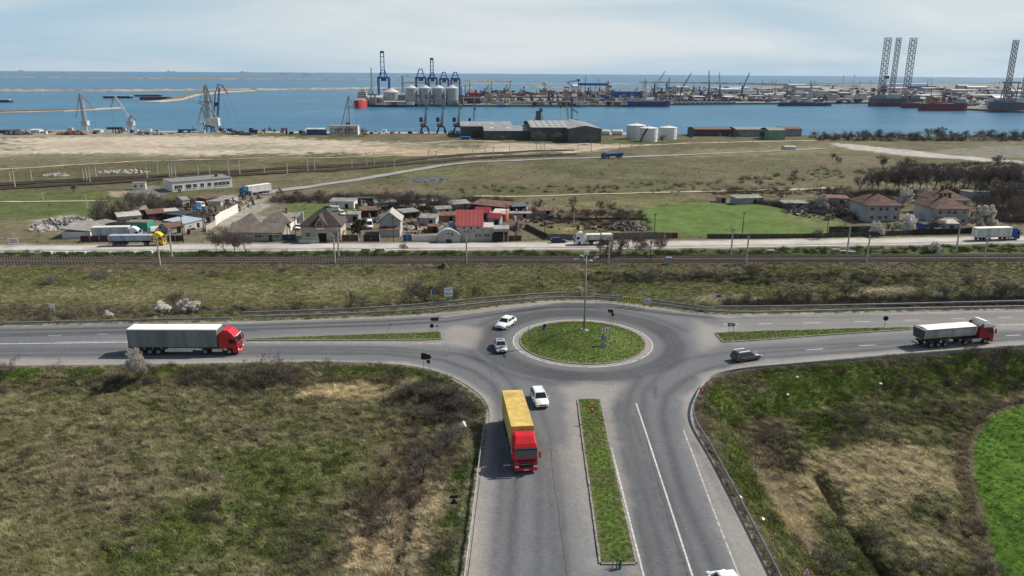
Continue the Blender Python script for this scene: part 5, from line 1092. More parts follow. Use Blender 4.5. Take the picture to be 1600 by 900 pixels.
# tiled apartment houses on the right
def villa(label, pl, pr, d, rot):
    r, w = house('apartment_house', label, pl, pr, d, 5.9, 'hip', 3.3, wallm('villa_grey', (.40, .39, .375), .2), M_TILE, tuple((u, z, 1.1, 1.3) for z in (1.0, 3.9) for u in (.14, .40, .58, .86)), tuple(), ov=.7, chim=((.42, .5, .9, .8), (.56, .5, .9, .8), (.70, .5, .9, .8)), width=11.6, rot=rot)
    MB().box(-.03, -.004, 0, d, -.3, 2.95).build('painted_side', BLUEG, r); return r
villa('left-hand tiled apartment house beside the meadow', (1353.5, 347), (1407, 345), 13, R(3))
villa('right-hand tiled apartment house nearest the street', (1458.5, 353), (1511, 351), 13, R(3)); villa('rear tiled apartment house behind the right-hand one', (1462, 338), (1514, 337), 13, R(3))
b = MB(); r = thing('roof_awning', 'black pitched awning on the front of the right-hand tiled house', 'awning', at(1474, 357)); b.add([(0, 0, 2.6), (5.2, 0, 2.6), (4.6, 2.2, 3.4), (.6, 2.2, 3.4)], [(0, 1, 2, 3)]); b.prism([(0, 0), (5.2, 0), (4.6, 2.2), (.6, 2.2)], 2.4, 2.6); b.build('sheet', M_GATEBK, r)
for x in (.2, 5.0): MB().tube((x, .1, -.3), (x, .1, 2.5), .05, .05, 6).build('post', M_POST, r)
# white long office by the far railway and its hut
r, w = house('office_block', 'long white single-storey building beside the far railway tracks', (270, 300.3), (363.5, 292.5), 13, 4.3, 'flat', .3, wallm('office_white', (.64, .62, .585), .08), mat('grey_felt_roof', (.20, .195, .185), .95, var=.2), tuple((u, 1.4, 1.5, 1.5) for u in (.07, .13, .25, .28, .37, .49, .61, .72, .79, .855, .925)), ov=.25, cat='building', door=(.11, 1.1, 2.2, M_GATEBR))
MB().box(w * .8, w * .84, 6, 7.2, 4.6, 5.6).build('roof_vent', M_CHASSIS, r)
house('hut', 'small white cabin left of the long white building', (208, 297.2), (228, 296.2), 4, 2.9, 'flat', .2, wallm('office_white', 0), M_ASB, ((.2, 1.2, 1, 1), (.7, 1.2, .8, 1)), ov=.2, cat='hut')
# green shipping container, skip
def container(label, pl, pr, d, h, col, nm, ribs=14):
    a = at(*pl); b_ = at(*pr); w = (b_ - a).xy.length; r = thing('shipping_container', label, 'container', a, math.atan2(b_.y - a.y, b_.x - a.x)); m_ = mat('container_' + nm, col, .6, var=.18)
    mb = MB(); corrugated(mb, (0, 0, 0), (w, 0, 0), 0, h, ribs, .05, (0, -1, 0)); corrugated(mb, (0, d, 0), (0, 0, 0), 0, h, max(4, ribs // 2), .05, (-1, 0, 0)); mb.box(.02, w - .02, .02, d - .02, 0, h - .02); mb.build('shell', m_, r); MB().box(-.06, w + .06, -.06, d + .06, h, h + .08).build('roof', mat('container_roof', (.20, .17, .14), .9, var=.3), r); return r
container('green container with rusty roof beside the parked white lorry', (231, 362), (242, 358), 7, 2.9, (.03, .30, .20), 'green', 6)
# fences and gates
def fence(label, L, h, m_, pm, step=2.5, name='fence', cat='fence', t=.06, gap=.0):
    pts = [at(*p) for p in L]; r = thing(name, label, cat, pts[0]); o = pts[0]
    for a, b_ in zip(pts[:-1], pts[1:]):
        k = max(1, round((b_ - a).xy.length / step)); rz = math.atan2(b_.y - a.y, b_.x - a.x)
        for i in range(k):
            p = a.lerp(b_, i / k) - o; L_ = (b_ - a).xy.length / k; hh = h * random.uniform(.97, 1.03)
            z = gz(p.x + o.x, p.y + o.y) - o.z
            x = MB().box(.1, L_ - .02, -t / 2, t / 2, gap, hh).build('panel', m_, r); x.location = (p.x, p.y, z); x.rotation_euler = (0, 0, rz)
            x = MB().box(-.1, .1, -.12, .12, -.4, hh + .12).build('post', pm, r); x.location = (p.x, p.y, z); x.rotation_euler = (0, 0, rz)
    return r
M_FCON = mat('concrete_fence', (.30, .285, .26), .95, var=.25, vs=.8); M_FWHT = mat('white_fence', (.60, .59, .56), .9, var=.12); M_FDRK = mat('dark_board_fence', (.075, .065, .056), .9, var=.35, vs=.9); M_FGRY = mat('grey_block_fence', (.17, .158, .143), .95, var=.3, vs=.7)
fence('white concrete panel fence left of the glazed annexe', ((645, 376.5), (683, 377)), 1.75, M_FWHT, M_FWHT, 2.2)
fence('brown-panelled fence with pale pillars before the parked white lorry', ((126, 377.5), (171, 377)), 1.7, mat('brown_panels', (.075, .045, .035), .8, var=.2), BEI, 2.9)
fence('brown-panelled fence with pale pillars right of the yellow lorry', ((262, 376.5), (287, 376.5)), 1.7, mat('brown_panels', 0), BEI, 2.9)
fence('grey concrete fence behind the dark blue car', ((856, 374.5), (898, 374.5)), 1.75, M_FGRY, M_FGRY, 2.5); fence('long grey concrete fence right of the white lorry', ((950, 374), (1038, 372.5)), 1.9, M_FGRY, M_FGRY, 2.5)
fence('low dark board fence along the green meadow', ((1105, 372.5), (1200, 372.5), (1300, 371), (1427, 367)), 1.4, M_FDRK, M_FGRY, 3.2); fence('black fence in front of the tiled houses', ((1425, 367.5), (1460, 367), (1520, 363.5)), 1.9, mat('black_fence', (.022, .021, .021), .8, var=.3), M_FDRK, 3)
fence('tall dark fence across the meadow side near the rubble', ((1295, 364.5), (1330, 364.5), (1362, 364)), 2.2, M_FDRK, M_FDRK, 3.2); fence('dark slatted fence running back from the pale yard', ((820, 356), (846, 369), (856, 374)), 1.6, M_FDRK, M_FDRK, 3)
fence('rickety dark stake fence across the vegetable plots', ((845, 345), (900, 345.5), (960, 345), (1005, 347)), 1.2, M_FDRK, M_FDRK, 2.2, gap=.5)
fence('white boundary wall rising to the left yard', ((337, 353), (346, 345.5), (372, 332)), 3.0, WHT, WHT, 4, 'boundary_wall', 'wall', .25); fence('crumbling stone boundary wall towards the service road', ((376, 330), (400, 318), (424, 311)), 1.3, wallm('stone', (.30, .26, .21), .3), wallm('stone', 0), 3, 'boundary_wall', 'wall', .4)
fence('pale wall with wooden door beside the bungalow yard', ((322, 362), (337, 353)), 1.8, BEI, BEI, 3, 'boundary_wall', 'wall', .25)
def gate(label, L, h, m_, pm):
    a, b_ = at(*L[0]), at(*L[1]); w = (b_ - a).xy.length; r = thing('gate', label, 'gate', a, math.atan2(b_.y - a.y, b_.x - a.x)); n = 2
    for i in range(n):
        lf = MB().box(.15 + i * (w - .3) / n + .02, .15 + (i + 1) * (w - .3) / n - .02, -.04, .04, .1, h); lo = lf.build('leaf', m_, r); hx = .15 + (w - .3) / 2 + (-.25 if i == 0 else .15); MB().box(hx, hx + .1, -.1, -.04, 1.0, 1.15).build('handle', M_CHROME, lo)
    for x in (0, w - .15): MB().box(x, x + .15, -.1, .1, -.3, h + .12).build('post', pm, r)
gate('dark blue gate between the bungalow and the brown-roofed house', ((441, 376.5), (463, 376.5)), 2.0, M_GATEBLU, M_GATEBLU); gate('brown gate right of the brown-roofed house', ((534, 377), (561, 377)), 2.0, M_GATEBR, WHT)
gate('black gate before the white minibus', ((567, 378), (594, 378)), 2.1, M_GATEBK, WHT); gate('bright blue gate between lean-to and white fence', ((629, 377), (644.5, 377)), 2.0, M_BLUE, M_FWHT); gate('maroon gate at the end of the long concrete fence', ((1039, 372.5), (1058.5, 372.5)), 1.8, mat('gate_maroon', (.12, .022, .025), .6), M_FDRK)
gate('brown yard gate right of the carport', ((794, 377), (815, 376.5)), 1.7, mat('gate_dark_brown', (.06, .035, .028), .7), BEI)
# concrete blocks along the street's embankment
M_BLOCK = mat('concrete_block', (.46, .43, .38), .95, var=.2, vs=1.2); _bm = MB().prof([(-1.35, 0), (1.35, 0), (1.35, .55), (1.1, .85), (-1.1, .85), (-1.35, .55)], -.4, .4).mesh('concrete_block', M_BLOCK)
BLK = ['%s pale concrete block from the left on the bank below the street' % q for q in ('first second third fourth fifth sixth seventh eighth ninth tenth eleventh twelfth thirteenth'.split())]
for x, y in ((74, 397), (97, 397.5), (127, 397.5), (165, 397.5), (203, 397), (231, 396), (318, 395), (572, 392.5), (594, 392.5), (1204, 395), (1306, 393.5), (1318, 396), (1330, 397)):
    o = put('concrete_block', _bm, None, at(x, y), random.uniform(-.12, .12)); tag(o, BLK.pop(0), 'block', 'concrete blocks below the street')
# ---------------------------------------------------------------- poles and masts
M_MAST = mat('concrete_mast', (.44, .42, .38), .9, var=.15); M_WOOD = mat('dark_wooden_pole', (.075, .062, .052), .9, var=.25)
def pole(label, base, top, m_, r0=.17, r1=.11, arm=0., name='utility_pole', cat='pole', group=None):
    b_ = at(*base); hgt = max(2, (base[1] - top[1]) * mpp(b_) / math.cos(PITCH * .75)); r = thing(name, label, cat, b_, 0, group)
    MB().tube((0, 0, -.3), (0, 0, hgt), r0, r1, 6).build('shaft', m_, r)
    if arm: MB().tube((0, 0, hgt * .86), (arm, 0, hgt * .92), .05, .05, 5).tube((0, 0, hgt * .98), (arm * .8, 0, hgt * .92), .03, .03, 4).build('bracket', M_CHASSIS, r); MB().box(-.6, .6, -.05, .05, hgt * .9, hgt * .93).build('crossbar', M_CHASSIS, r)
    else: MB().box(-.7, .7, -.05, .05, hgt * .93, hgt * .955).build('crossbar', M_CHASSIS, r)
    return r
NEARSIDE = [((250, 414.5), (244, 370)), ((523.5, 411.5), (520.5, 367)), ((729, 412), (727, 357)), ((951, 412.5), (951.5, 368)), ((1166, 411), (1169.5, 369)), ((1354, 409.5), (1358, 368)), ((1537, 409), (1542, 366))]
FARSIDE = [((269, 402.5), (264, 357)), ((529.5, 402.5), (525.5, 357)), ((937.5, 400.5), (938.5, 358)), ((1142, 399), (1145.5, 356)), ((1323, 398.5), (1327, 356)), ((1493, 397), (1500, 352))]
ordn = 'first second third fourth fifth sixth seventh'.split(); ORD = ordn + 'eighth ninth tenth eleventh twelfth thirteenth fourteenth fifteenth sixteenth seventeenth'.split()
for k, (a, b_) in enumerate(NEARSIDE): pole('%s concrete mast from the left on the near side of the railway' % ordn[k], a, b_, M_MAST, .24, .17, 2.6, 'catenary_mast', 'mast', 'masts along the near railway')
for k, (a, b_) in enumerate(FARSIDE): pole('%s concrete mast from the left on the far side of the railway' % ordn[k], a, b_, M_MAST, .24, .17, -2.6, 'catenary_mast', 'mast', 'masts along the near railway')
pole('thin dark signal post on the railway below the white lorry', (1016, 409.5), (1017, 376), M_CHASSIS, .12, .1, 0, 'signal_post', 'post')
for a, b_, lb_ in (((287, 379), (286, 336), 'dark wooden pole beside the blue-grey metal roof'), ((463, 382), (460, 338), 'dark wooden pole by the dark blue gate'), ((615, 378), (614.5, 338), 'dark wooden pole before the gabled house'), ((896.5, 355), (896.5, 319), 'pale pole in the vegetable plots'), ((1022.5, 363), (1024, 334), 'black pole behind the maroon gate'), ((1160, 364.5), (1163, 331), 'dark pole in the green meadow'), ((1292, 366), (1297, 336), 'dark pole at the right end of the meadow'), ((791, 347), (791, 320), 'dark pole by the orange shelter'), ((319, 366), (321, 330), 'dark pole near the blue-grey metal roof and white wall'), ((851, 372), (851.5, 347), 'thin dark pole before the grey fence')):
    pole(lb_, a, b_, M_WOOD if 'pale' not in lb_ else M_MAST, .15, .1)
r = thing('relay_cabinet', 'grey metal cabinet on the near side of the railway', 'cabinet', at(1044.5, 413)); MB().box(-.75, .75, -.4, .4, 0, 1.9).build('case', M_SGREY, r, False, .04); MB().box(-.7, -.02, -.43, -.405, .15, 1.8).build('door', M_SGREY, r); MB().box(.02, .7, -.43, -.405, .15, 1.8).build('door', M_SGREY, r)
FARM = [(17, 287, 266), (24, 294, 264), (50, 284, 263), (131, 283, 264), (136, 283, 261), (141, 286, 262), (150, 276, 260), (230, 279, 258), (247, 274, 255), (265, 277, 254), (269, 278, 257), (275, 281, 257), (310, 276, 256), (328, 275, 255), (358, 276, 247), (375, 275, 248), (413, 272, 252), (449, 271, 251), (481, 269, 242), (492, 268, 241), (550, 264, 245), (573, 259, 240), (585, 260, 240), (616, 260, 242), (670, 253, 236), (682, 252, 236), (738, 246, 231), (758, 245, 231), (771, 249, 230), (796, 243, 229), (838, 240, 224), (845, 243, 224), (850, 246, 225), (903, 238, 224), (924, 237, 222), (968, 236, 220), (987, 233, 220), (1035, 231, 217)]
for x, y0, y1 in FARM: pole('pale mast beside the far railway sidings', (x, y0), (x, y1), M_MAST, .26, .2, 0, 'catenary_mast', 'mast', 'masts along the far sidings')
for k, (x, y0, y1) in enumerate(((68, 316, 298), (136, 325, 300), (279, 312, 300), (469, 290, 270), (540, 279, 268), (602, 268, 255), (986, 302, 290))): pole('%s thin pale post from the left in the open field' % ORD[k], (x, y0), (x, y1), M_MAST, .14, .1, 0, 'field_post', 'post', 'posts in the open field')
for k, (x, y0, y1) in enumerate(((1124, 226, 209), (1139, 225, 210), (1176, 224, 209), (1284, 221, 207), (1300, 219, 206), (1313, 226, 212), (1328, 227, 214), (1344, 222, 210), (1368, 217, 205), (1381, 216, 206), (1400, 226, 211), (1443, 219, 206), (1455, 222, 207), (1484, 219, 205), (1494, 217, 208), (1530, 218, 206), (1574, 219, 207))): pole('%s pale pole from the left along the far right shore' % ORD[k], (x, y0), (x - (x - 800) * .002, y1), M_MAST, .24, .18, 0, 'utility_pole', 'pole', 'poles along the far shore')
# rubble and junk
M_RUBBLE = mat('broken_concrete', (.27, .245, .215), .95, var=.3, vs=.6)
def heap(name, label, base, rx, ry, h, m_, n, s, cat='heap'):
    p = at(*base); r = thing(name, label, cat, p); b = MB()
    for i in range(n):
        t = random.uniform(0, 6.28); q = math.sqrt(random.random()); x, y = rx * q * math.cos(t), ry * q * math.sin(t); z = h * (1 - q * q) * random.uniform(.6, 1.05) + gz(p.x + x, p.y + y) - p.z; k = s * random.uniform(.4, 1.3)
        b.box(-k, k, -k * random.uniform(.4, .9), k * .6, -k * .5, k * .45, Matrix.Translation((x, y, z)) @ Matrix.Rotation(random.uniform(0, 6.3), 4, 'Z') @ Matrix.Rotation(random.uniform(-.7, .7), 4, 'X') @ Matrix.Rotation(random.uniform(-.7, .7), 4, 'Y'))
    b.build('rubble', m_, r)['kind'] = 'stuff'
    b = MB().lathe([(rx * 1.05, -.4), (rx * .8, h * .3), (rx * .45, h * .72), (.02, h * .95)], 16); o = b.build('mound', m_, r); o.scale = (1, ry / rx, 1); return r
heap('rubble_heap', 'long pale heap of broken concrete left of the bare trees', (112, 353), 12, 7, 2.6, M_RUBBLE, 420, .7); heap('rubble_heap', 'lower pale rubble tongue at the left of the heap', (72, 358), 5, 4, 1.0, mat('pale_rubble', (.36, .335, .295), .95, var=.25), 120, .55)
heap('spoil_heap', 'brush and spoil heap behind the concrete fence', (985, 357), 7, 5, 2.2, mat('brushwood', (.15, .125, .10), .95, var=.4, vs=1.5), 260, .6); heap('spoil_heap', 'small brown mound at the near rail edge', (694, 418), 1.6, 1.2, 1.2, mat('brown_earth', (.12, .09, .065), .95, var=.3), 30, .3)
heap('gravel_heap', 'dark grey gravel heap in the open field', (672, 283.5), 9, 5, 1.0, mat('grey_gravel', (.15, .155, .17), .95, var=.3), 80, .5); heap('scrap_heap', 'blue and pale scrap pile in the junk yard', (312, 327), 3, 2, 1.0, mat('blue_sheet', (.05, .19, .42), .6, var=.3), 24, .6); heap('scrap_heap', 'dark scrap pile behind the rust-brown shed', (262, 336), 6, 3, 1.2, M_RUST, 90, .5)
heap('scrap_heap', 'pale scrap along the back of the junk yard', (360, 318), 9, 2.5, .9, M_RUBBLE, 110, .6); heap('scrap_heap', 'pile of white panels under the bare trees', (650, 325), 6, 2, 1.3, mat('white_panels', (.55, .53, .5), .8, var=.2), 40, 1.0); heap('scrap_heap', 'clutter in the brown yard beside the gabled house', (644, 358), 3, 1.5, .8, GRW, 30, .5)
heap('scrap_heap', 'clutter before the dark tree and minibus', (590, 347), 4, 2.5, 1.0, mat('dark_clutter', (.10, .095, .088), .9, var=.4), 60, .5); heap('scrap_heap', 'dark clutter behind the low grey shed', (700, 340), 4, 2, 1, mat('dark_clutter', 0), 50, .5); heap('rubble_heap', 'white spoil strip beyond the far railway at left', (195, 270), 14, 4, 1.2, mat('pale_rubble', 0), 130, .8); heap('rubble_heap', 'small white spoil patch beyond the far railway', (88, 274), 7, 3, 1.0, mat('pale_rubble', 0), 60, .7)
heap('scrap_heap', 'clutter among the bushes left of the tiled houses', (1262, 331), 9, 3, 1.2, mat('dark_clutter', 0), 110, .6); heap('scrap_heap', 'jumble of pale boards between the tiled houses', (1430, 349), 4, 3, 1.3, M_ASB, 70, .6)

# small junk in the yards
rs = random.Random(21); b = MB(); jm = [mat('dark_clutter', (.10, .095, .088), .9, var=.4), M_RUST, GRW, M_ASB, M_WOOD, mat('white_panels', (.55, .53, .5), .8, var=.2), M_BLUE]
for L, n in ((((175, 362), (190, 345), (250, 328), (330, 312), (395, 302), (420, 312), (380, 330), (330, 350), (300, 366)), 260), (((540, 340), (560, 318), (600, 322), (700, 326), (712, 345), (690, 366), (632, 366), (596, 345)), 260), (((735, 340), (800, 326), (845, 330), (840, 350), (800, 350)), 90), (((1215, 335), (1290, 320), (1345, 318), (1345, 340), (1300, 345)), 150), (((840, 352), (850, 332), (900, 330), (940, 345), (960, 360), (880, 364)), 45), (((1405, 350), (1440, 330), (1530, 335), (1530, 362), (1440, 362)), 60), (((440, 330), (470, 340), (465, 356), (450, 352)), 30)):
    pg = P(*L); xs = [p[0] for p in pg]; ys_ = [p[1] for p in pg]; k = 0
    while k < n:
        x = rs.uniform(min(xs), max(xs)); y = rs.uniform(min(ys_), max(ys_))
        if not bool(inside(np.array([x]), np.array([y]), pg)[0]): continue
        k += 1; z = gz(x, y); w = rs.uniform(.15, 1.0); d = rs.uniform(.15, .6); h = rs.uniform(.1, .8) if rs.random() < .8 else rs.uniform(1, 2.2); b.cur = rs.choices(range(7), (8, 3, 1, 3, 5, 1, .3))[0]
        b.box(-w, w, -d, d, -.2, h, Matrix.Translation((x, y, z)) @ Matrix.Rotation(rs.uniform(0, 3.14), 4, 'Z') @ Matrix.Rotation(rs.uniform(-.25, .25), 4, 'X'))
o = b.build('yard_junk', jm); tag(o, 'scattered junk, planks and crates in the yards behind the houses', 'junk', kind='stuff')
# ================================================================ THE HARBOUR
QZ = -16.8
def pz(px, py, z=QZ): p = onz(px, py, z); return p, mpp(p)
M_QUAY = mat('quay_concrete', (.185, .175, .16), .95, var=.2, vs=.02); M_ROCK = mat('breakwater_rock', (.30, .262, .215), .95, var=.3, vs=.03, bump=.6, bs=.2); M_SANDY = mat('spit_sand', (.42, .36, .28), .95, var=.2, vs=.02); M_SCRUB = mat('spit_scrub', (.16, .135, .095), .95, var=.35, vs=.05)
def land(name, L, z1=QZ, m_=None):
    pl = [(onz(x, y, SEA).x, onz(x, y, SEA).y) for x, y in L]; return struct(MB().prism(pl, SEA - 4, z1).build(name, m_ or M_QUAY))
land('far_quay', [(572, 166), (640, 166), (720, 166.6), (800, 166.6), (900, 166.6), (980, 166.6), (1050, 164.2), (1200, 163.2), (1300, 162.2), (1370, 161.8), (1440, 167.5), (1510, 172.3), (1600, 176.5), (1800, 188), (2300, 180), (2300, 136), (1900, 133), (1600, 132), (1400, 131), (1300, 134.5), (1120, 137.3), (1030, 142), (1012, 147.5), (1010, 155.4), (722, 155.6), (700, 148), (600, 148), (575, 159)])
land('second_quay', [(720, 152.2), (800, 153.2), (1006, 153), (1008, 147.6), (1020, 142.4), (880, 142), (770, 147)])
def bank(name, L, w, h, m_, top=None, z0=SEA):
    pts = resample([onz(x, y, SEA) for x, y in L], 13); rings = []
    for i, p in enumerate(pts):
        d = (pts[min(i + 1, len(pts) - 1)] - pts[max(i - 1, 0)]).normalized(); n = V3((-d.y, d.x, 0)); hh = h * random.uniform(.55, 1.15)
        rings.append([p - n * (w * .5 + 5) + V3((0, 0, -2)), p - n * w * .42 * random.uniform(.8, 1.1) + V3((0, 0, hh * .55)), p - n * w * .2 + V3((0, 0, hh)), p + n * w * .2 + V3((0, 0, hh * random.uniform(.85, 1.05))), p + n * (w * .5 + 5) + V3((0, 0, -2))])
    o = MB().loft(rings).build(name, m_); struct(o); return o
bank('breakwater', [(-260, 119.4), (0, 121.2), (400, 124.2), (700, 125.9), (800, 127.8)], 40, 6.5, M_ROCK); bank('breakwater', [(-260, 142.6), (0, 142.8), (150, 142.9), (300, 141.4), (400, 141.0), (500, 139.9), (600, 138.5), (745, 138.3)], 26, 5.8, M_ROCK)
bank('breakwater', [(690, 131.2), (850, 131.8), (1000, 132.0)], 30, 6, M_ROCK); bank('breakwater', [(1000, 129.3), (1100, 130.4), (1180, 132), (1260, 134.6), (1340, 136.5)], 40, 8, M_SCRUB); bank('breakwater', [(820, 137.2), (900, 137.4), (1020, 138)], 25, 5, M_ROCK); bank('breakwater', [(1170, 131.0), (1400, 131.2), (1900, 131.8)], 60, 6, M_SCRUB)
land('sand_spit', [(212, 160.6), (250, 160), (284, 156.4), (312, 149), (350, 145), (400, 142), (396, 140.6), (345, 142.6), (300, 147.6), (272, 153), (255, 156.6), (235, 159)], SEA + 1.0, M_SANDY); land('sand_spit', [(258, 157), (285, 154.6), (304, 148.2), (345, 143.6), (392, 141.2), (345, 142.8), (300, 147.8), (273, 153)], SEA + 2.6, M_SCRUB)
land('sand_spit', [(-100, 180.5), (0, 177.2), (100, 174.6), (192, 169.6), (186, 168.6), (100, 172.6), (0, 175), (-100, 177)], SEA + 1.2, M_SANDY); land('sand_spit', [(-100, 178.6), (0, 176.2), (100, 173.8), (150, 171.2), (100, 172.9), (0, 175.2), (-100, 177.2)], SEA + 2.4, M_SCRUB)
# near quay apron
q = [onz(x, y, -18.4) for x, y in ((-300, 210.5), (0, 208.5), (380, 208.5), (560, 209), (720, 210), (1000, 210.5))]
struct(MB().prism([(p.x, p.y + k) for k, L in ((0, q), (22, q[::-1])) for p in L], -24, -18.25).build('near_quay', mat('pale_quay', (.42, .395, .35), .95, var=.2, vs=.03)))
# ---------------------------------------------------------------- builders
def steel(n, c, var=.2): return mat('steel_' + n, c, .6, 0, var, .15)
S_BLUE, S_DBLUE, S_TAN, S_ORANGE, S_GREY, S_DARK, S_PALE, S_GREEN = steel('blue', (.018, .08, .30)), steel('dark_blue', (.022, .06, .16)), steel('tan', (.38, .27, .13)), steel('orange', (.48, .20, .075)), steel('grey', (.22, .23, .24)), steel('dark', (.055, .055, .058)), steel('pale', (.50, .51, .50)), steel('pale_green', (.36, .43, .42)); S_RED = steel('red', (.42, .045, .05)); S_MAR = steel('maroon', (.19, .045, .05)); S_YEL = steel('ochre', (.36, .26, .09))
def crane(label, base, parts, m_, z=QZ, name='harbour_crane', cat='crane', rz=0.):
    p, s = pz(base[0], base[1], z); r = thing(name, label, cat, p, rz)
    for nm, kind, x0, y0, x1, y1, w, *rest in parts:
        mm = rest[0] if rest else m_; dy = rest[1] if len(rest) > 1 else 0.; b = MB(); A = V3((x0 * s, dy * s, y0 * s)); B = V3((x1 * s, dy * s, y1 * s)); w = w * s
        if kind == 'L': b.lattice(A, B, w, w * .7, max(4, int((B - A).length / max(w * 1.4, .1))), w * .13, w * .085)
        elif kind == 'T': b.tube(A, B, w / 2, w / 2, 6)
        elif kind == 'C': b.tube(A, B, w / 2, w / 2 * .75, 8)
        elif kind == 'B': b.box(min(A.x, B.x), max(A.x, B.x), -w / 2 + dy * s, w / 2 + dy * s, min(A.z, B.z), max(A.z, B.z))
        elif kind == 'P':      # portal: four splayed legs and a deck
            for sx in (-1, 1):
                for sy in (-1, 1): b.tube((A.x + sx * w, sy * w, A.z), (B.x + sx * w * .55, sy * w * .55, B.z), w * .16, w * .12, 4)
            b.box(B.x - w * .7, B.x + w * .7, -w * .7, w * .7, B.z - w * .12, B.z + w * .12)
        b.build(nm, mm, r)
    return r
def luffer(label, base, h, jib, peak, m_, tail=None, fly=None, z=QZ, cab=None, dark=None):
    # h: height of the portal and house; jib tip, mast peak and fly-jib tip as offsets (px right, px up)
    d = dark or m_; L = [('portal', 'P', 0, 0, 0, h * .55, h * .34), ('machine_house', 'B', -h * .3, h * .55, h * .3, h, h * .5, cab or m_), ('jib', 'L', h * .12, h * .8, jib[0], jib[1], max(1.3, h * .14)), ('mast', 'L', -h * .15, h, peak[0], peak[1], max(1., h * .12), d), ('tie_rod', 'T', peak[0], peak[1], jib[0], jib[1], .45, d)]
    if tail: L.append(('counterweight_arm', 'L', peak[0], peak[1], tail[0], tail[1], 1.0, d)); L.append(('counterweight', 'B', tail[0] - 1.2, tail[1] - 1.5, tail[0] + 1.2, tail[1] + 1, 2.2, d))
    if fly: L.append(('fly_jib', 'L', jib[0], jib[1], fly[0], fly[1], 1.2, d)); L.append(('hoist_rope', 'T', fly[0], fly[1], fly[0] + .8, 6, .22, S_DARK))
    return crane(label, base, L, m_, z)
def sts(label, x0, x1, ytop, ydeck, ybase, boom, apex):
    cx = (x0 + x1) / 2; w = (x1 - x0) / 2; hd = ybase - ydeck; ha = ybase - apex; L = []
    for s in (-1, 1):
        L += [('leg', 'T', s * w, 0, s * w, hd, 2.1, S_BLUE, -6), ('leg', 'T', s * w, 0, s * w, hd, 1.8, S_BLUE, 6), ('frame_mast', 'T', s * w * .85, hd, s * w * .28, ha, 1.6, S_BLUE, -4)]
    L += [('sill_beam', 'B', -w, 3, w, 4.5, 13, S_BLUE), ('portal_beam', 'B', -w - .6, hd - 1.6, w + .6, hd + 1.2, 13, S_BLUE), ('cross_tie', 'T', -w * .5, (hd + ha) / 2, w * .5, (hd + ha) / 2, .8, S_BLUE, -4), ('apex_beam', 'B', -w * .34, ha - .8, w * .34, ha + .4, 3, S_BLUE), ('machine_house', 'B', -w * .45, hd - 5, w * .45, hd - 1.8, 6, S_DBLUE), ('spreader', 'B', -w * .25, hd * .45, w * .25, hd * .45 + 1, 2, S_DBLUE)]
    if boom:
        hb = ybase - ytop
        for s in (-1, 1): L.append(('boom_girder', 'T', s * w * .33, hd, s * w * .30, hb, 1.4, S_BLUE, -7))
        for k in range(5): t = hd + (hb - hd) * (k + 1) / 5; L.append(('boom_tie', 'T', -w * .32, t, w * .32, t, .8, S_BLUE, -7))
        L.append(('boom_tip', 'B', -w * .34, hb - 3, w * .34, hb, 2, S_DBLUE, -7))
    return crane(label, (cx, ybase), L, S_BLUE, name='gantry_crane')
sts('tallest blue gantry crane with raised boom left of the silos', 592.5, 609, 83.5, 122.5, 156, True, 111); sts('blue gantry crane with lowered boom above the first silos', 651, 666, 109, 122.5, 153, False, 109.5); sts('blue gantry crane with raised boom among the silos', 670, 683, 93.5, 123, 153, True, 115)
sts('blue gantry crane above the third silo, lowered boom', 688, 701, 114, 124, 153, False, 114.3); sts('rightmost blue gantry crane above the last silo', 705.5, 718.5, 114, 124, 153, False, 114.3)
crane('thin lattice mast left of the tallest blue crane', (582, 160), [('mast', 'L', 0, 0, 0, 52, 1.6)], S_GREY, name='lattice_mast', cat='mast')
M_SILO = mat('galvanised_silo', (.40, .40, .385), .42, .35, var=.15, vs=.08); M_SILOR = mat('silo_roof', (.58, .56, .52), .5, .2, var=.1)
def silo(label, x0, x1, ytop, yeave, ybase, roofm=None, bodym=None, name='silo', cat='silo', z=QZ, ribs=8, stair=False):
    p, s = pz((x0 + x1) / 2, ybase, z); rr = (x1 - x0) / 2 * s; h = (ybase - yeave) * s; ha = (ybase - ytop) * s; r = thing(name, label, cat, (p.x, p.y + rr * .5, z)); pr = []
    for i in range(ribs): pr += [(rr, h * i / ribs), (rr, h * (i + .85) / ribs), (rr * 1.012, h * (i + .9) / ribs), (rr * 1.012, h * (i + 1) / ribs)]
    MB().lathe(pr, 36).build('shell', bodym or M_SILO, r); MB().lathe([(rr * 1.03, h - .1), (rr * 1.03, h + .1), (rr * .12, ha), (rr * .12, ha + .6), (.02, ha + .7)], 36).build('cone_roof', roofm or M_SILOR, r)
    if stair:
        b = MB()
        for i in range(16): t0, t1 = R(200) + i * .055, R(200) + (i + 1) * .055; b.box(rr * 1.01 * math.cos(t0) - .5, rr * 1.01 * math.cos(t0) + .5, rr * 1.02 * math.sin(t0) - .6, rr * 1.02 * math.sin(t0) + .2, h * i / 16, h * (i + 1) / 16 + .3)
        b.build('stair', M_CHASSIS, r)
    return r
silo('squat grain silo left of the four tall ones', 599, 623, 138.5, 144.5, 161)
for k, (a, b_) in enumerate(((633, 652), (654.5, 673.5), (675.5, 694.5), (696.5, 716))): silo('%s of the four tall grain silos from the left' % ordn[k], a, b_, 134, 138.6, 163.2)
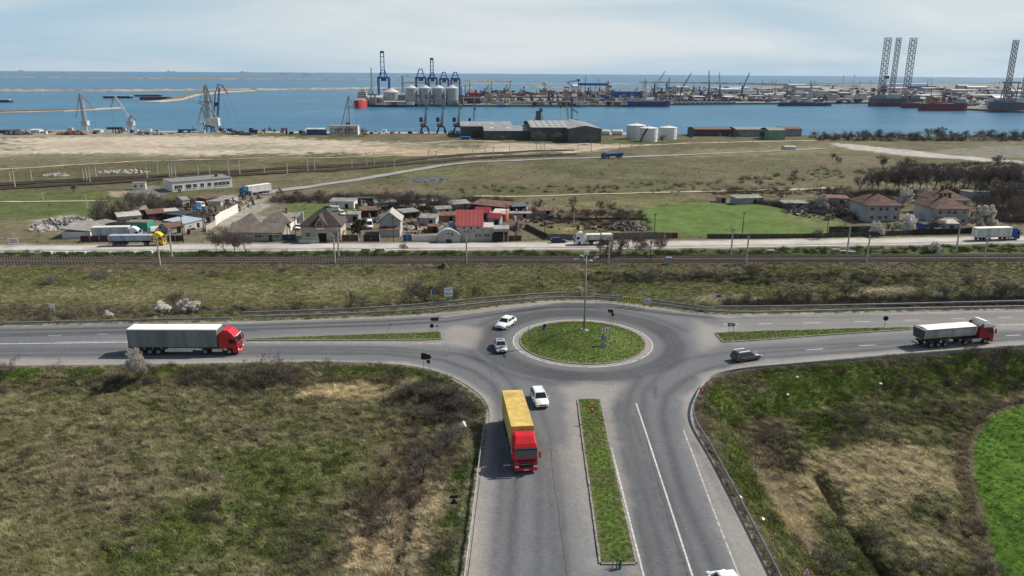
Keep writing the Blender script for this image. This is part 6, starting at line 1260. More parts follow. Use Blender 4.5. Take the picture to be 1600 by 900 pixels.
def pshed(label, x0, x1, ytop, ybase, d, wm_, rm_=None, z=QZ, group=None, name='warehouse', cat='warehouse', rh=.18):
    a, s = pz(x0, ybase, z); b_, _ = pz(x1, ybase, z); w = max(3, (b_ - a).xy.length); h = max(2, (ybase - ytop) * s); r = thing(name, label, cat, a, math.atan2(b_.y - a.y, b_.x - a.x), group)
    MB().box(0, w, 0, d, -.5, h * (1 - rh)).build('wall', wm_, r); roofpart('gable', w, d, h * (1 - rh) + .05, h * rh, .4, .1).build('roof', rm_ or wm_, r); return r
S_LITE = steel('lite', (.46, .45, .42)); S_WHT = steel('white', (.62, .61, .58)); S_SHED = steel('slate_shed', (.075, .09, .095))
# loading gear left of the silos
crane('grey ship loader frame beside the red bow', (583, 164), [('tower', 'L', -3, 0, -3, 16, 3), ('tower', 'L', 3, 0, 3, 16, 3), ('deck', 'B', -7, 15, 8, 17, 5), ('spout', 'L', -7, 16, -3, 26, 1.2), ('cabin', 'B', -3, 17, 3, 21, 3, S_PALE)], S_GREY, name='ship_loader', cat='loader'); crane('conveyor bridge running in front of the silos', (650, 164), [('bridge', 'L', -62, 7, 66, 7, 1.6), ('support', 'T', -45, 0, -45, 7, .8), ('support', 'T', -5, 0, -5, 7, .8), ('support', 'T', 40, 0, 40, 7, .8)], S_GREY, name='conveyor', cat='conveyor')
crane('high conveyor gallery over the silo tops', (670, 158), [('bridge', 'B', -38, 27, 52, 28.2, 1.5), ('tower', 'L', -40, 0, -40, 38, 3), ('support', 'L', 2, 0, 2, 27, 1.2)], S_GREY, name='conveyor', cat='conveyor')
for k, (x0, x1, yt, yb, c, lb_) in enumerate(((576, 598, 150, 163.5, S_LITE, 'pale quayside block beneath the ship loader'), (621, 636, 146, 161, S_GREY, 'grey lift house between the squat and tall silos'), (718, 750, 152, 162, S_DARK, 'long dark shed right of the last silo'), (600, 634, 158, 164, S_LITE, 'low pale shed before the squat silo'), (960, 1001, 142.3, 150.5, S_BLUE, 'long bright blue shed on the second quay'))): pshed(lb_, x0, x1, yt, yb, 25, c)
crane('cluster of dark process columns behind the long dark shed', (727, 156), [('column', 'C', -6, 0, -6, 20, 2), ('column', 'C', 0, 0, 0, 23, 1.6), ('column', 'C', 7, 0, 7, 26, 1.5), ('pipe_rack', 'B', -8, 3, 9, 6, 3)], S_DARK, name='process_plant', cat='plant'); silo('small white tank right of the long dark shed', 751, 760, 151, 152.5, 161, S_WHT, S_WHT, 'storage_tank', 'tank')
pshed('crimson gantry shed behind the dark columns', 733, 750, 144, 151, 20, S_RED)
luffer('left of the two tan luffing cranes on the front quay', (764, 161), 14, (5, 33), (-1, 27), S_TAN, tail=(-4, 22)); luffer('right of the two tan luffing cranes on the front quay', (792, 161), 14, (6, 34), (0, 28), S_TAN, tail=(-4, 22)); luffer('orange luffing crane with blue base on the front quay', (948, 162), 12, (-1.5, 33), (1.5, 34), S_ORANGE, tail=(2.5, 22), cab=S_BLUE)
r = crane('mushroom-shaped control tower on the second quay', (851, 146), [('shaft', 'C', 0, 0, 0, 12, 2), ('neck', 'C', 0, 12, 0, 14, 2.6)], S_GREY, name='control_tower', cat='tower'); s_ = mpp(r.location); MB().lathe([(1.2 * s_, 12 * s_), (3.6 * s_, 14.2 * s_), (3.4 * s_, 17.2 * s_), (.3, 18 * s_)], 20).build('cabin', S_PALE, r)
# blue loading complex on the second quay
pshed('white block beside the blue loading gallery', 895, 905, 132.5, 142, 15, S_WHT); crane('blue elevated loading gallery on the second quay', (925, 146), [('gallery', 'B', -22, 12, 24, 15.5, 6)] + [('leg', 'T', x, 0, x, 12, 1.1) for x in (-18, -11, -3, 5, 12, 21, 26)] + [('crane_mast', 'L', -12, 15, -10, 25, 1.6, S_LITE), ('crane_mast', 'L', 10, 15, 8, 24, 1.6, S_LITE), ('beam', 'B', 24, 9, 30, 12, 3)], S_BLUE, name='loading_gallery', cat='loader')
crane('blue horizontal-boom loader left of the gallery', (893, 146), [('boom', 'L', -7, 17, 12, 20, 1.8), ('strut', 'L', -7, 17, 2, 8, 1.4), ('leg', 'T', 10, 0, 10, 19, 1.2), ('house', 'B', 8, 18.5, 12.5, 21.5, 3)], S_BLUE, name='ship_loader', cat='loader'); crane('small blue gantry left of the blue loader', (885, 146), [('leg', 'T', -3, 0, -3, 9, .9), ('leg', 'T', 3, 0, 3, 9, .9), ('beam', 'B', -4, 8.5, 4, 10, 2)], S_DBLUE, name='gantry_crane')
luffer('pale grey luffing crane behind the navy cargo ship', (1008, 158), 12, (-2, 34), (-1, 32), S_PALE, tail=(-5, 20)); luffer('small grey luffing crane on the second quay', (1043, 146), 10, (2, 24), (-1, 18), S_GREY, tail=(-3, 14))
for k, (bx, by, hh, tx, ty, m_, lb_) in enumerate(((1022, 151, 20, 15, 39, S_DBLUE, 'mobile harbour crane with long jib leaning right, left of the others'), (1064, 148, 12, 14, 33, S_DBLUE, 'dark blue mobile crane with thick slanting jib'), (1107, 150, 18, -2, 38, S_DBLUE, 'mobile crane with nearly upright reddish jib'), (1124, 149, 16, -3, 35, S_DBLUE, 'mobile crane with pale upright jib'), (1159, 150, 16, 9, 35, S_DBLUE, 'rightmost mobile crane with jib leaning right'))):
    crane(lb_, (bx, by), [('tower', 'C', 0, 0, 0, hh, 3), ('chassis', 'B', -4, 0, 4, 2.5, 5), ('jib', 'L', 0, hh * .55, tx, ty, 1.3, S_RED if k == 2 else (S_PALE if k in (0, 3) else m_)), ('stay', 'T', 0, hh, tx * .9, ty * .9, .4)], m_)
# ---------------------------------------------------------------- ships
def ship(label, x0, x1, yw, hp, hull, deckm, boot=None, house_at=.1, hs=(.14, 9), z=SEA, bow=1, cranes=(), housem=None, extra=(), rz=None, Lm=None, name='cargo_ship'):
    a, s = pz(x0, yw, z); b_, _ = pz(x1, yw, z); Lg = Lm or (b_ - a).xy.length; w = Lg * .16; h = hp * s; c = (a + b_) / 2; r = thing(name, label, 'ship', c, rz if rz is not None else math.atan2(b_.y - a.y, b_.x - a.x) + (math.pi if bow < 0 else 0))
    def hullm(z0, z1, k0, k1, nm, m_):
        rings = []
        for zz, kk in ((z0, k0), (z1, k1)):
            pts = []
            for t, ww in ((-.5, .75), (-.44, .95), (-.3, 1), (.25, 1), (.38, .82), (.46, .45), (.5 * kk, .04)): pts.append((t * Lg, ww * w / 2, zz + (h * .14 if t > .35 and zz > h * .6 else 0)))
            rings.append(pts + [(p[0], -p[1], p[2]) for p in pts[::-1]])
        MB().loft(rings).build(nm, m_, r)
    hullm(-2, h * .25, .96, .98, 'boot_topping', boot or hull); hullm(h * .2502, h, .98, 1.0, 'hull', hull)
    MB().box(-.42 * Lg, .36 * Lg, -w * .42, w * .42, h * .9, h + .4).build('deck', deckm, r)
    hx = (house_at - .5) * Lg; hw = hs[0] * Lg; hh = hs[1] * s; hm = housem or S_WHT; bs = MB()
    for k in range(4): bs.box(hx - hw / 2 * (1 - .12 * k), hx + hw / 2 * (1 - .12 * k), -w * (.42 - .03 * k), w * (.42 - .03 * k), h + hh * k * .2 + .01, h + hh * (k + 1) * .2 - (.01 if k < 3 else 0))
    hb = bs.build('superstructure', hm, r)
    for k in range(4): MB().box(hx - hw / 2 * (1.02 - .12 * k), hx + hw / 2 * (1.02 - .12 * k), -w * (.428 - .03 * k), w * (.428 - .03 * k), h + hh * (k * .2 + .09), h + hh * (k * .2 + .14)).build('window_band', M_WIN, hb)
    MB().tube((hx, 0, h + hh * .8), (hx, 0, h + hh * 1.25), .35, .2, 6).build('mast', S_PALE, r); MB().box(hx - hw * .5, hx - hw * .2, -w * .12, w * .12, h + hh * .6, h + hh * 1.0).build('funnel', hull, r)
    for t, ch, jm in cranes:
        x = (t - .5) * Lg; MB().tube((x, 0, h), (x, 0, h + ch * s), 1.0, .7, 8).lattice((x, 0, h + ch * s * .75), (x + Lg * .1, 0, h + ch * s * .95), 1.4, .9, 5, .2).build('deck_crane', jm, r)
    for k in range(5):
        t = .25 + .12 * k
        if abs(t - house_at) > .12: MB().box((t - .55) * Lg, (t - .45) * Lg, -w * .32, w * .32, h + .41, h + 2.2).build('hatch_cover', deckm, r)
    return r
ship('navy cargo ship with white deckhouse moored on the front quay', 974.5, 1048, 166.8, 8, S_DBLUE, S_GREY, S_MAR, .16, (.13, 10), cranes=((.45, 10, S_LITE), (.72, 12, S_LITE), (.92, 14, S_LITE))); ship('long dark barge-like ship right of the navy cargo ship', 1217, 1300, 165.5, 5, S_DBLUE, S_DARK, S_DARK, .08, (.08, 5), cranes=())
luffer('pale luffing crane over the long dark ship', (1264, 160), 12, (-1, 33), (2, 26), S_PALE, tail=(3, 16)); ship('red-hulled ship with tan superstructure seen bow-on left of the silos', 556, 574, 166.8, 10, S_RED, S_LITE, S_RED, .3, (.16, 16), rz=R(-84), Lm=125, housem=steel('cream', (.56, .50, .40)))
ship('dark ship behind the blue shed on the second quay', 1000, 1052, 153.5, 4, S_DBLUE, S_DARK, None, .8, (.2, 5)); ship('dark blue ship under the mobile cranes', 1078, 1130, 152.5, 4, S_DBLUE, S_BLUE, None, .15, (.15, 9)); ship('small red supply vessel beside the three-legged rig', 1408, 1436, 169, 7, S_MAR, S_GREY, S_MAR, .3, (.25, 8), housem=S_GREY); ship('large dark red ship with white bridge right of the three-legged rig', 1437, 1511, 173, 11, S_MAR, S_MAR, S_MAR, .80, (.26, 9), housem=steel('bridge_blue_white', (.48, .53, .55)), bow=1, cranes=((.2, 14, S_ORANGE),))
for k, (x0, x1, y, lb_) in enumerate(((30, 38, 111.2, 'leftmost tiny ship on the horizon'), (262, 276, 112.9, 'tiny pale ship on the horizon near the big crane'), (377, 394, 113.8, 'tiny dark tanker on the horizon'), (440, 455, 116, 'faint ship on the horizon left of the masts'), (474, 489, 117.3, 'faint lower ship on the horizon left of the red ship'), (634, 642, 119, 'tiny ship on the horizon above the squat silo'))): ship(lb_, x0, x1, y, 1.2, S_GREY, S_DARK, None, .15, (.12, 1.6))
def barge(label, x0, x1, yt, yb, m_):
    a, s = pz(x0, yb, SEA); b_, _ = pz(x1, yb, SEA); L_ = (b_ - a).xy.length; h = (yb - yt) * s * .8; r = thing('barge', label, 'barge', a, math.atan2(b_.y - a.y, b_.x - a.x)); MB().prof([(0, h), (L_, h), (L_ * .96, -1), (L_ * .05, -1)], 0, 14).build('hull', S_DARK if m_ is not S_DARK else S_GREY, r); MB().box(L_ * .04, L_ * .94, 1, 13, h + .01, h + 1.4).build('deck', m_, r)
barge('long barge with pale deck off the sand spit', 160, 206, 150, 153.6, S_LITE); barge('thin pale-decked barge right of the long one', 209, 252.5, 148.4, 150.8, S_GREY); barge('rusty brown barge aground on the spit', 217, 268, 152, 156, S_MAR); barge('short barge cut by the left edge', -20, 16, 156, 160, S_LITE)
# ---------------------------------------------------------------- jack-up rigs
S_RIG, S_RIGH = steel('rig_leg', (.165, .165, .18)), steel('rig_hull', (.085, .11, .13))
def rig_leg(r, x, y, z0, z1, w, n): return MB().lattice((x, y, z0), (x, y, z1), w, w, n, .55, .34).build('leg', S_RIG, r)
p, s = pz(1404, 166.5, SEA); r = thing('jackup_rig', 'three-legged drilling rig with tall lattice legs and red waterline', 'drilling rig', p, R(-2))
MB().prism([(-36 * s, 0), (36 * s, 0), (34 * s, 40), (0, 62), (-34 * s, 40)], 5 * s, 12 * s).build('hull', S_RIGH, r); MB().prism([(-36 * s, .5), (36 * s, .5), (34 * s, 40), (0, 62), (-34 * s, 40)], -2, 4.98 * s).build('red_waterline', S_MAR, r)
T_ = (166.5 - 64) * s
for x, y, dz in ((-25.5, 12, 0), (5.0, 52, 2), (13, 12, 0)): rig_leg(r, x * s, y, 4 * s, T_ + dz, (7.6 if y < 40 else 5.6) * s, 26)
for k, (x0, x1, z0, z1, m_) in enumerate(((-34, -18, 12, 17, S_GREY), (-8, 4, 12, 19, S_PALE), (2, 12, 12, 16, S_GREY), (18, 33, 12, 17, S_GREY))): MB().box(x0 * s, x1 * s, 4, 30, z0 * s + .02, z1 * s).build('deck_house', m_, r)
MB().lattice((-16 * s, 20, 14 * s), (-22 * s, 20, 30 * s), 3, 1.5, 8, .4).build('deck_crane', S_ORANGE, r); MB().lattice((20 * s, 10, 14 * s), (26 * s, 10, 26 * s), 3, 1.5, 7, .4).build('deck_crane', S_GREY, r)
MB().box(-22 * s, -17.5 * s, 8, 16, 42 * s, 46 * s).build('leg_platform', S_DARK, r); MB().box(-25 * s, -18.5 * s, 8, 16, 22 * s, 26 * s).build('leg_platform', S_DARK, r)
p, s = pz(1592, 175.6, SEA); r = thing('jackup_rig', 'second drilling rig with a single leg in view at the right edge', 'drilling rig', p, R(-4))
MB().prism([(-30 * s, 0), (46 * s, 0), (46 * s, 46), (10, 66), (-26 * s, 46)], 3 * s, 15 * s).build('hull', S_RIGH, r); MB().box(2 * s, 44 * s, -.6, -.01, 0, 7 * s).build('red_panel', S_RED, r); rig_leg(r, -16 * s, 14, 14 * s, (175 - 67) * s, 5.8 * s, 28); rig_leg(r, 10 * s, 14, 14 * s, (175 - 67) * s, 5.8 * s, 28)
b = MB()
for x in (-30, -20, -6): b.tube((x * s, 4, 14 * s), ((x + (4 if x < -25 else 0)) * s, 4, 46 * s), 1.0, .8, 5)
b.box(-28 * s, -4 * s, 0, 10, 44 * s, 46 * s); b.box(-28 * s, -4 * s, 2, 6, 30 * s, 31 * s)
for x0, z0, x1, z1 in ((-30, 14, -20, 30), (-20, 30, -28, 45), (-20, 14, -6, 30), (-6, 30, -20, 45)): b.tube((x0 * s, 4, z0 * s), (x1 * s, 4, z1 * s), .7, .6, 4)
b.build('derrick_frame', S_GREY, r)
for k, (x0, x1, z0, z1) in enumerate(((-32, -14, 15, 19), (-8, 4, 15, 22))): MB().box(x0 * s, x1 * s, -2, 20, z0 * s + .02, z1 * s).build('deck_house', (S_GREY, S_PALE)[k % 2], r)
crane('orange pedestal column on the dark red ship quay', (1450, 166), [('column', 'C', 0, 0, 0, 14, 3), ('head', 'B', -4, 13, 5, 16, 4)], S_ORANGE, name='pedestal', cat='column'); crane('long dark gantry beam behind the red ship', (1460, 165), [('beam', 'B', -10, 24, 16, 25.5, 3), ('leg', 'T', 14, 0, 15, 24, 1.6), ('leg', 'T', -8, 0, -8, 24, 1)], S_DARK, name='gantry_crane')
silo('white round tank left of the single-leg rig', 1543, 1556, 151, 153, 167, S_WHT, S_WHT, 'storage_tank', 'tank'); pshed('white cluster building left of the single-leg rig', 1553, 1572, 150, 168, 20, S_WHT); pshed('long pale shed at the far right behind the rigs', 1385, 1450, 130.5, 134, 30, S_WHT, S_WHT); pshed('long blue shed behind the three-legged rig', 1385, 1462, 134, 138.5, 30, S_BLUE, S_BLUE); pshed('dark slab shed behind the single-leg rig', 1520, 1600, 148, 153, 30, S_LITE)
# ---------------------------------------------------------------- sheds, stacks and wagons that fill the quays
SHC = [S_LITE, S_WHT, S_GREY, steel('tin', (.36, .35, .33)), steel('slate', (.17, .18, .20)), steel('brick', (.28, .17, .12)), S_BLUE]
rs = random.Random(5)
for i in range(86):
    x = rs.uniform(1052, 1600); yb = rs.uniform(139, 158) if x < 1370 else rs.uniform(139, 164); w = rs.uniform(8, 30) * (1.3 if yb < 146 else 1); h = rs.uniform(2.2, 4.4) if rs.random() < .8 else rs.uniform(5, 9); m_ = SHC[rs.choices(range(7), (6, 5, 4, 5, 3, 1.2, .6))[0]]
    pshed('one of many low sheds crowding the far port', x, x + w, yb - h, yb, rs.uniform(15, 50), m_, SHC[rs.choices(range(6), (5, 6, 3, 4, 2, 1))[0]], group='low sheds filling the far port')
for i in range(14):
    x = rs.uniform(1230, 1395); yb = rs.uniform(150, 158); h = rs.uniform(8, 12); pshed('tall grey block in the port behind the long dark ship', x, x + rs.uniform(5, 14), yb - h, yb, 20, SHC[rs.choice((0, 2, 3))], group='tall grey blocks in the far port', name='block', cat='building', rh=.06)
CC = [steel('box_rust', (.22, .09, .06)), steel('box_grey', (.28, .28, .28)), S_DBLUE, S_DARK, steel('box_tan', (.36, .29, .2)), S_MAR]
def stack(label, group, x0, x1, y, n, hp, cols):
    for i in range(n):
        x = x0 + (x1 - x0) * i / n; p, s = pz(x, y); w = (x1 - x0) / n * s * .92; o = thing('container_stack', label, 'containers', p, 0, group); k = rs.randint(1, 3); b_ = None
        for j in range(k): MB().box(0, w, 0, 6, j * hp * s / 3 + .02, (j + 1) * hp * s / 3).build('container', rs.choice(cols), o)
stack('stacked containers in the dark row on the second quay', 'containers on the second quay', 770, 895, 147.5, 24, 6, CC); stack('stacked containers in the yard beyond the blue gallery', 'containers behind the blue gallery', 905, 958, 149, 9, 5, CC); stack('stacked containers left of the mobile cranes', 'containers near the mobile cranes', 1000, 1062, 147, 11, 5, CC[:3]); stack('stacked boxes behind the silos', 'boxes behind the silos', 604, 720, 155, 20, 7, CC)
def wagons(label, x0, x1, y, n, hp, m_, group):
    for i in range(n):
        x = x0 + (x1 - x0) * i / n; p, s = pz(x, y); w = (x1 - x0) / n * s * .9; o = thing('rail_wagon', label, 'wagon', p, 0, group); MB().prof([(0, 1.2), (w, 1.2), (w, hp * s * .85), (w * .9, hp * s), (w * .1, hp * s), (0, hp * s * .85)], 0, 3).build('body', m_, o); MB().box(w * .1, w * .9, .4, 2.6, .3, 1.15).build('bogies', S_DARK, o)
wagons('dark rail wagon in the rear train on the front quay', 878, 1010, 157.2, 22, 3.4, S_DARK, 'dark wagons on the front quay'); wagons('pale rail wagon in the near train on the front quay', 800, 975, 163, 22, 5.2, S_LITE, 'pale wagons on the front quay'); wagons('dark wagon right of the navy cargo ship', 1050, 1215, 158.5, 24, 3, S_DARK, 'dark wagons right of the navy ship'); wagons('tan wagon along the quay right of the navy cargo ship', 1052, 1150, 161.5, 14, 3.2, S_LITE, 'tan wagons right of the navy ship')
for i, (x, yb, yt) in enumerate(((1190, 136, 126), (1212, 137, 126), (1233, 136, 127), (1316, 138, 120), (1333, 138, 118.5), (1272, 136, 128), (1343, 137, 128), (1359, 137, 127), (1205, 150, 128), (1448, 138, 125), (1454, 138, 125), (1560, 140, 129), (1553, 140, 130))):
    crane('thin lamp mast rising from the far port', (x, yb), [('shaft', 'T', 0, 0, 0, yb - yt, .5), ('head', 'B', -1, yb - yt - .6, 1, yb - yt + .4, .8)], S_GREY, name='lamp_mast', cat='mast')['group'] = 'lamp masts in the far port'
# ---------------------------------------------------------------- near quay: cranes, sheds, tanks
NZ = -18.2
luffer('leftmost grey luffing crane on the near quay', (135, 205), 16, (1, 55), (-3, 57), S_PALE, tail=(-12, 23), fly=(15, 36), z=NZ, dark=S_GREY); luffer('second grey luffing crane from the left, jib leaning left', (206, 205), 16, (-20, 54), (2, 24), S_PALE, tail=(9, 18), fly=(-28, 36), z=NZ, dark=S_GREY)
crane('big pale green luffing crane with white cabin on the near quay', (327, 206.5), [('portal', 'P', 0, 0, 0, 10, 7, S_DARK), ('machine_house', 'B', -2, 10, 17, 22, 9, S_WHT), ('cabin', 'B', -17, 10.5, -7, 16, 7, S_WHT), ('column', 'L', 0, 8, 0, 68, 5), ('mast', 'L', 2, 20, 2, 72, 3.2), ('back_leg', 'L', 12, 22, 3, 70, 1.6, S_GREY), ('strut', 'L', -15, 16, -8, 38, 2.2, S_GREEN), ('strut', 'L', -8, 38, -3, 16, 1.8, S_GREEN), ('jib', 'L', -3, 40, -26, 52, 1.8), ('platform', 'B', -9, 45.5, 8, 46.5, 5, S_MAR), ('deck', 'B', -6, 38, 6, 39, 6), ('stay', 'T', -12, 44, 0, 72, .6, S_DARK), ('stay', 'T', 10, 44, 2, 72, .6, S_DARK), ('brace', 'L', 14, 22, 0, 42, 2)], S_GREEN, z=NZ)
crane('dark blue luffing crane behind the pale green one', (338, 205), [('portal', 'P', 0, 0, 0, 10, 6), ('tower', 'L', 2, 8, 11, 66, 2.4), ('mast', 'L', -2, 20, 4, 58, 1.6), ('peak', 'L', 4, 58, 10, 71, 1.2), ('fly_jib', 'L', 10, 71, 16, 69, 1.2), ('fly_jib', 'L', 16, 69, 23, 57, 1.6, S_MAR), ('tie_rod', 'T', 10, 71, 2, 56, .5), ('house', 'B', 1, 38, 6, 44, 4), ('hoist_rope', 'T', 13, 58, 24, 8, .22, S_DARK), ('hoist_rope', 'T', 23, 57, 38, 4, .22, S_DARK)], S_DBLUE, z=NZ)
luffer('dark luffing crane standing behind the two-storey white quay building', (545, 203), 12, (2, 50), (-4, 8), S_GREY, tail=None, fly=(12, 33), z=NZ, dark=S_GREY); crane('slim tie mast of the crane behind the white quay building', (532, 203), [('mast', 'L', 0, 0, 15, 52, 1.0)], S_DARK, name='crane_mast', z=NZ)
for k, (x, lb_) in enumerate(((664, 'left of three upright grey cranes beside the slate warehouse'), (690, 'middle of three upright grey cranes beside the slate warehouse'), (715.5, 'right of three upright grey cranes beside the slate warehouse'))):
    crane(lb_, (x, 208), [('portal', 'P', 0, 0, 0, 10, 7, S_DARK), ('house', 'B', -7, 10, 3, 15, 6, S_GREY), ('counterweight', 'B', -8, 17, -3, 24, 4, S_DARK), ('tower', 'L', -1, 10, 2, 30, 3), ('jib', 'L', 1.5, 14, 3, 57, 2.6), ('head', 'B', 2, 52, 4.5, 58, 2.4, S_DARK), ('knuckle', 'B', 3.5, 36, 6, 42, 2)], S_GREY, z=NZ)
crane('upright grey crane jib rising behind the slate warehouse', (740, 205), [('jib', 'L', 0, 0, 1.5, 55, 2.4), ('knuckle', 'B', 1, 32, 4, 38, 2), ('counterweight', 'B', -8, 10, -4, 20, 3, S_DARK), ('house', 'B', -6, 0, 4, 14, 6)], S_GREY, z=NZ)
crane('ochre luffing crane behind the slate warehouse', (890, 205), [('portal', 'P', 0, 0, 0, 10, 7, S_DARK), ('house', 'B', -3, 10, 12, 18, 7, S_DARK), ('jib', 'L', -2, 14, -9, 62, 2.6), ('mast', 'L', 3, 14, 2, 40, 2.4, S_DARK), ('counterweight', 'L', 3, 34, 12, 28, 3, S_GREY), ('tie_rod', 'L', 2, 40, -9, 62, 1), ('fly_jib', 'L', -9, 62, -15, 40, 1.3), ('hoist_rope', 'T', -15, 40, -15.5, 10, .3, S_DARK), ('hook', 'B', -16.2, 35, -14.2, 38, 1.5, S_DARK)], S_YEL, z=NZ)
crane('dark hopper tower behind the slate warehouse', (841, 204), [('tower', 'B', -4, 8, 4, 30, 8), ('top', 'B', 1, 28, 6, 34, 6), ('leg', 'L', -10, 4, -3, 24, 1.4), ('leg', 'L', 10, 4, 5, 24, 1.4)], steel('brown', (.12, .10, .09)), z=NZ, name='hopper_tower', cat='tower')
M_LITEROOF = mat('roof_light_panel', (.52, .51, .47), .6, var=.1)
def warehouse(label, x0, x1, yeave, ybase, d, rh, z=-17.5, axis='x', lights=(0, 0), wm_=S_SHED, rm_=None, doorx=None):
    a, s = pz(x0, ybase, z); b_, _ = pz(x1, ybase, z); w = (b_ - a).xy.length; h = (ybase - yeave) * s; r = thing('warehouse', label, 'warehouse', a, math.atan2(b_.y - a.y, b_.x - a.x)); mb = MB(); corrugated(mb, (0, 0, 0), (w, 0, 0), -1, h, int(w / 2.2), .12, (0, -1, 0)); mb.box(0, w, .01, d, -1, h - .02)
    if axis == 'y': mb.add([(0, 0, h), (w, 0, h), (w / 2, 0, h + rh - .2)], [(0, 1, 2)])
    mb.build('wall', wm_, r); ro = roofpart('gable', w, d, h, rh, .6, .25, axis=axis).build('roof', rm_ or steel('zinc_roof', (.25, .255, .255)), r)
    for i in range(lights[0]):
        for j in range(lights[1]):
            u = w * (i + .5) / lights[0]; v = d * (j + .5) / lights[1]; t = 1 - abs(2 * (v / d) - 1) if axis == 'x' else 1 - abs(2 * (u / w) - 1); sl = (rh / (d / 2)) * (1 if v < d / 2 else -1) if axis == 'x' else 0; sx = (rh / (w / 2)) * (1 if u < w / 2 else -1) if axis == 'y' else 0
            zz = h + rh * t + .08; q_ = [(u - 1.6, v - 2.2), (u + 1.6, v - 2.2), (u + 1.6, v + 2.2), (u - 1.6, v + 2.2)]; MB().add([(x, y, zz + (y - v) * sl + (x - u) * sx + .15) for x, y in q_], [(0, 1, 2, 3)]).build('roof_light', M_LITEROOF, ro)
    if doorx: MB().box(w * doorx[0], w * doorx[1], -.3, -.13, 0, h * .55).build('door', mat('door_rust', (.07, .05, .047), .8), r)
    return r
warehouse('long slate-grey warehouse block at the left of the quay sheds', 720.5, 800, 197.5, 214, 60, 2.6, lights=(4, 2), doorx=(.22, .4)); warehouse('low slate warehouse in front of the long block', 757, 832, 204.5, 218.5, 42, 3.2, lights=(3, 2)); warehouse('slate warehouse with many roof lights in the middle', 830, 889, 199.5, 221, 75, 3.5, lights=(6, 8)); warehouse('gable-ended slate warehouse at the right of the quay sheds', 888, 939, 201.5, 224, 85, 2.6, axis='y', lights=(6, 7))
M_TANKW = mat('white_tank', (.66, .65, .62), .5, var=.08, vs=.1, streak=True)
silo('left white storage tank behind the front one', 979.5, 1009, 194, 196.5, 218, M_TANKW, M_TANKW, 'storage_tank', 'tank', NZ, 3); silo('front white storage tank with a stair up its side', 1000.5, 1028, 198.5, 200.8, 222, M_TANKW, M_TANKW, 'storage_tank', 'tank', -17.6, 3, True); silo('right white storage tank standing apart', 1030.5, 1058, 197.5, 199.8, 218.5, M_TANKW, M_TANKW, 'storage_tank', 'tank', NZ, 3)
for x0, x1, y, lb_ in ((939, 953, 212, 'left of two white cylinder tanks beside the warehouse'), (955, 973, 212, 'right of two white cylinder tanks beside the warehouse')):
    a, s = pz(x0, y, NZ); r = thing('cylinder_tank', lb_, 'tank', a); L_ = (x1 - x0) * s; MB().lathe([(.05, 0), (2.0, .3), (2.5, 1), (2.5, L_ - 1), (2.0, L_ - .3), (.05, L_)], 16).build('shell', M_TANKW, r); r.children[0].rotation_euler = (0, R(90), 0); r.children[0].location = (0, 0, 3.2); MB().box(L_ * .2, L_ * .25, -1.5, 1.5, 0, 1.6).box(L_ * .75, L_ * .8, -1.5, 1.5, 0, 1.6).build('saddle', S_GREY, r)
house('quay_building', 'two-storey white building with bare trees on the near quay', (515, 211), (559.5, 211), 14, 8.2, 'flat', .3, wallm('quay_white', (.60, .58, .54)), M_ASB, tuple((u, z, 1.3, 1.4) for z in (1.2, 4.6) for u in (.08, .2, .32, .44, .56, .68, .8, .92)), ov=.3, cat='building')
warehouse('blue-walled shed left of the white quay building', 479, 507, 202, 211, 14, .8, z=-18, wm_=steel('shed_blue', (.035, .10, .22)), rm_=S_LITE); pshed('small white hut on the quay at the left', 48.5, 62, 202, 208.5, 8, S_WHT, z=NZ); pshed('dark low shed at the left edge of the near quay', -10, 22, 203, 209, 12, S_DARK, z=NZ); pshed('pale hut beside the leftmost grey crane', 146, 157, 202, 207.5, 8, S_LITE, z=NZ); pshed('green-walled shed by the shore on the right', 1200, 1226, 200.5, 219, 20, steel('shed_green', (.14, .27, .19)), M_ASB, z=NZ); pshed('long dark shed with rusted roof right of the white tanks', 1086, 1160, 200, 213, 25, S_DARK, M_RUST, z=NZ); pshed('low grey sheds between the dark shed and the green one', 1150, 1206, 200, 214, 25, S_GREY, M_ASB, z=NZ); pshed('rust-roofed shed just right of the green-walled one', 1222, 1252, 199, 213, 20, S_GREY, M_RUST, z=NZ); pshed('small pale hut in the field near the shore', 1227, 1243, 228.5, 233.5, 8, S_LITE, z=-15.2); pshed('dark blue store at the foot of the slate warehouse', 720, 734, 213.5, 218, 6, S_BLUE, z=-17.4)
crane('dark coal loader frames on the near quay', (183, 208), [('hopper', 'B', -14, 6, 10, 9, 6), ('leg', 'T', -6, 0, -6, 10, 1.4), ('leg', 'T', -2, 0, -2, 10, 1.4), ('leg', 'T', 3, 0, 3, 10, 1.4), ('leg', 'T', 8, 0, 8, 10, 1.4)], S_DARK, name='coal_loader', cat='loader', z=NZ); crane('blue gangway structure left of the pale green crane', (297, 206), [('beam', 'B', -18, 2, 10, 4, 3), ('post', 'T', 5, 0, 5, 8, 1)], S_DBLUE, name='gangway', cat='gangway', z=NZ)
for k, (x, lb_) in enumerate(((112, 'scrap heap at the foot of the leftmost crane'), (232, 'row of pale blocks on the quay'), (375, 'dark grab buckets right of the pale green crane'), (28, 'dark heap on the quay at far left'))): heap('quay_heap', lb_, (x, 210.5), 14, 4, 3.0, (M_RUST, M_RUBBLE, mat('dark_clutter', 0), mat('dark_clutter', 0))[k], 60, 1.3)
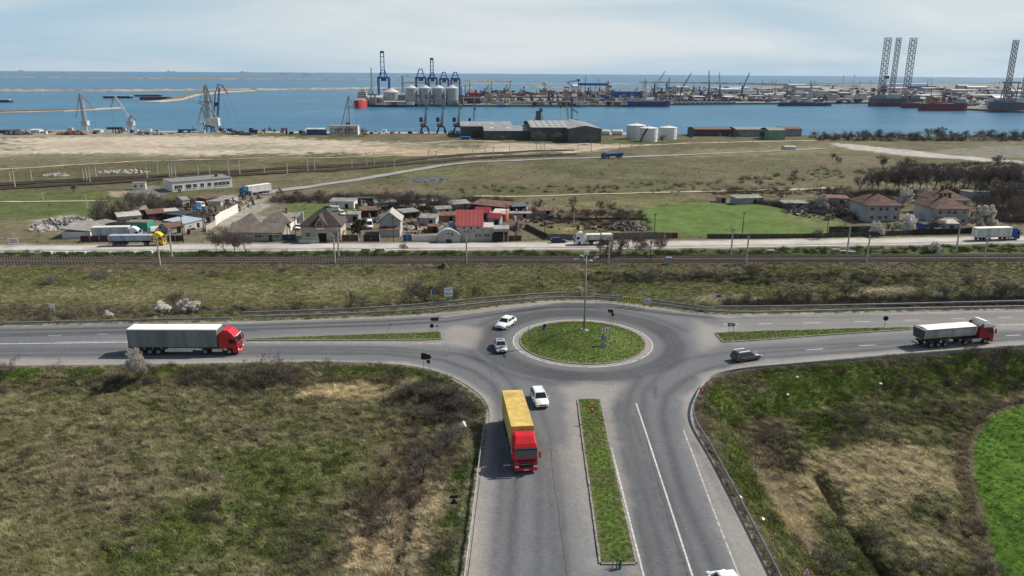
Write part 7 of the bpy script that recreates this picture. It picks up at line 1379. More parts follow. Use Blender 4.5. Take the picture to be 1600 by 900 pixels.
# ================================================================ VEGETATION
def twig_mat(name, col, var=.25):
    return mat(name, col, .9, 0, var, .7, spec=.15, rnd=.12)
M_BARK = twig_mat('bark', (.085, .073, .063)); M_TWIG = twig_mat('bare_twigs', (.165, .142, .122)); M_TWIGD = twig_mat('dark_twigs', (.150, .131, .115)); M_TWIGR = twig_mat('reddish_twigs', (.125, .09, .075)); M_TWIGG = twig_mat('grey_twigs', (.16, .145, .128))
M_BLOS = twig_mat('white_blossom', (.70, .65, .59), .15); M_BLOSP = twig_mat('pink_blossom', (.42, .27, .27), .15); M_LEAFD = twig_mat('dark_evergreen_leaf', (.032, .036, .022), .3)
def grow_tree(seed, H, stems, spread, nch, tw, r0, blossom=0, bs=.1, up=.35, trunk=0., leafy=0):
    rd = random.Random(seed); limb = MB(); tv = []; bv = []
    def rnd_dir(d, ang):
        a = d.orthogonal().normalized(); a.rotate(Matrix.Rotation(rd.uniform(0, 6.283), 3, d)); return (d * math.cos(ang) + a * math.sin(ang)).normalized()
    def grow(p, d, L, r, lev):
        n = 3; pts = [p]; dd = d.copy()
        for i in range(n):
            dd = (dd + V3((rd.uniform(-.16, .16), rd.uniform(-.16, .16), rd.uniform(-.05, .16)))).normalized(); pts.append(pts[-1] + dd * L / n)
        if lev < len(nch):
            for i in range(n): limb.tube(pts[i], pts[i + 1], r * (1 - .26 * i), r * (1 - .26 * (i + 1)), 4 if lev == 0 else 3, False)
            for k in range(nch[lev]):
                t = rd.uniform(.3, 1.0) if lev else rd.uniform(.28 + trunk, 1.0); f = t * n; i = min(n - 1, int(f)); q = pts[i].lerp(pts[i + 1], f - i)
                nd = rnd_dir(dd, rd.uniform(.4, 1.1)); nd = (nd + V3((0, 0, up * rd.random()))).normalized(); grow(q, nd, L * (rd.uniform(.62, .95) if lev == 0 and trunk else rd.uniform(.45, .75)) * (1.1 - .4 * t), r * .42, lev + 1)
        else:
            e = pts[-1]; s = dd.orthogonal().normalized() * tw; s.rotate(Matrix.Rotation(rd.uniform(0, 6.28), 3, dd)); tv.append((pts[0] - s, pts[0] + s, e))
            for _ in range(2):
                q = pts[0].lerp(e, rd.uniform(.2, .8)); nd = rnd_dir(dd, rd.uniform(.5, 1.0)); tv.append((q - s * .8, q + s * .8, q + nd * L * rd.uniform(.3, .6)))
            for _ in range(blossom):
                c = pts[0].lerp(e, rd.random()) + V3((rd.uniform(-bs, bs), rd.uniform(-bs, bs), rd.uniform(-bs, bs))) * 1.5; a = V3((rd.uniform(-1, 1), rd.uniform(-1, 1), rd.uniform(-1, 1))).normalized() * bs; b = a.orthogonal().normalized() * bs * .8; bv.append((c - a, c + b, c + a, c - b))
    for k in range(stems):
        az = rd.uniform(0, 6.28); tl = spread * rd.uniform(.3, 1.0) if stems > 1 else rd.uniform(0, .12); d = V3((math.cos(az) * math.sin(tl), math.sin(az) * math.sin(tl), math.cos(tl))); grow(V3((rd.uniform(-.1, .1) * stems ** .5, rd.uniform(-.1, .1) * stems ** .5, -.15)), d, H * rd.uniform(.5, .72), r0 * rd.uniform(.7, 1.1), 0)
    tm = MB()
    for t in tv: tm.add(t, [(0, 1, 2)])
    bm_ = MB()
    for t in bv: bm_.add(t, [(0, 1, 2, 3)])
    return limb, tm, bm_
TREES = {}
def variant(key, bark, twig, *a, flower=None, **k):
    L, T, B = grow_tree(*a, **k); TREES.setdefault(key, []).append((L.mesh('trunk', bark), T.mesh('crown', twig), B.mesh('blossom', flower) if flower else None, a[1]))
def nrml(me): return me
for i in range(3):
    variant('bush', M_BARK, M_TWIG, 100 + i, 3.0, 7, .85, (6, 6, 5), .011, .035); variant('darkbush', M_BARK, M_TWIGD, 130 + i, 3.0, 9, .95, (6, 6, 5), .013, .035); variant('brown', M_BARK, M_TWIGR, 160 + i, 3.0, 8, .9, (6, 6, 5), .011, .03)
    variant('far', M_BARK, M_TWIG, 200 + i, 7.0, 2 + i, .45, (8, 8, 7), .034, .085, up=.2, trunk=.08); variant('fard', M_BARK, M_TWIGD, 230 + i, 7.0, 6, .95, (7, 7, 7), .034, .07, up=.2); variant('farg', M_BARK, M_TWIGG, 260 + i, 7.0, 5, .85, (7, 7, 7), .034, .07, up=.2)
    variant('big', M_BARK, M_TWIGD, 290 + i, 12.0, 1, .1, (13, 9, 8), .045, .20, up=.25, trunk=.02)
variant('tree', M_BARK, M_TWIGD, 310, 5.0, 2, .5, (8, 7, 7), .012, .10); variant('sapling', M_BARK, M_TWIG, 311, 3.5, 1, .1, (8, 5, 4), .011, .05); variant('sapling', M_BARK, M_TWIG, 312, 3.5, 2, .3, (6, 5, 4), .011, .05)
variant('bloom', M_BARK, M_TWIG, 320, 4.5, 8, .38, (6, 6, 4), .011, .05, 15, .085, flower=M_BLOS); variant('bloom', M_BARK, M_TWIG, 321, 4.0, 7, .75, (6, 6, 4), .011, .05, 8, .09, flower=M_BLOS)
variant('farbloom', M_BARK, M_TWIGG, 330, 6, 6, .85, (6, 6, 5), .04, .12, 5, .2, flower=M_BLOS); variant('pink', M_BARK, M_TWIGR, 331, 5, 5, .8, (6, 6, 5), .045, .1, 2, .16, flower=M_BLOSP); variant('dense', M_BARK, M_TWIGD, 332, 6, 4, .5, (6, 6, 5), .045, .14, 4, .22, flower=M_LEAFD)
def plant(kind, px, py, h, label, k=None, sx=1., name=None, cat=None, rz=None, group=None):
    L = TREES[kind]; i = (random.randrange(len(L)) if k is None else k) % len(L); t, c, b, H = L[i]; p = at(px, py); nm = name or ('bush' if kind in ('bush', 'darkbush', 'brown', 'fard') else 'tree'); r = thing(nm, label, cat or ('bush' if nm == 'bush' else 'tree'), p, random.uniform(0, 6.28) if rz is None else rz, group); s = h / H; r.scale = (s * sx, s * sx, s)
    put('trunk', t, r); put('crown', c, r)
    if b: put('blossom', b, r)
    return r
# close to the roads, one by one
for a in (('bush', 8, 592, 3.6, 'grey bare bush at the left edge below the left road', 0, 1.2), ('sapling', 92, 593, 3.2, 'spindly bare sapling between the left edge and the white blossom bush', 0, 1.1), ('bloom', 218, 597, 4.9, 'upright white-blossomed bush at the tail of the grey curtain-side lorry', 0, .72), ('darkbush', 185, 600, 1.9, 'low dark bush in the shade of the white-blossomed bush', 0, 1.4), ('brown', 310, 596, 1.8, 'low tan scrub between the blossom bush and the big leaning bush', 0, 1.6), ('bush', 410, 603, 4.6, 'large grey-brown bush rising over the left road edge', 1, 1.25), ('bush', 440, 592, 4.2, 'leaning bare shrub joined to the large bush on its right', 2, 1.2), ('sapling', 522, 596, 4.2, 'bare forked sapling left of the straw patch', 1, 1.2),
          ('brown', 610, 610, 2.0, 'low grey scrub above the straw patch', 1, 1.5), ('bush', 645, 617, 2.8, 'grey scrub left of the dark brambles', 0, 1.5), ('darkbush', 690, 625, 2.6, 'dark bramble thicket inside the left bend', 1, 1.6), ('darkbush', 722, 640, 2.2, 'dark bramble nearest the tail of the yellow container', 2, 1.5), ('bush', 655, 650, 2.2, 'pale grey scrub at the foot of the brambles', 1, 1.6), ('tree', 657, 757, 5.6, 'wide dark bare tree in the left field near the guard rail', 0, 1.15), ('darkbush', 700, 705, 3.0, 'dark scrub between the wide bare tree and the guard rail', 0, 1.5), ('brown', 640, 790, 2.4, 'brown scrub at the foot of the wide bare tree', 2, 1.5), ('sapling', 606, 822, 3.4, 'small bare tree in the reddish brush of the left field', 1, 1.3), ('brown', 585, 800, 2.2, 'reddish brush left of the small bare tree', 0, 1.5), ('brown', 700, 860, 1.8, 'brown scrub beside the guard rail near the bottom edge', 1, 1.4),
          ('brown', 1222, 740, 3.6, 'reddish bare bush in the hollow of the right slope', 2, 1.2), ('darkbush', 1195, 690, 1.6, 'dark bramble above the reddish bush', 0, 1.4), ('bush', 1512, 556, 2.6, 'bare shrub at the right guard rail under the tipper cab', 0, 1.0), ('tree', 1545, 590, 5.2, 'leaning bare tree on the upper right slope', 0, .95), ('darkbush', 1588, 560, 2.4, 'dark bush at the right edge below the guard rail', 1, 1.6), ('sapling', 1424, 805, 1.9, 'tiny bare shrub in the straw of the right slope', 1, 1.3), ('bush', 1366, 850, 2.3, 'grey twiggy shrub by the dark ditch', 1, 1.2), ('bush', 1415, 890, 3.0, 'tall grey twiggy shrub at the bottom right', 2, 1.1), ('bush', 1278, 893, 3.2, 'grey-brown bush left of the ditch at the bottom edge', 0, 1.2), ('bush', 1535, 900, 2.2, 'bare shrub near the crop field at the bottom edge', 1, 1.3), ('darkbush', 1345, 662, 1.6, 'dark shrub crowning the spoil mound', 2, 1.6), ('brown', 1320, 590, 1.7, 'brown scrub below the middle of the right guard rail', 1, 1.5), ('brown', 1415, 605, 1.9, 'tan bush in the upper middle of the right slope', 0, 1.4), ('brown', 1470, 648, 1.9, 'tan scrub row above the crop field', 2, 2.0), ('bush', 1560, 640, 1.6, 'pale scrub at the head of the crop field', 0, 1.8), ('bush', 1400, 660, 1.5, 'grey scrub right of the spoil mound', 1, 2.0), ('brown', 1310, 700, 1.5, 'brown bramble below the spoil mound', 0, 1.8)): plant(*a)
# between the roads and the street
for a in (('bloom', 258, 492, 2.5, 'left of two white-blossomed trees behind the left guard rail', 1, 1.1), ('bloom', 300, 491, 3.0, 'right of two white-blossomed trees behind the left guard rail', 1, 1.1), ('brown', 281, 488, 4.6, 'dark bare bush between the two white-blossomed trees', 2, .9), ('bloom', 172, 499, 1.6, 'tiny white-blossomed shrub behind the left guard rail', 1, 1.0), ('sapling', 365, 473, 3.6, 'lone bare sapling in the meadow above the rail joint', 0, 1.0), ('tree', 547, 483, 4.4, 'bare tree behind the rails left of the notice board', 0, .9), ('bush', 570, 484, 3.2, 'bare shrub right of the bare tree behind the rails', 1, 1.1), ('brown', 465, 486, 2.6, 'thin brown brush behind the rails far left of the notice board', 0, 1.3), ('darkbush', 668, 472, 6.4, 'large dark bush behind the white notice board', 0, 1.3), ('darkbush', 705, 470, 4.5, 'dark bush overlapping the large one on its right', 1, 1.3), ('bush', 640, 474, 3.5, 'grey bush left of the blue plate', 2, 1.3), ('brown', 738, 466, 3.0, 'pinkish-brown bush right of the notice board', 1, 1.2), ('bush', 810, 462, 3.0, 'grey bush left of the lamp post behind the rails', 1, 1.2), ('bloom', 907, 462, 2.0, 'small blossom sprig at the gap of the rear rails', 0, .7), ('brown', 842, 458, 3.2, 'dark post-like shrub behind the rear rails', 0, .5), ('bush', 950, 458, 2.4, 'bare scrub behind the chevron boards', 2, 1.6), ('darkbush', 1175, 434, 4.4, 'dark round bush on the bank below the railway', 2, 1.2), ('darkbush', 1010, 432, 2.6, 'dark scrub on the bank under the railway cabinet', 1, 2.2), ('darkbush', 1090, 434, 2.4, 'long dark scrub on the bank right of the cabinet', 0, 2.4), ('darkbush', 85, 443, 1.8, 'flat dark bramble in the left meadow', 0, 3.0), ('darkbush', 150, 434, 1.8, 'flat dark bramble right of the first in the left meadow', 1, 3.2), ('darkbush', 340, 431, 1.6, 'flat bramble in the middle of the left meadow', 2, 2.6), ('darkbush', 440, 426, 1.6, 'small dark bramble near the second mast', 0, 1.6), ('darkbush', 575, 426, 1.6, 'flat dark bramble left of the brown mound', 1, 2.2), ('brown', 1240, 436, 1.8, 'brown scrub on the bank under the meadow', 0, 2.4), ('bush', 1350, 440, 2.0, 'pale grey scrub on the right bank', 1, 2.4), ('bush', 1290, 440, 1.5, 'low grey scrub left of the pale one', 2, 2.4), ('bloom', 1465, 470, 2.0, 'pale blossom scrub behind the right rails', 0, 1.2), ('darkbush', 1510, 442, 2.4, 'dark scrub by the sand patch at right', 1, 1.8)): plant(*a)
for k, (x, y, h) in enumerate(((1165, 475, 3.2), (1228, 476, 4.6), (1255, 475, 3.2), (1290, 474, 3.6), (1322, 472, 5.0), (1345, 473, 3.2), (1440, 472, 3.2), (1478, 470, 3.8), (1505, 471, 3.0), (1530, 469, 4.2), (1556, 470, 3.4), (1572, 468, 4.8), (1594, 469, 4.0), (1410, 474, 2.6))): plant('darkbush' if k % 3 else 'bush', x, y, h, '%s bare bush from the left in the row behind the far-right rails' % (ordn + ['eighth', 'ninth', 'tenth', 'eleventh', 'twelfth', 'thirteenth', 'fourteenth'])[sorted((1165, 1228, 1255, 1290, 1322, 1345, 1440, 1478, 1505, 1530, 1556, 1572, 1594, 1410)).index(x)], None, 1.0, group='bushes behind the far-right rails')
# along the street and among the houses
for a in (('far', 337, 397, 6.5, 'left of the bare street trees before the bungalow'), ('far', 352, 396, 7.5, 'middle bare street tree before the bungalow'), ('far', 367, 395, 5.5, 'right of the bare trees before the bungalow'), ('far', 384, 394, 6.0, 'bare tree standing apart right of the street trees'), ('farg', 632, 393, 3.0, 'low grey shrub on the street bank below the blue gate'), ('fard', 946, 400, 6.0, 'bare bush on the bank right below the white lorry'), ('fard', 966, 400, 5.5, 'second bare bush on the bank right of the white lorry'), ('far', 988, 399, 6.0, 'third bare bush on the bank right of the white lorry'), ('fard', 1008, 399, 5.2, 'fourth bare bush on the bank right of the white lorry'), ('far', 1030, 399, 6.0, 'last bare bush on the bank below the long fence'), ('farg', 1280, 374, 4.0, 'grey bush at the street fence right of the meadow'), ('farbloom', 1460, 394, 3.0, 'pale blossom shrub on the street bank at right'), ('farg', 1345, 366, 3.6, 'grey blossom scrub at the end of the dark fence'),
          ('fard', 150, 350, 7.0, 'bare tree at the right end of the rubble heap'), ('far', 172, 346, 8.0, 'reddish bare tree above the rubble heap'), ('fard', 192, 344, 8.5, 'bare tree left of the pale flat-roofed shed'), ('far', 212, 338, 8.5, 'bare tree behind the pale flat-roofed shed'), ('far', 228, 333, 7.5, 'bare tree above the green container'), ('fard', 248, 326, 6.5, 'bare tree behind the junk yard'), ('farg', 318, 350, 6.5, 'grey bushy tree beside the white boundary wall'), ('dense', 563, 371, 6.5, 'dense dark tree between the brown and black gates'), ('dense', 530, 372, 4.0, 'dark shrub at the corner of the brown-roofed house'), ('pink', 806, 369, 5.5, 'pinkish budding tree right of the carport'), ('far', 592, 330, 6.5, 'bare tree left of the group behind the gabled house'), ('far', 610, 328, 7.5, 'bare tree behind the gabled roof'), ('fard', 628, 329, 8.0, 'dark bare tree right of the gabled roof'), ('farg', 640, 326, 8.5, 'pale bare tree over the white panels'), ('fard', 660, 330, 7.0, 'dark bare tree right of the white panels'), ('fard', 678, 328, 7.5, 'dark bare tree behind the low grey shed'), ('fard', 695, 330, 7.0, 'dark bare tree left of the red roof'), ('far', 465, 312, 4.5, 'reddish scrub along the back of the yards'), ('far', 500, 312, 4.0, 'reddish scrub behind the white-washed shed'), ('fard', 440, 308, 4.0, 'dark scrub near the service road bend'), ('fard', 838, 330, 5.0, 'dark bush behind the vegetable plots'), ('farg', 832, 345, 4.0, 'grey fruit tree at the rubble store'), ('fard', 895, 322, 4.0, 'dark bush at the head of the vegetable plots'), ('fard', 936, 330, 5.0, 'rounded bush left of the meadow'), ('fard', 952, 333, 4.5, 'rounded bush at the meadow corner'), ('fard', 975, 348, 4.5, 'brown bush on the spoil heap'), ('fard', 1000, 350, 4.0, 'brown bush right of the spoil heap'),
          ('farbloom', 1370, 368, 4.5, 'white-flecked bush in front of the left tiled house'), ('farbloom', 1412, 364, 6.0, 'pale blossoming bush between the tiled houses'), ('farg', 1390, 366, 5.0, 'grey bush in front of the left tiled house, right half'), ('farbloom', 1538, 361, 8.0, 'round white-blossomed tree right of the tiled houses'), ('farbloom', 1288, 330, 6.0, 'pale pink blossoming tree left of the tiled houses'), ('farbloom', 1408, 322, 7.0, 'white-blossomed tree behind the left tiled house'), ('farbloom', 1443, 318, 6.5, 'white-blossomed tree behind the right tiled houses'), ('fard', 1320, 352, 4.0, 'bush at the left wall of the left tiled house'), ('fard', 1262, 336, 4.5, 'dark hedge bush above the meadow corner'), ('farg', 1232, 330, 4.5, 'grey bush beside the rubble-walled shed'), ('farg', 1268, 325, 4.0, 'pale bush behind the rubble-walled shed'), ('far', 1462, 362, 5.0, 'bare fruit tree before the right tiled house'), ('fard', 1218, 312, 4.0, 'dark bush by the far dirt track'), ('fard', 1308, 312, 6.5, 'large bush behind the dark huts'), ('fard', 1290, 310, 6.0, 'large bush left of the one behind the huts'), ('far', 1140, 308, 4.5, 'bare bush on the far dirt track left of the hut'), ('fard', 1215, 306, 4.0, 'dark bush over the dirt track')): plant(*a, group=None)
# the wood on the right
WOOD = ((1342, 306, 10), (1360, 303, 10), (1382, 300, 11), (1404, 302, 14), (1426, 298, 12), (1446, 300, 13), (1470, 298, 13), (1490, 300, 14), (1510, 298, 14), (1530, 301, 13), (1552, 303, 14), (1574, 304, 15), (1598, 306, 14), (1562, 338, 14), (1592, 330, 14), (1610, 345, 13), (1580, 352, 11), (1548, 330, 10), (1620, 320, 15), (1372, 304, 12), (1394, 304, 13), (1415, 304, 13), (1436, 304, 13), (1458, 303, 14), (1480, 304, 14), (1500, 304, 14), (1520, 305, 14), (1541, 306, 14), (1563, 307, 15), (1585, 308, 15), (1530, 320, 11), (1572, 322, 13), (1606, 312, 15))
for k, (x, y, h) in enumerate(WOOD): plant('big', x, y, h, ('tall bare tree in the wood behind the tiled houses' if y < 310 else 'tall bare tree in the wood right of the tiled houses'), None, 1.0, group='bare trees of the wood')
for a in (('fard', 1380, 263, 8.0, 'dark bush on the white road bend'), ('fard', 1310, 255, 5.0, 'dark bush left of the white road'), ('far', 1415, 272, 9.0, 'bare tree at the near side of the white road'), ('fard', 1440, 275, 8.0, 'bare bush right of the white road tree'), ('fard', 1560, 262, 8.0, 'bare bush at the right end of the white road'), ('fard', 1240, 275, 4.0, 'dark bush in the far field at right'), ('fard', 1300, 250, 5.0, 'small dark bush near the white road'), ('far', 546, 212.5, 9.5, 'bare tree before the white quay building'), ('far', 533, 212.5, 8.0, 'second bare tree before the white quay building'), ('fard', 569, 213, 8.5, 'round bare bush right of the white quay building'), ('farg', 785, 220, 6.0, 'pale bush before the low slate warehouse'), ('far', 842, 223, 9.5, 'bare tree before the many-lighted warehouse'), ('far', 871, 223, 8.5, 'second bare tree before the many-lighted warehouse'), ('far', 923, 226, 8.0, 'bare tree before the gable-ended warehouse'), ('fard', 1034, 223, 7.0, 'bare tree before the white tanks'), ('fard', 1148, 216, 8.0, 'dark trees before the grey sheds'), ('fard', 1190, 217, 8.0, 'dark bush left of the green shed'), ('fard', 1080, 219, 6.0, 'bush left of the long dark shed'), ('fard', 116, 301, 4.5, 'rust-coloured bush alone by the far railway')): plant(*a)
for k, (x, h) in enumerate(((1274, 9), (1290, 8), (1308, 8), (1325, 9), (1343, 10), (1356, 9), (1372, 11), (1388, 10), (1405, 8), (1430, 9), (1448, 11), (1462, 13), (1472, 10), (1490, 9), (1508, 10), (1528, 9), (1545, 11), (1562, 9), (1580, 9), (1594, 11))): plant('fard' if k % 2 else 'big', x, 217.5 + (k * 7 % 5) * .7, h, 'bare tree in the dark belt along the far right shore', None, 1.2, group='trees along the far right shore')

# ---------------------------------------------------------------- grass, weeds and brush (nobody could count them)
def tint_mat(name, k=1.0, var=.3):
    M = bpy.data.materials.new(name); M.use_nodes = True; n, l = M.node_tree.nodes, M.node_tree.links; p = n['Principled BSDF']; p.inputs['Roughness'].default_value = .9; p.inputs['Specular IOR Level'].default_value = .1
    a = n.new('ShaderNodeAttribute'); a.attribute_type = 'INSTANCER'; a.attribute_name = 'tint'; v = n.new('ShaderNodeVectorMath'); v.operation = 'SCALE'; v.inputs['Scale'].default_value = k
    l.new(a.outputs['Color'], v.inputs[0]); l.new(v.outputs[0], p.inputs['Base Color']); return M
M_TUFT = tint_mat('grass_blades')
def tuft(seed, n, rad, h0, h1, w, lean, bend):
    rd = random.Random(seed); b = MB()
    for i in range(n):
        a = rd.uniform(0, 6.28); q = rad * math.sqrt(rd.random()); p = V3((q * math.cos(a), q * math.sin(a), -.03)); h = rd.uniform(h0, h1); d = V3((lean + rd.uniform(-bend, bend), rd.uniform(-bend, bend), 1)).normalized(); s = V3((rd.uniform(-1, 1), rd.uniform(-1, 1), 0)).normalized() * w
        m_ = p + d * h * .6; d2 = (d + V3((lean * .8 + rd.uniform(-bend, bend), rd.uniform(-bend, bend), -.5))).normalized(); b.add([p - s, p + s, m_ + s * .7, m_ - s * .7, m_ + d2 * h * .55], [(0, 1, 2, 3), (3, 2, 4)])
    return b.mesh('tuft', M_TUFT)
def brush(seed, n, rad, h, w):
    rd = random.Random(seed); b = MB()
    for i in range(n):
        a = rd.uniform(0, 6.28); e = rd.uniform(.1, 1.5); d = V3((math.cos(a) * math.cos(e), math.sin(a) * math.cos(e), math.sin(e))); p = V3((rd.uniform(-.4, .4) * rad, rd.uniform(-.4, .4) * rad, -.05)); L = rad * rd.uniform(.5, 1.1); s = d.orthogonal().normalized() * w; q = p + V3((d.x, d.y, d.z * h / rad)) * L; b.add([p - s, p + s, q], [(0, 1, 2)])
        for _ in range(2): m_ = p.lerp(q, rd.uniform(.4, .9)); v = V3((rd.uniform(-1, 1), rd.uniform(-1, 1), rd.uniform(-.2, 1))).normalized() * rad * .35; b.add([m_ - s * .8, m_ + s * .8, m_ + v], [(0, 1, 2)])
    return b.mesh('brush', M_TUFT)
tcol = bpy.data.collections.new('tuft_sources')
for k, me in enumerate((tuft(1, 34, .42, .10, .26, .022, .1, .6), tuft(2, 34, .42, .12, .30, .022, -.1, .6), tuft(3, 30, .34, .35, .75, .016, .75, .5), tuft(4, 30, .34, .30, .65, .016, .95, .55), tuft(5, 26, .40, .2, .48, .02, .3, .9), tuft(6, 26, .40, .2, .55, .02, .5, .8), brush(7, 60, .8, .9, .014), brush(8, 60, .9, .8, .014))):
    o = bpy.data.objects.new('t%02d' % k, me); tcol.objects.link(o)
PT = []
def scatter(n, y0, y1, side, smin, smax, brushp=.02, seed=1, zmax=None):
    g = np.random.default_rng(seed); y = np.sqrt(g.uniform(y0 * y0, y1 * y1, n)); x = g.uniform(-1, 1, n) * (.70 * y + side); sd = np.full(n, 99.)
    m_ = y < 160; sd[m_] = sdf(x[m_], y[m_], ROADP); k = sd > .55
    k &= seg_dist(x, y, SROADP, False) > 6.2; k &= sdf(x, y, MEADOW) > 0; k &= seg_dist(x, y, RAILP, False) > 3.9; x, y, sd = x[k], y[k], sd[k]
    c = paint(x, y); nr = (sd < 2.2)[:, None] & (c.mean(-1) > .15)[:, None]; c = np.where(nr, np.array((.095, .105, .045)), c); lum = c.mean(-1); k = (lum < .30) | ((y < 140) & (sd > 1.2) & (g.random(len(x)) < .9)); crop = sdf(x, y, CROP) < .6; k &= ~crop | (g.random(len(x)) < .35); x, y, c, lum, crop = x[k], y[k], c[k], lum[k], crop[k]
    n = len(x); grn = c[:, 1] / (c[:, 0] + 1e-6); u_ = g.random(n); kind = np.where(grn > 1.12, 0, 4); kind = np.where((lum > .15) & (grn < 1.05), 2, kind); kind = np.where((grn < 1.05) & (u_ < .32), 2, kind); kind = np.where((kind == 0) & (u_ > .85), 4, kind); kind = kind + (g.random(n) < .5)
    dens_ = fbm(x * .3, y * .3, 55, 3); kind = np.where((g.random(n) < brushp * 6 * sstep(.55, .75, dens_)) & (lum < .14), 6 + (g.random(n) < .5), kind); kind = np.where(crop, 0, kind)
    s = g.uniform(smin, smax, n) * (.45 + .5 * dens_ + .6 * fbm(x * .85, y * .85, 91, 3)) * np.where(crop, .6, 1); cl_n = fbm(x * .85, y * .85, 91, 3); t = c * np.exp(g.normal(.24, .30, (n, 1))) * (.55 + .95 * cl_n)[:, None]; t = np.where((kind == 2)[:, None] | (kind == 3)[:, None], t * 1.15 + np.array((.045, .038, .022)) * np.where(y < 115, 1, .4)[:, None], t); t = np.where((kind >= 6)[:, None], np.array((.085, .07, .058)) * g.uniform(.7, 1.4, (n, 1)), t)
    rot = np.zeros((n, 3)); rot[:, 2] = np.where(kind < 2, g.uniform(0, 6.28, n), g.normal(2.6, .75, n)); PT.append((np.stack([x, y, G(x, y)], -1), kind, rot, s, t))
MEADOW = P((960, 334), (1010, 324), (1080, 316), (1200, 318), (1290, 338), (1365, 358), (1330, 369), (1120, 368), (1020, 363))
scatter(150000, 44, 112, 7, .5, 1.15, .012, 1); scatter(60000, 112, 205, 10, .5, 1.15, .008, 2); scatter(9000, 215, 480, 30, .6, 1.3, .02, 3)
for x, y, z, cc, ed_ in VERGES:
    g = np.random.default_rng(len(x)); k = ed_ > .2; x, y, z, cc = (np.repeat(a[k], 2, 0) for a in (x, y, z, cc)); n = len(x); rot = np.zeros((n, 3)); rot[:, 2] = g.uniform(0, 6.28, n); PT.append((np.stack([x + g.uniform(-.2, .2, n), y + g.uniform(-.15, .15, n), z], -1), np.where(g.random(n) < .85, 0, 4) + (g.random(n) < .5), rot, g.uniform(.32, .6, n), cc * g.uniform(.85, 1.5, (n, 1))))
def brush_patch(L, n, s0, s1, col, seed, straw=0.):
    poly = P(*L); g = np.random.default_rng(seed); xs = [p[0] for p in poly]; ys_ = [p[1] for p in poly]; x = g.uniform(min(xs), max(xs), n * 3); y = g.uniform(min(ys_), max(ys_), n * 3); k = sdf(x, y, poly) + (fbm(x * .3, y * .3, seed) - .5) * 3 < 0; k &= sdf(x, y, ROADP) > .8; x, y = x[k][:n], y[k][:n]; n = len(x); rot = np.zeros((n, 3)); rot[:, 2] = g.uniform(0, 6.28, n)
    PT.append((np.stack([x, y, G(x, y)], -1), np.where(g.random(n) < straw, 2, 6) + (g.random(n) < .5), rot, g.uniform(s0, s1, n), np.array(col) * g.uniform(.65, 1.4, (n, 1))))
brush_patch([(600, 602), (690, 605), (745, 640), (750, 665), (700, 670), (620, 640)], 200, .7, 1.7, (.095, .08, .066), 1); brush_patch([(560, 770), (640, 680), (722, 670), (715, 740), (660, 820), (610, 890), (560, 890)], 260, .6, 1.3, (.105, .08, .062), 2); brush_patch([(150, 592), (260, 592), (260, 606), (150, 606)], 60, .7, 1.4, (.10, .085, .068), 3); brush_patch([(280, 580), (470, 580), (470, 604), (280, 604)], 190, .7, 1.5, (.12, .10, .075), 4); brush_patch([(430, 830), (560, 770), (560, 900), (430, 905)], 90, .5, 1.0, (.10, .088, .07), 5)
brush_patch([(1150, 670), (1210, 650), (1250, 690), (1250, 740), (1200, 740)], 90, .6, 1.3, (.105, .08, .062), 6); brush_patch([(1280, 625), (1420, 600), (1540, 600), (1540, 650), (1400, 680), (1300, 680)], 110, .6, 1.2, (.12, .10, .075), 7); brush_patch([(1440, 560), (1610, 548), (1610, 600), (1460, 610)], 80, .6, 1.2, (.095, .08, .06), 8); brush_patch([(-50, 478), (300, 482), (660, 474), (700, 478), (400, 492), (0, 504)], 420, .6, 1.4, (.095, .08, .062), 9); brush_patch([(900, 428), (1250, 428), (1440, 430), (1440, 446), (1250, 446), (920, 444)], 260, .8, 1.7, (.07, .062, .048), 10); brush_patch([(1130, 474), (1650, 462), (1650, 476), (1300, 480), (1130, 482)], 600, 1., 2.2, (.085, .072, .058), 11)
brush_patch([(-100, 394), (1000, 394), (1600, 382), (1600, 395), (1000, 401), (-100, 403)], 900, .9, 1.9, (.055, .072, .028), 12); brush_patch([(1290, 318), (1340, 300), (1620, 296), (1640, 350), (1540, 345), (1520, 310), (1400, 312)], 700, 1.8, 4.0, (.11, .096, .08), 13); brush_patch([(1262, 214), (1620, 212), (1620, 221), (1270, 220)], 380, 3., 6., (.085, .078, .066), 14); brush_patch([(1330, 268), (1420, 258), (1620, 254), (1620, 296), (1400, 290)], 380, 1.8, 3.6, (.115, .10, .08), 15); brush_patch([(420, 312), (560, 306), (720, 312), (800, 312), (800, 326), (640, 330), (560, 318), (430, 318)], 600, 1.8, 3.6, (.095, .076, .064), 16); brush_patch([(140, 342), (250, 318), (300, 312), (310, 322), (240, 340), (180, 358), (150, 356)], 420, 1.8, 3.4, (.10, .078, .064), 17); brush_patch([(1180, 318), (1340, 320), (1340, 345), (1240, 330)], 420, 1.6, 3.2, (.085, .073, .058), 18); brush_patch([(820, 330), (1000, 328), (1020, 356), (950, 362), (830, 345)], 320, 1.2, 2.4, (.10, .08, .062), 19); brush_patch([(1100, 300), (1330, 292), (1330, 304), (1120, 308)], 80, 1.6, 3.2, (.08, .07, .055), 20); brush_patch([(700, 292), (1100, 285), (1300, 262), (1330, 280), (1100, 302), (720, 302)], 240, 1.0, 3.0, (.085, .074, .055), 21); brush_patch([(470, 606), (640, 600), (645, 616), (480, 622)], 420, .8, 1.3, (.50, .41, .24), 22, 1.); brush_patch([(1280, 738), (1380, 692), (1490, 728), (1490, 775), (1350, 800)], 900, .7, 1.2, (.46, .38, .24), 23, 1.); brush_patch([(548, 905), (575, 840), (640, 770), (690, 765), (700, 780), (655, 905)], 520, .8, 1.4, (.42, .34, .21), 24, 1.); brush_patch([(1180, 690), (1240, 740), (1290, 870), (1262, 880), (1195, 775)], 900, .7, 1.2, (.36, .29, .18), 25, 1.)
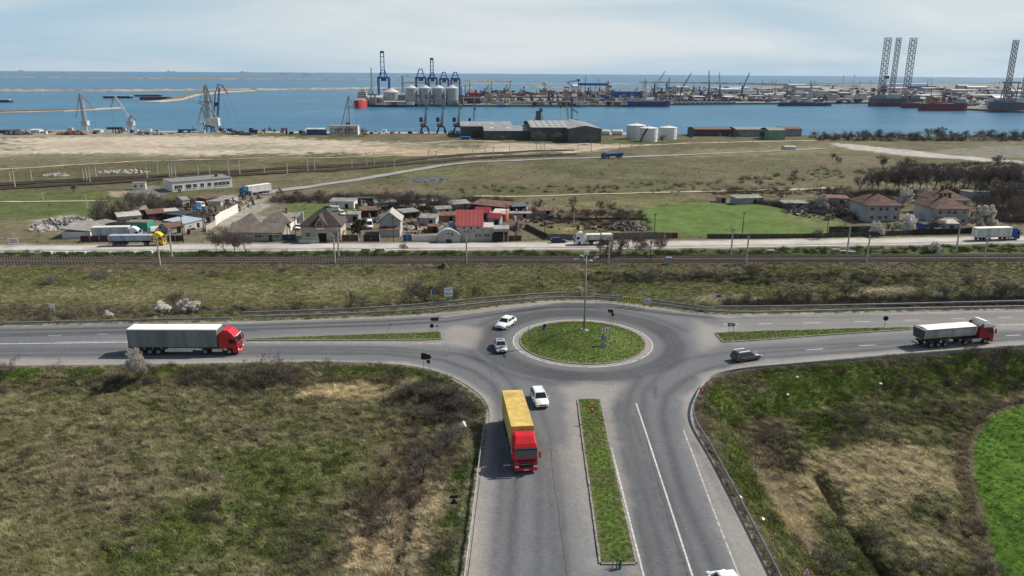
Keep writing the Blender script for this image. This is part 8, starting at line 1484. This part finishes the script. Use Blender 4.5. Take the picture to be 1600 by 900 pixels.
co = np.concatenate([p[0] for p in PT]); kd = np.concatenate([p[1] for p in PT]).astype(np.int32); ro = np.concatenate([p[2] for p in PT]); sc = np.concatenate([p[3] for p in PT]); ti = np.concatenate([p[4] for p in PT])
me = bpy.data.meshes.new('grass'); me.vertices.add(len(co)); me.vertices.foreach_set('co', co.ravel())
for nm, ty, key, arr in (('kind_index', 'INT', 'value', kd), ('rot', 'FLOAT_VECTOR', 'vector', ro), ('scl', 'FLOAT', 'value', sc), ('tint', 'FLOAT_COLOR', 'color', np.concatenate([ti, np.ones((len(ti), 1))], 1))): me.attributes.new(nm, ty, 'POINT').data.foreach_set(key, arr.ravel())
grass = put('grass', me); tag(grass, 'rough grass, weeds and low brush covering the verges and fields', 'grass', kind='stuff')
ng = bpy.data.node_groups.new('grass_scatter', 'GeometryNodeTree'); ng.interface.new_socket('Geometry', in_out='INPUT', socket_type='NodeSocketGeometry'); ng.interface.new_socket('Geometry', in_out='OUTPUT', socket_type='NodeSocketGeometry')
N, Lk = ng.nodes, ng.links; gi, go = N.new('NodeGroupInput'), N.new('NodeGroupOutput'); ip = N.new('GeometryNodeInstanceOnPoints'); ci = N.new('GeometryNodeCollectionInfo'); ci.inputs[0].default_value = tcol; ci.inputs[1].default_value = True; ci.inputs[2].default_value = True
def named(nm, ty):
    a = N.new('GeometryNodeInputNamedAttribute'); a.data_type = ty; a.inputs[0].default_value = nm; return a.outputs[0]
Lk.new(gi.outputs[0], ip.inputs['Points']); Lk.new(ci.outputs[0], ip.inputs['Instance']); ip.inputs['Pick Instance'].default_value = True
Lk.new(named('kind_index', 'INT'), ip.inputs['Instance Index']); Lk.new(named('rot', 'FLOAT_VECTOR'), ip.inputs['Rotation']); Lk.new(named('scl', 'FLOAT'), ip.inputs['Scale']); Lk.new(ip.outputs[0], go.inputs[0])
md_ = grass.modifiers.new('scatter', 'NODES'); md_.node_group = ng
# ---------------------------------------------------------------- small clutter filling the far quays
rs = random.Random(9); b = MB(); cl = [S_DARK, S_GREY, S_LITE, CC[0], S_DBLUE, S_WHT, CC[4]]
for i in range(1500):
    t = rs.random(); x = rs.uniform(1015, 1600) if t < .55 else (rs.uniform(576, 1010) if t < .8 else rs.uniform(725, 1005)); y = (rs.uniform(138.5, 160) if x < 1420 else rs.uniform(136, 166)) if t < .55 else (rs.uniform(156.5, 164.5) if t < .8 else rs.uniform(143, 152))
    p, s = pz(x, y); b.cur = rs.choices(range(7), (6, 4, 3, 2, 2, 2, 2))[0]; w = rs.uniform(2, 14); d = rs.uniform(2, 8); h = rs.uniform(1.5, 6) if rs.random() < .85 else rs.uniform(6, 16); w = w if h < 6 else rs.uniform(1, 4); b.box(p.x, p.x + w, p.y, p.y + d, QZ + .01, QZ + h)
for i in range(95):
    x = rs.uniform(-20, 720); y = rs.uniform(204, 210.5) if x < 470 else rs.uniform(207, 211); p = onz(x, y, -18.4); b.cur = rs.choices(range(7), (7, 3, 3, 2, 1, 2, 2))[0]; w = rs.uniform(.8, 5); h = rs.uniform(.8, 3.2); b.box(p.x, p.x + w, p.y, p.y + rs.uniform(1, 4), -18.6, -18.2 + h)
o = b.build('port_clutter', cl); tag(o, 'jumble of small gear, boxes and plant covering the far quays', 'clutter', kind='stuff')

# ---------------------------------------------------------------- the air: thin sea haze
Mh = bpy.data.materials.new('haze_air'); Mh.use_nodes = True; nn = Mh.node_tree.nodes; nn.remove(nn['Principled BSDF']); pv = nn.new('ShaderNodeVolumePrincipled'); pv.inputs['Color'].default_value = (.86, .92, 1, 1); pv.inputs['Density'].default_value = 1.3e-5; pv.inputs['Anisotropy'].default_value = .3
Mh.node_tree.links.new(pv.outputs[0], nn['Material Output'].inputs['Volume'])
hz = MB().box(-16000, 16000, -16000, 16000, -26, 140).build('haze', Mh); tag(hz, 'thin pale sea haze over the whole scene', 'haze', kind='stuff')
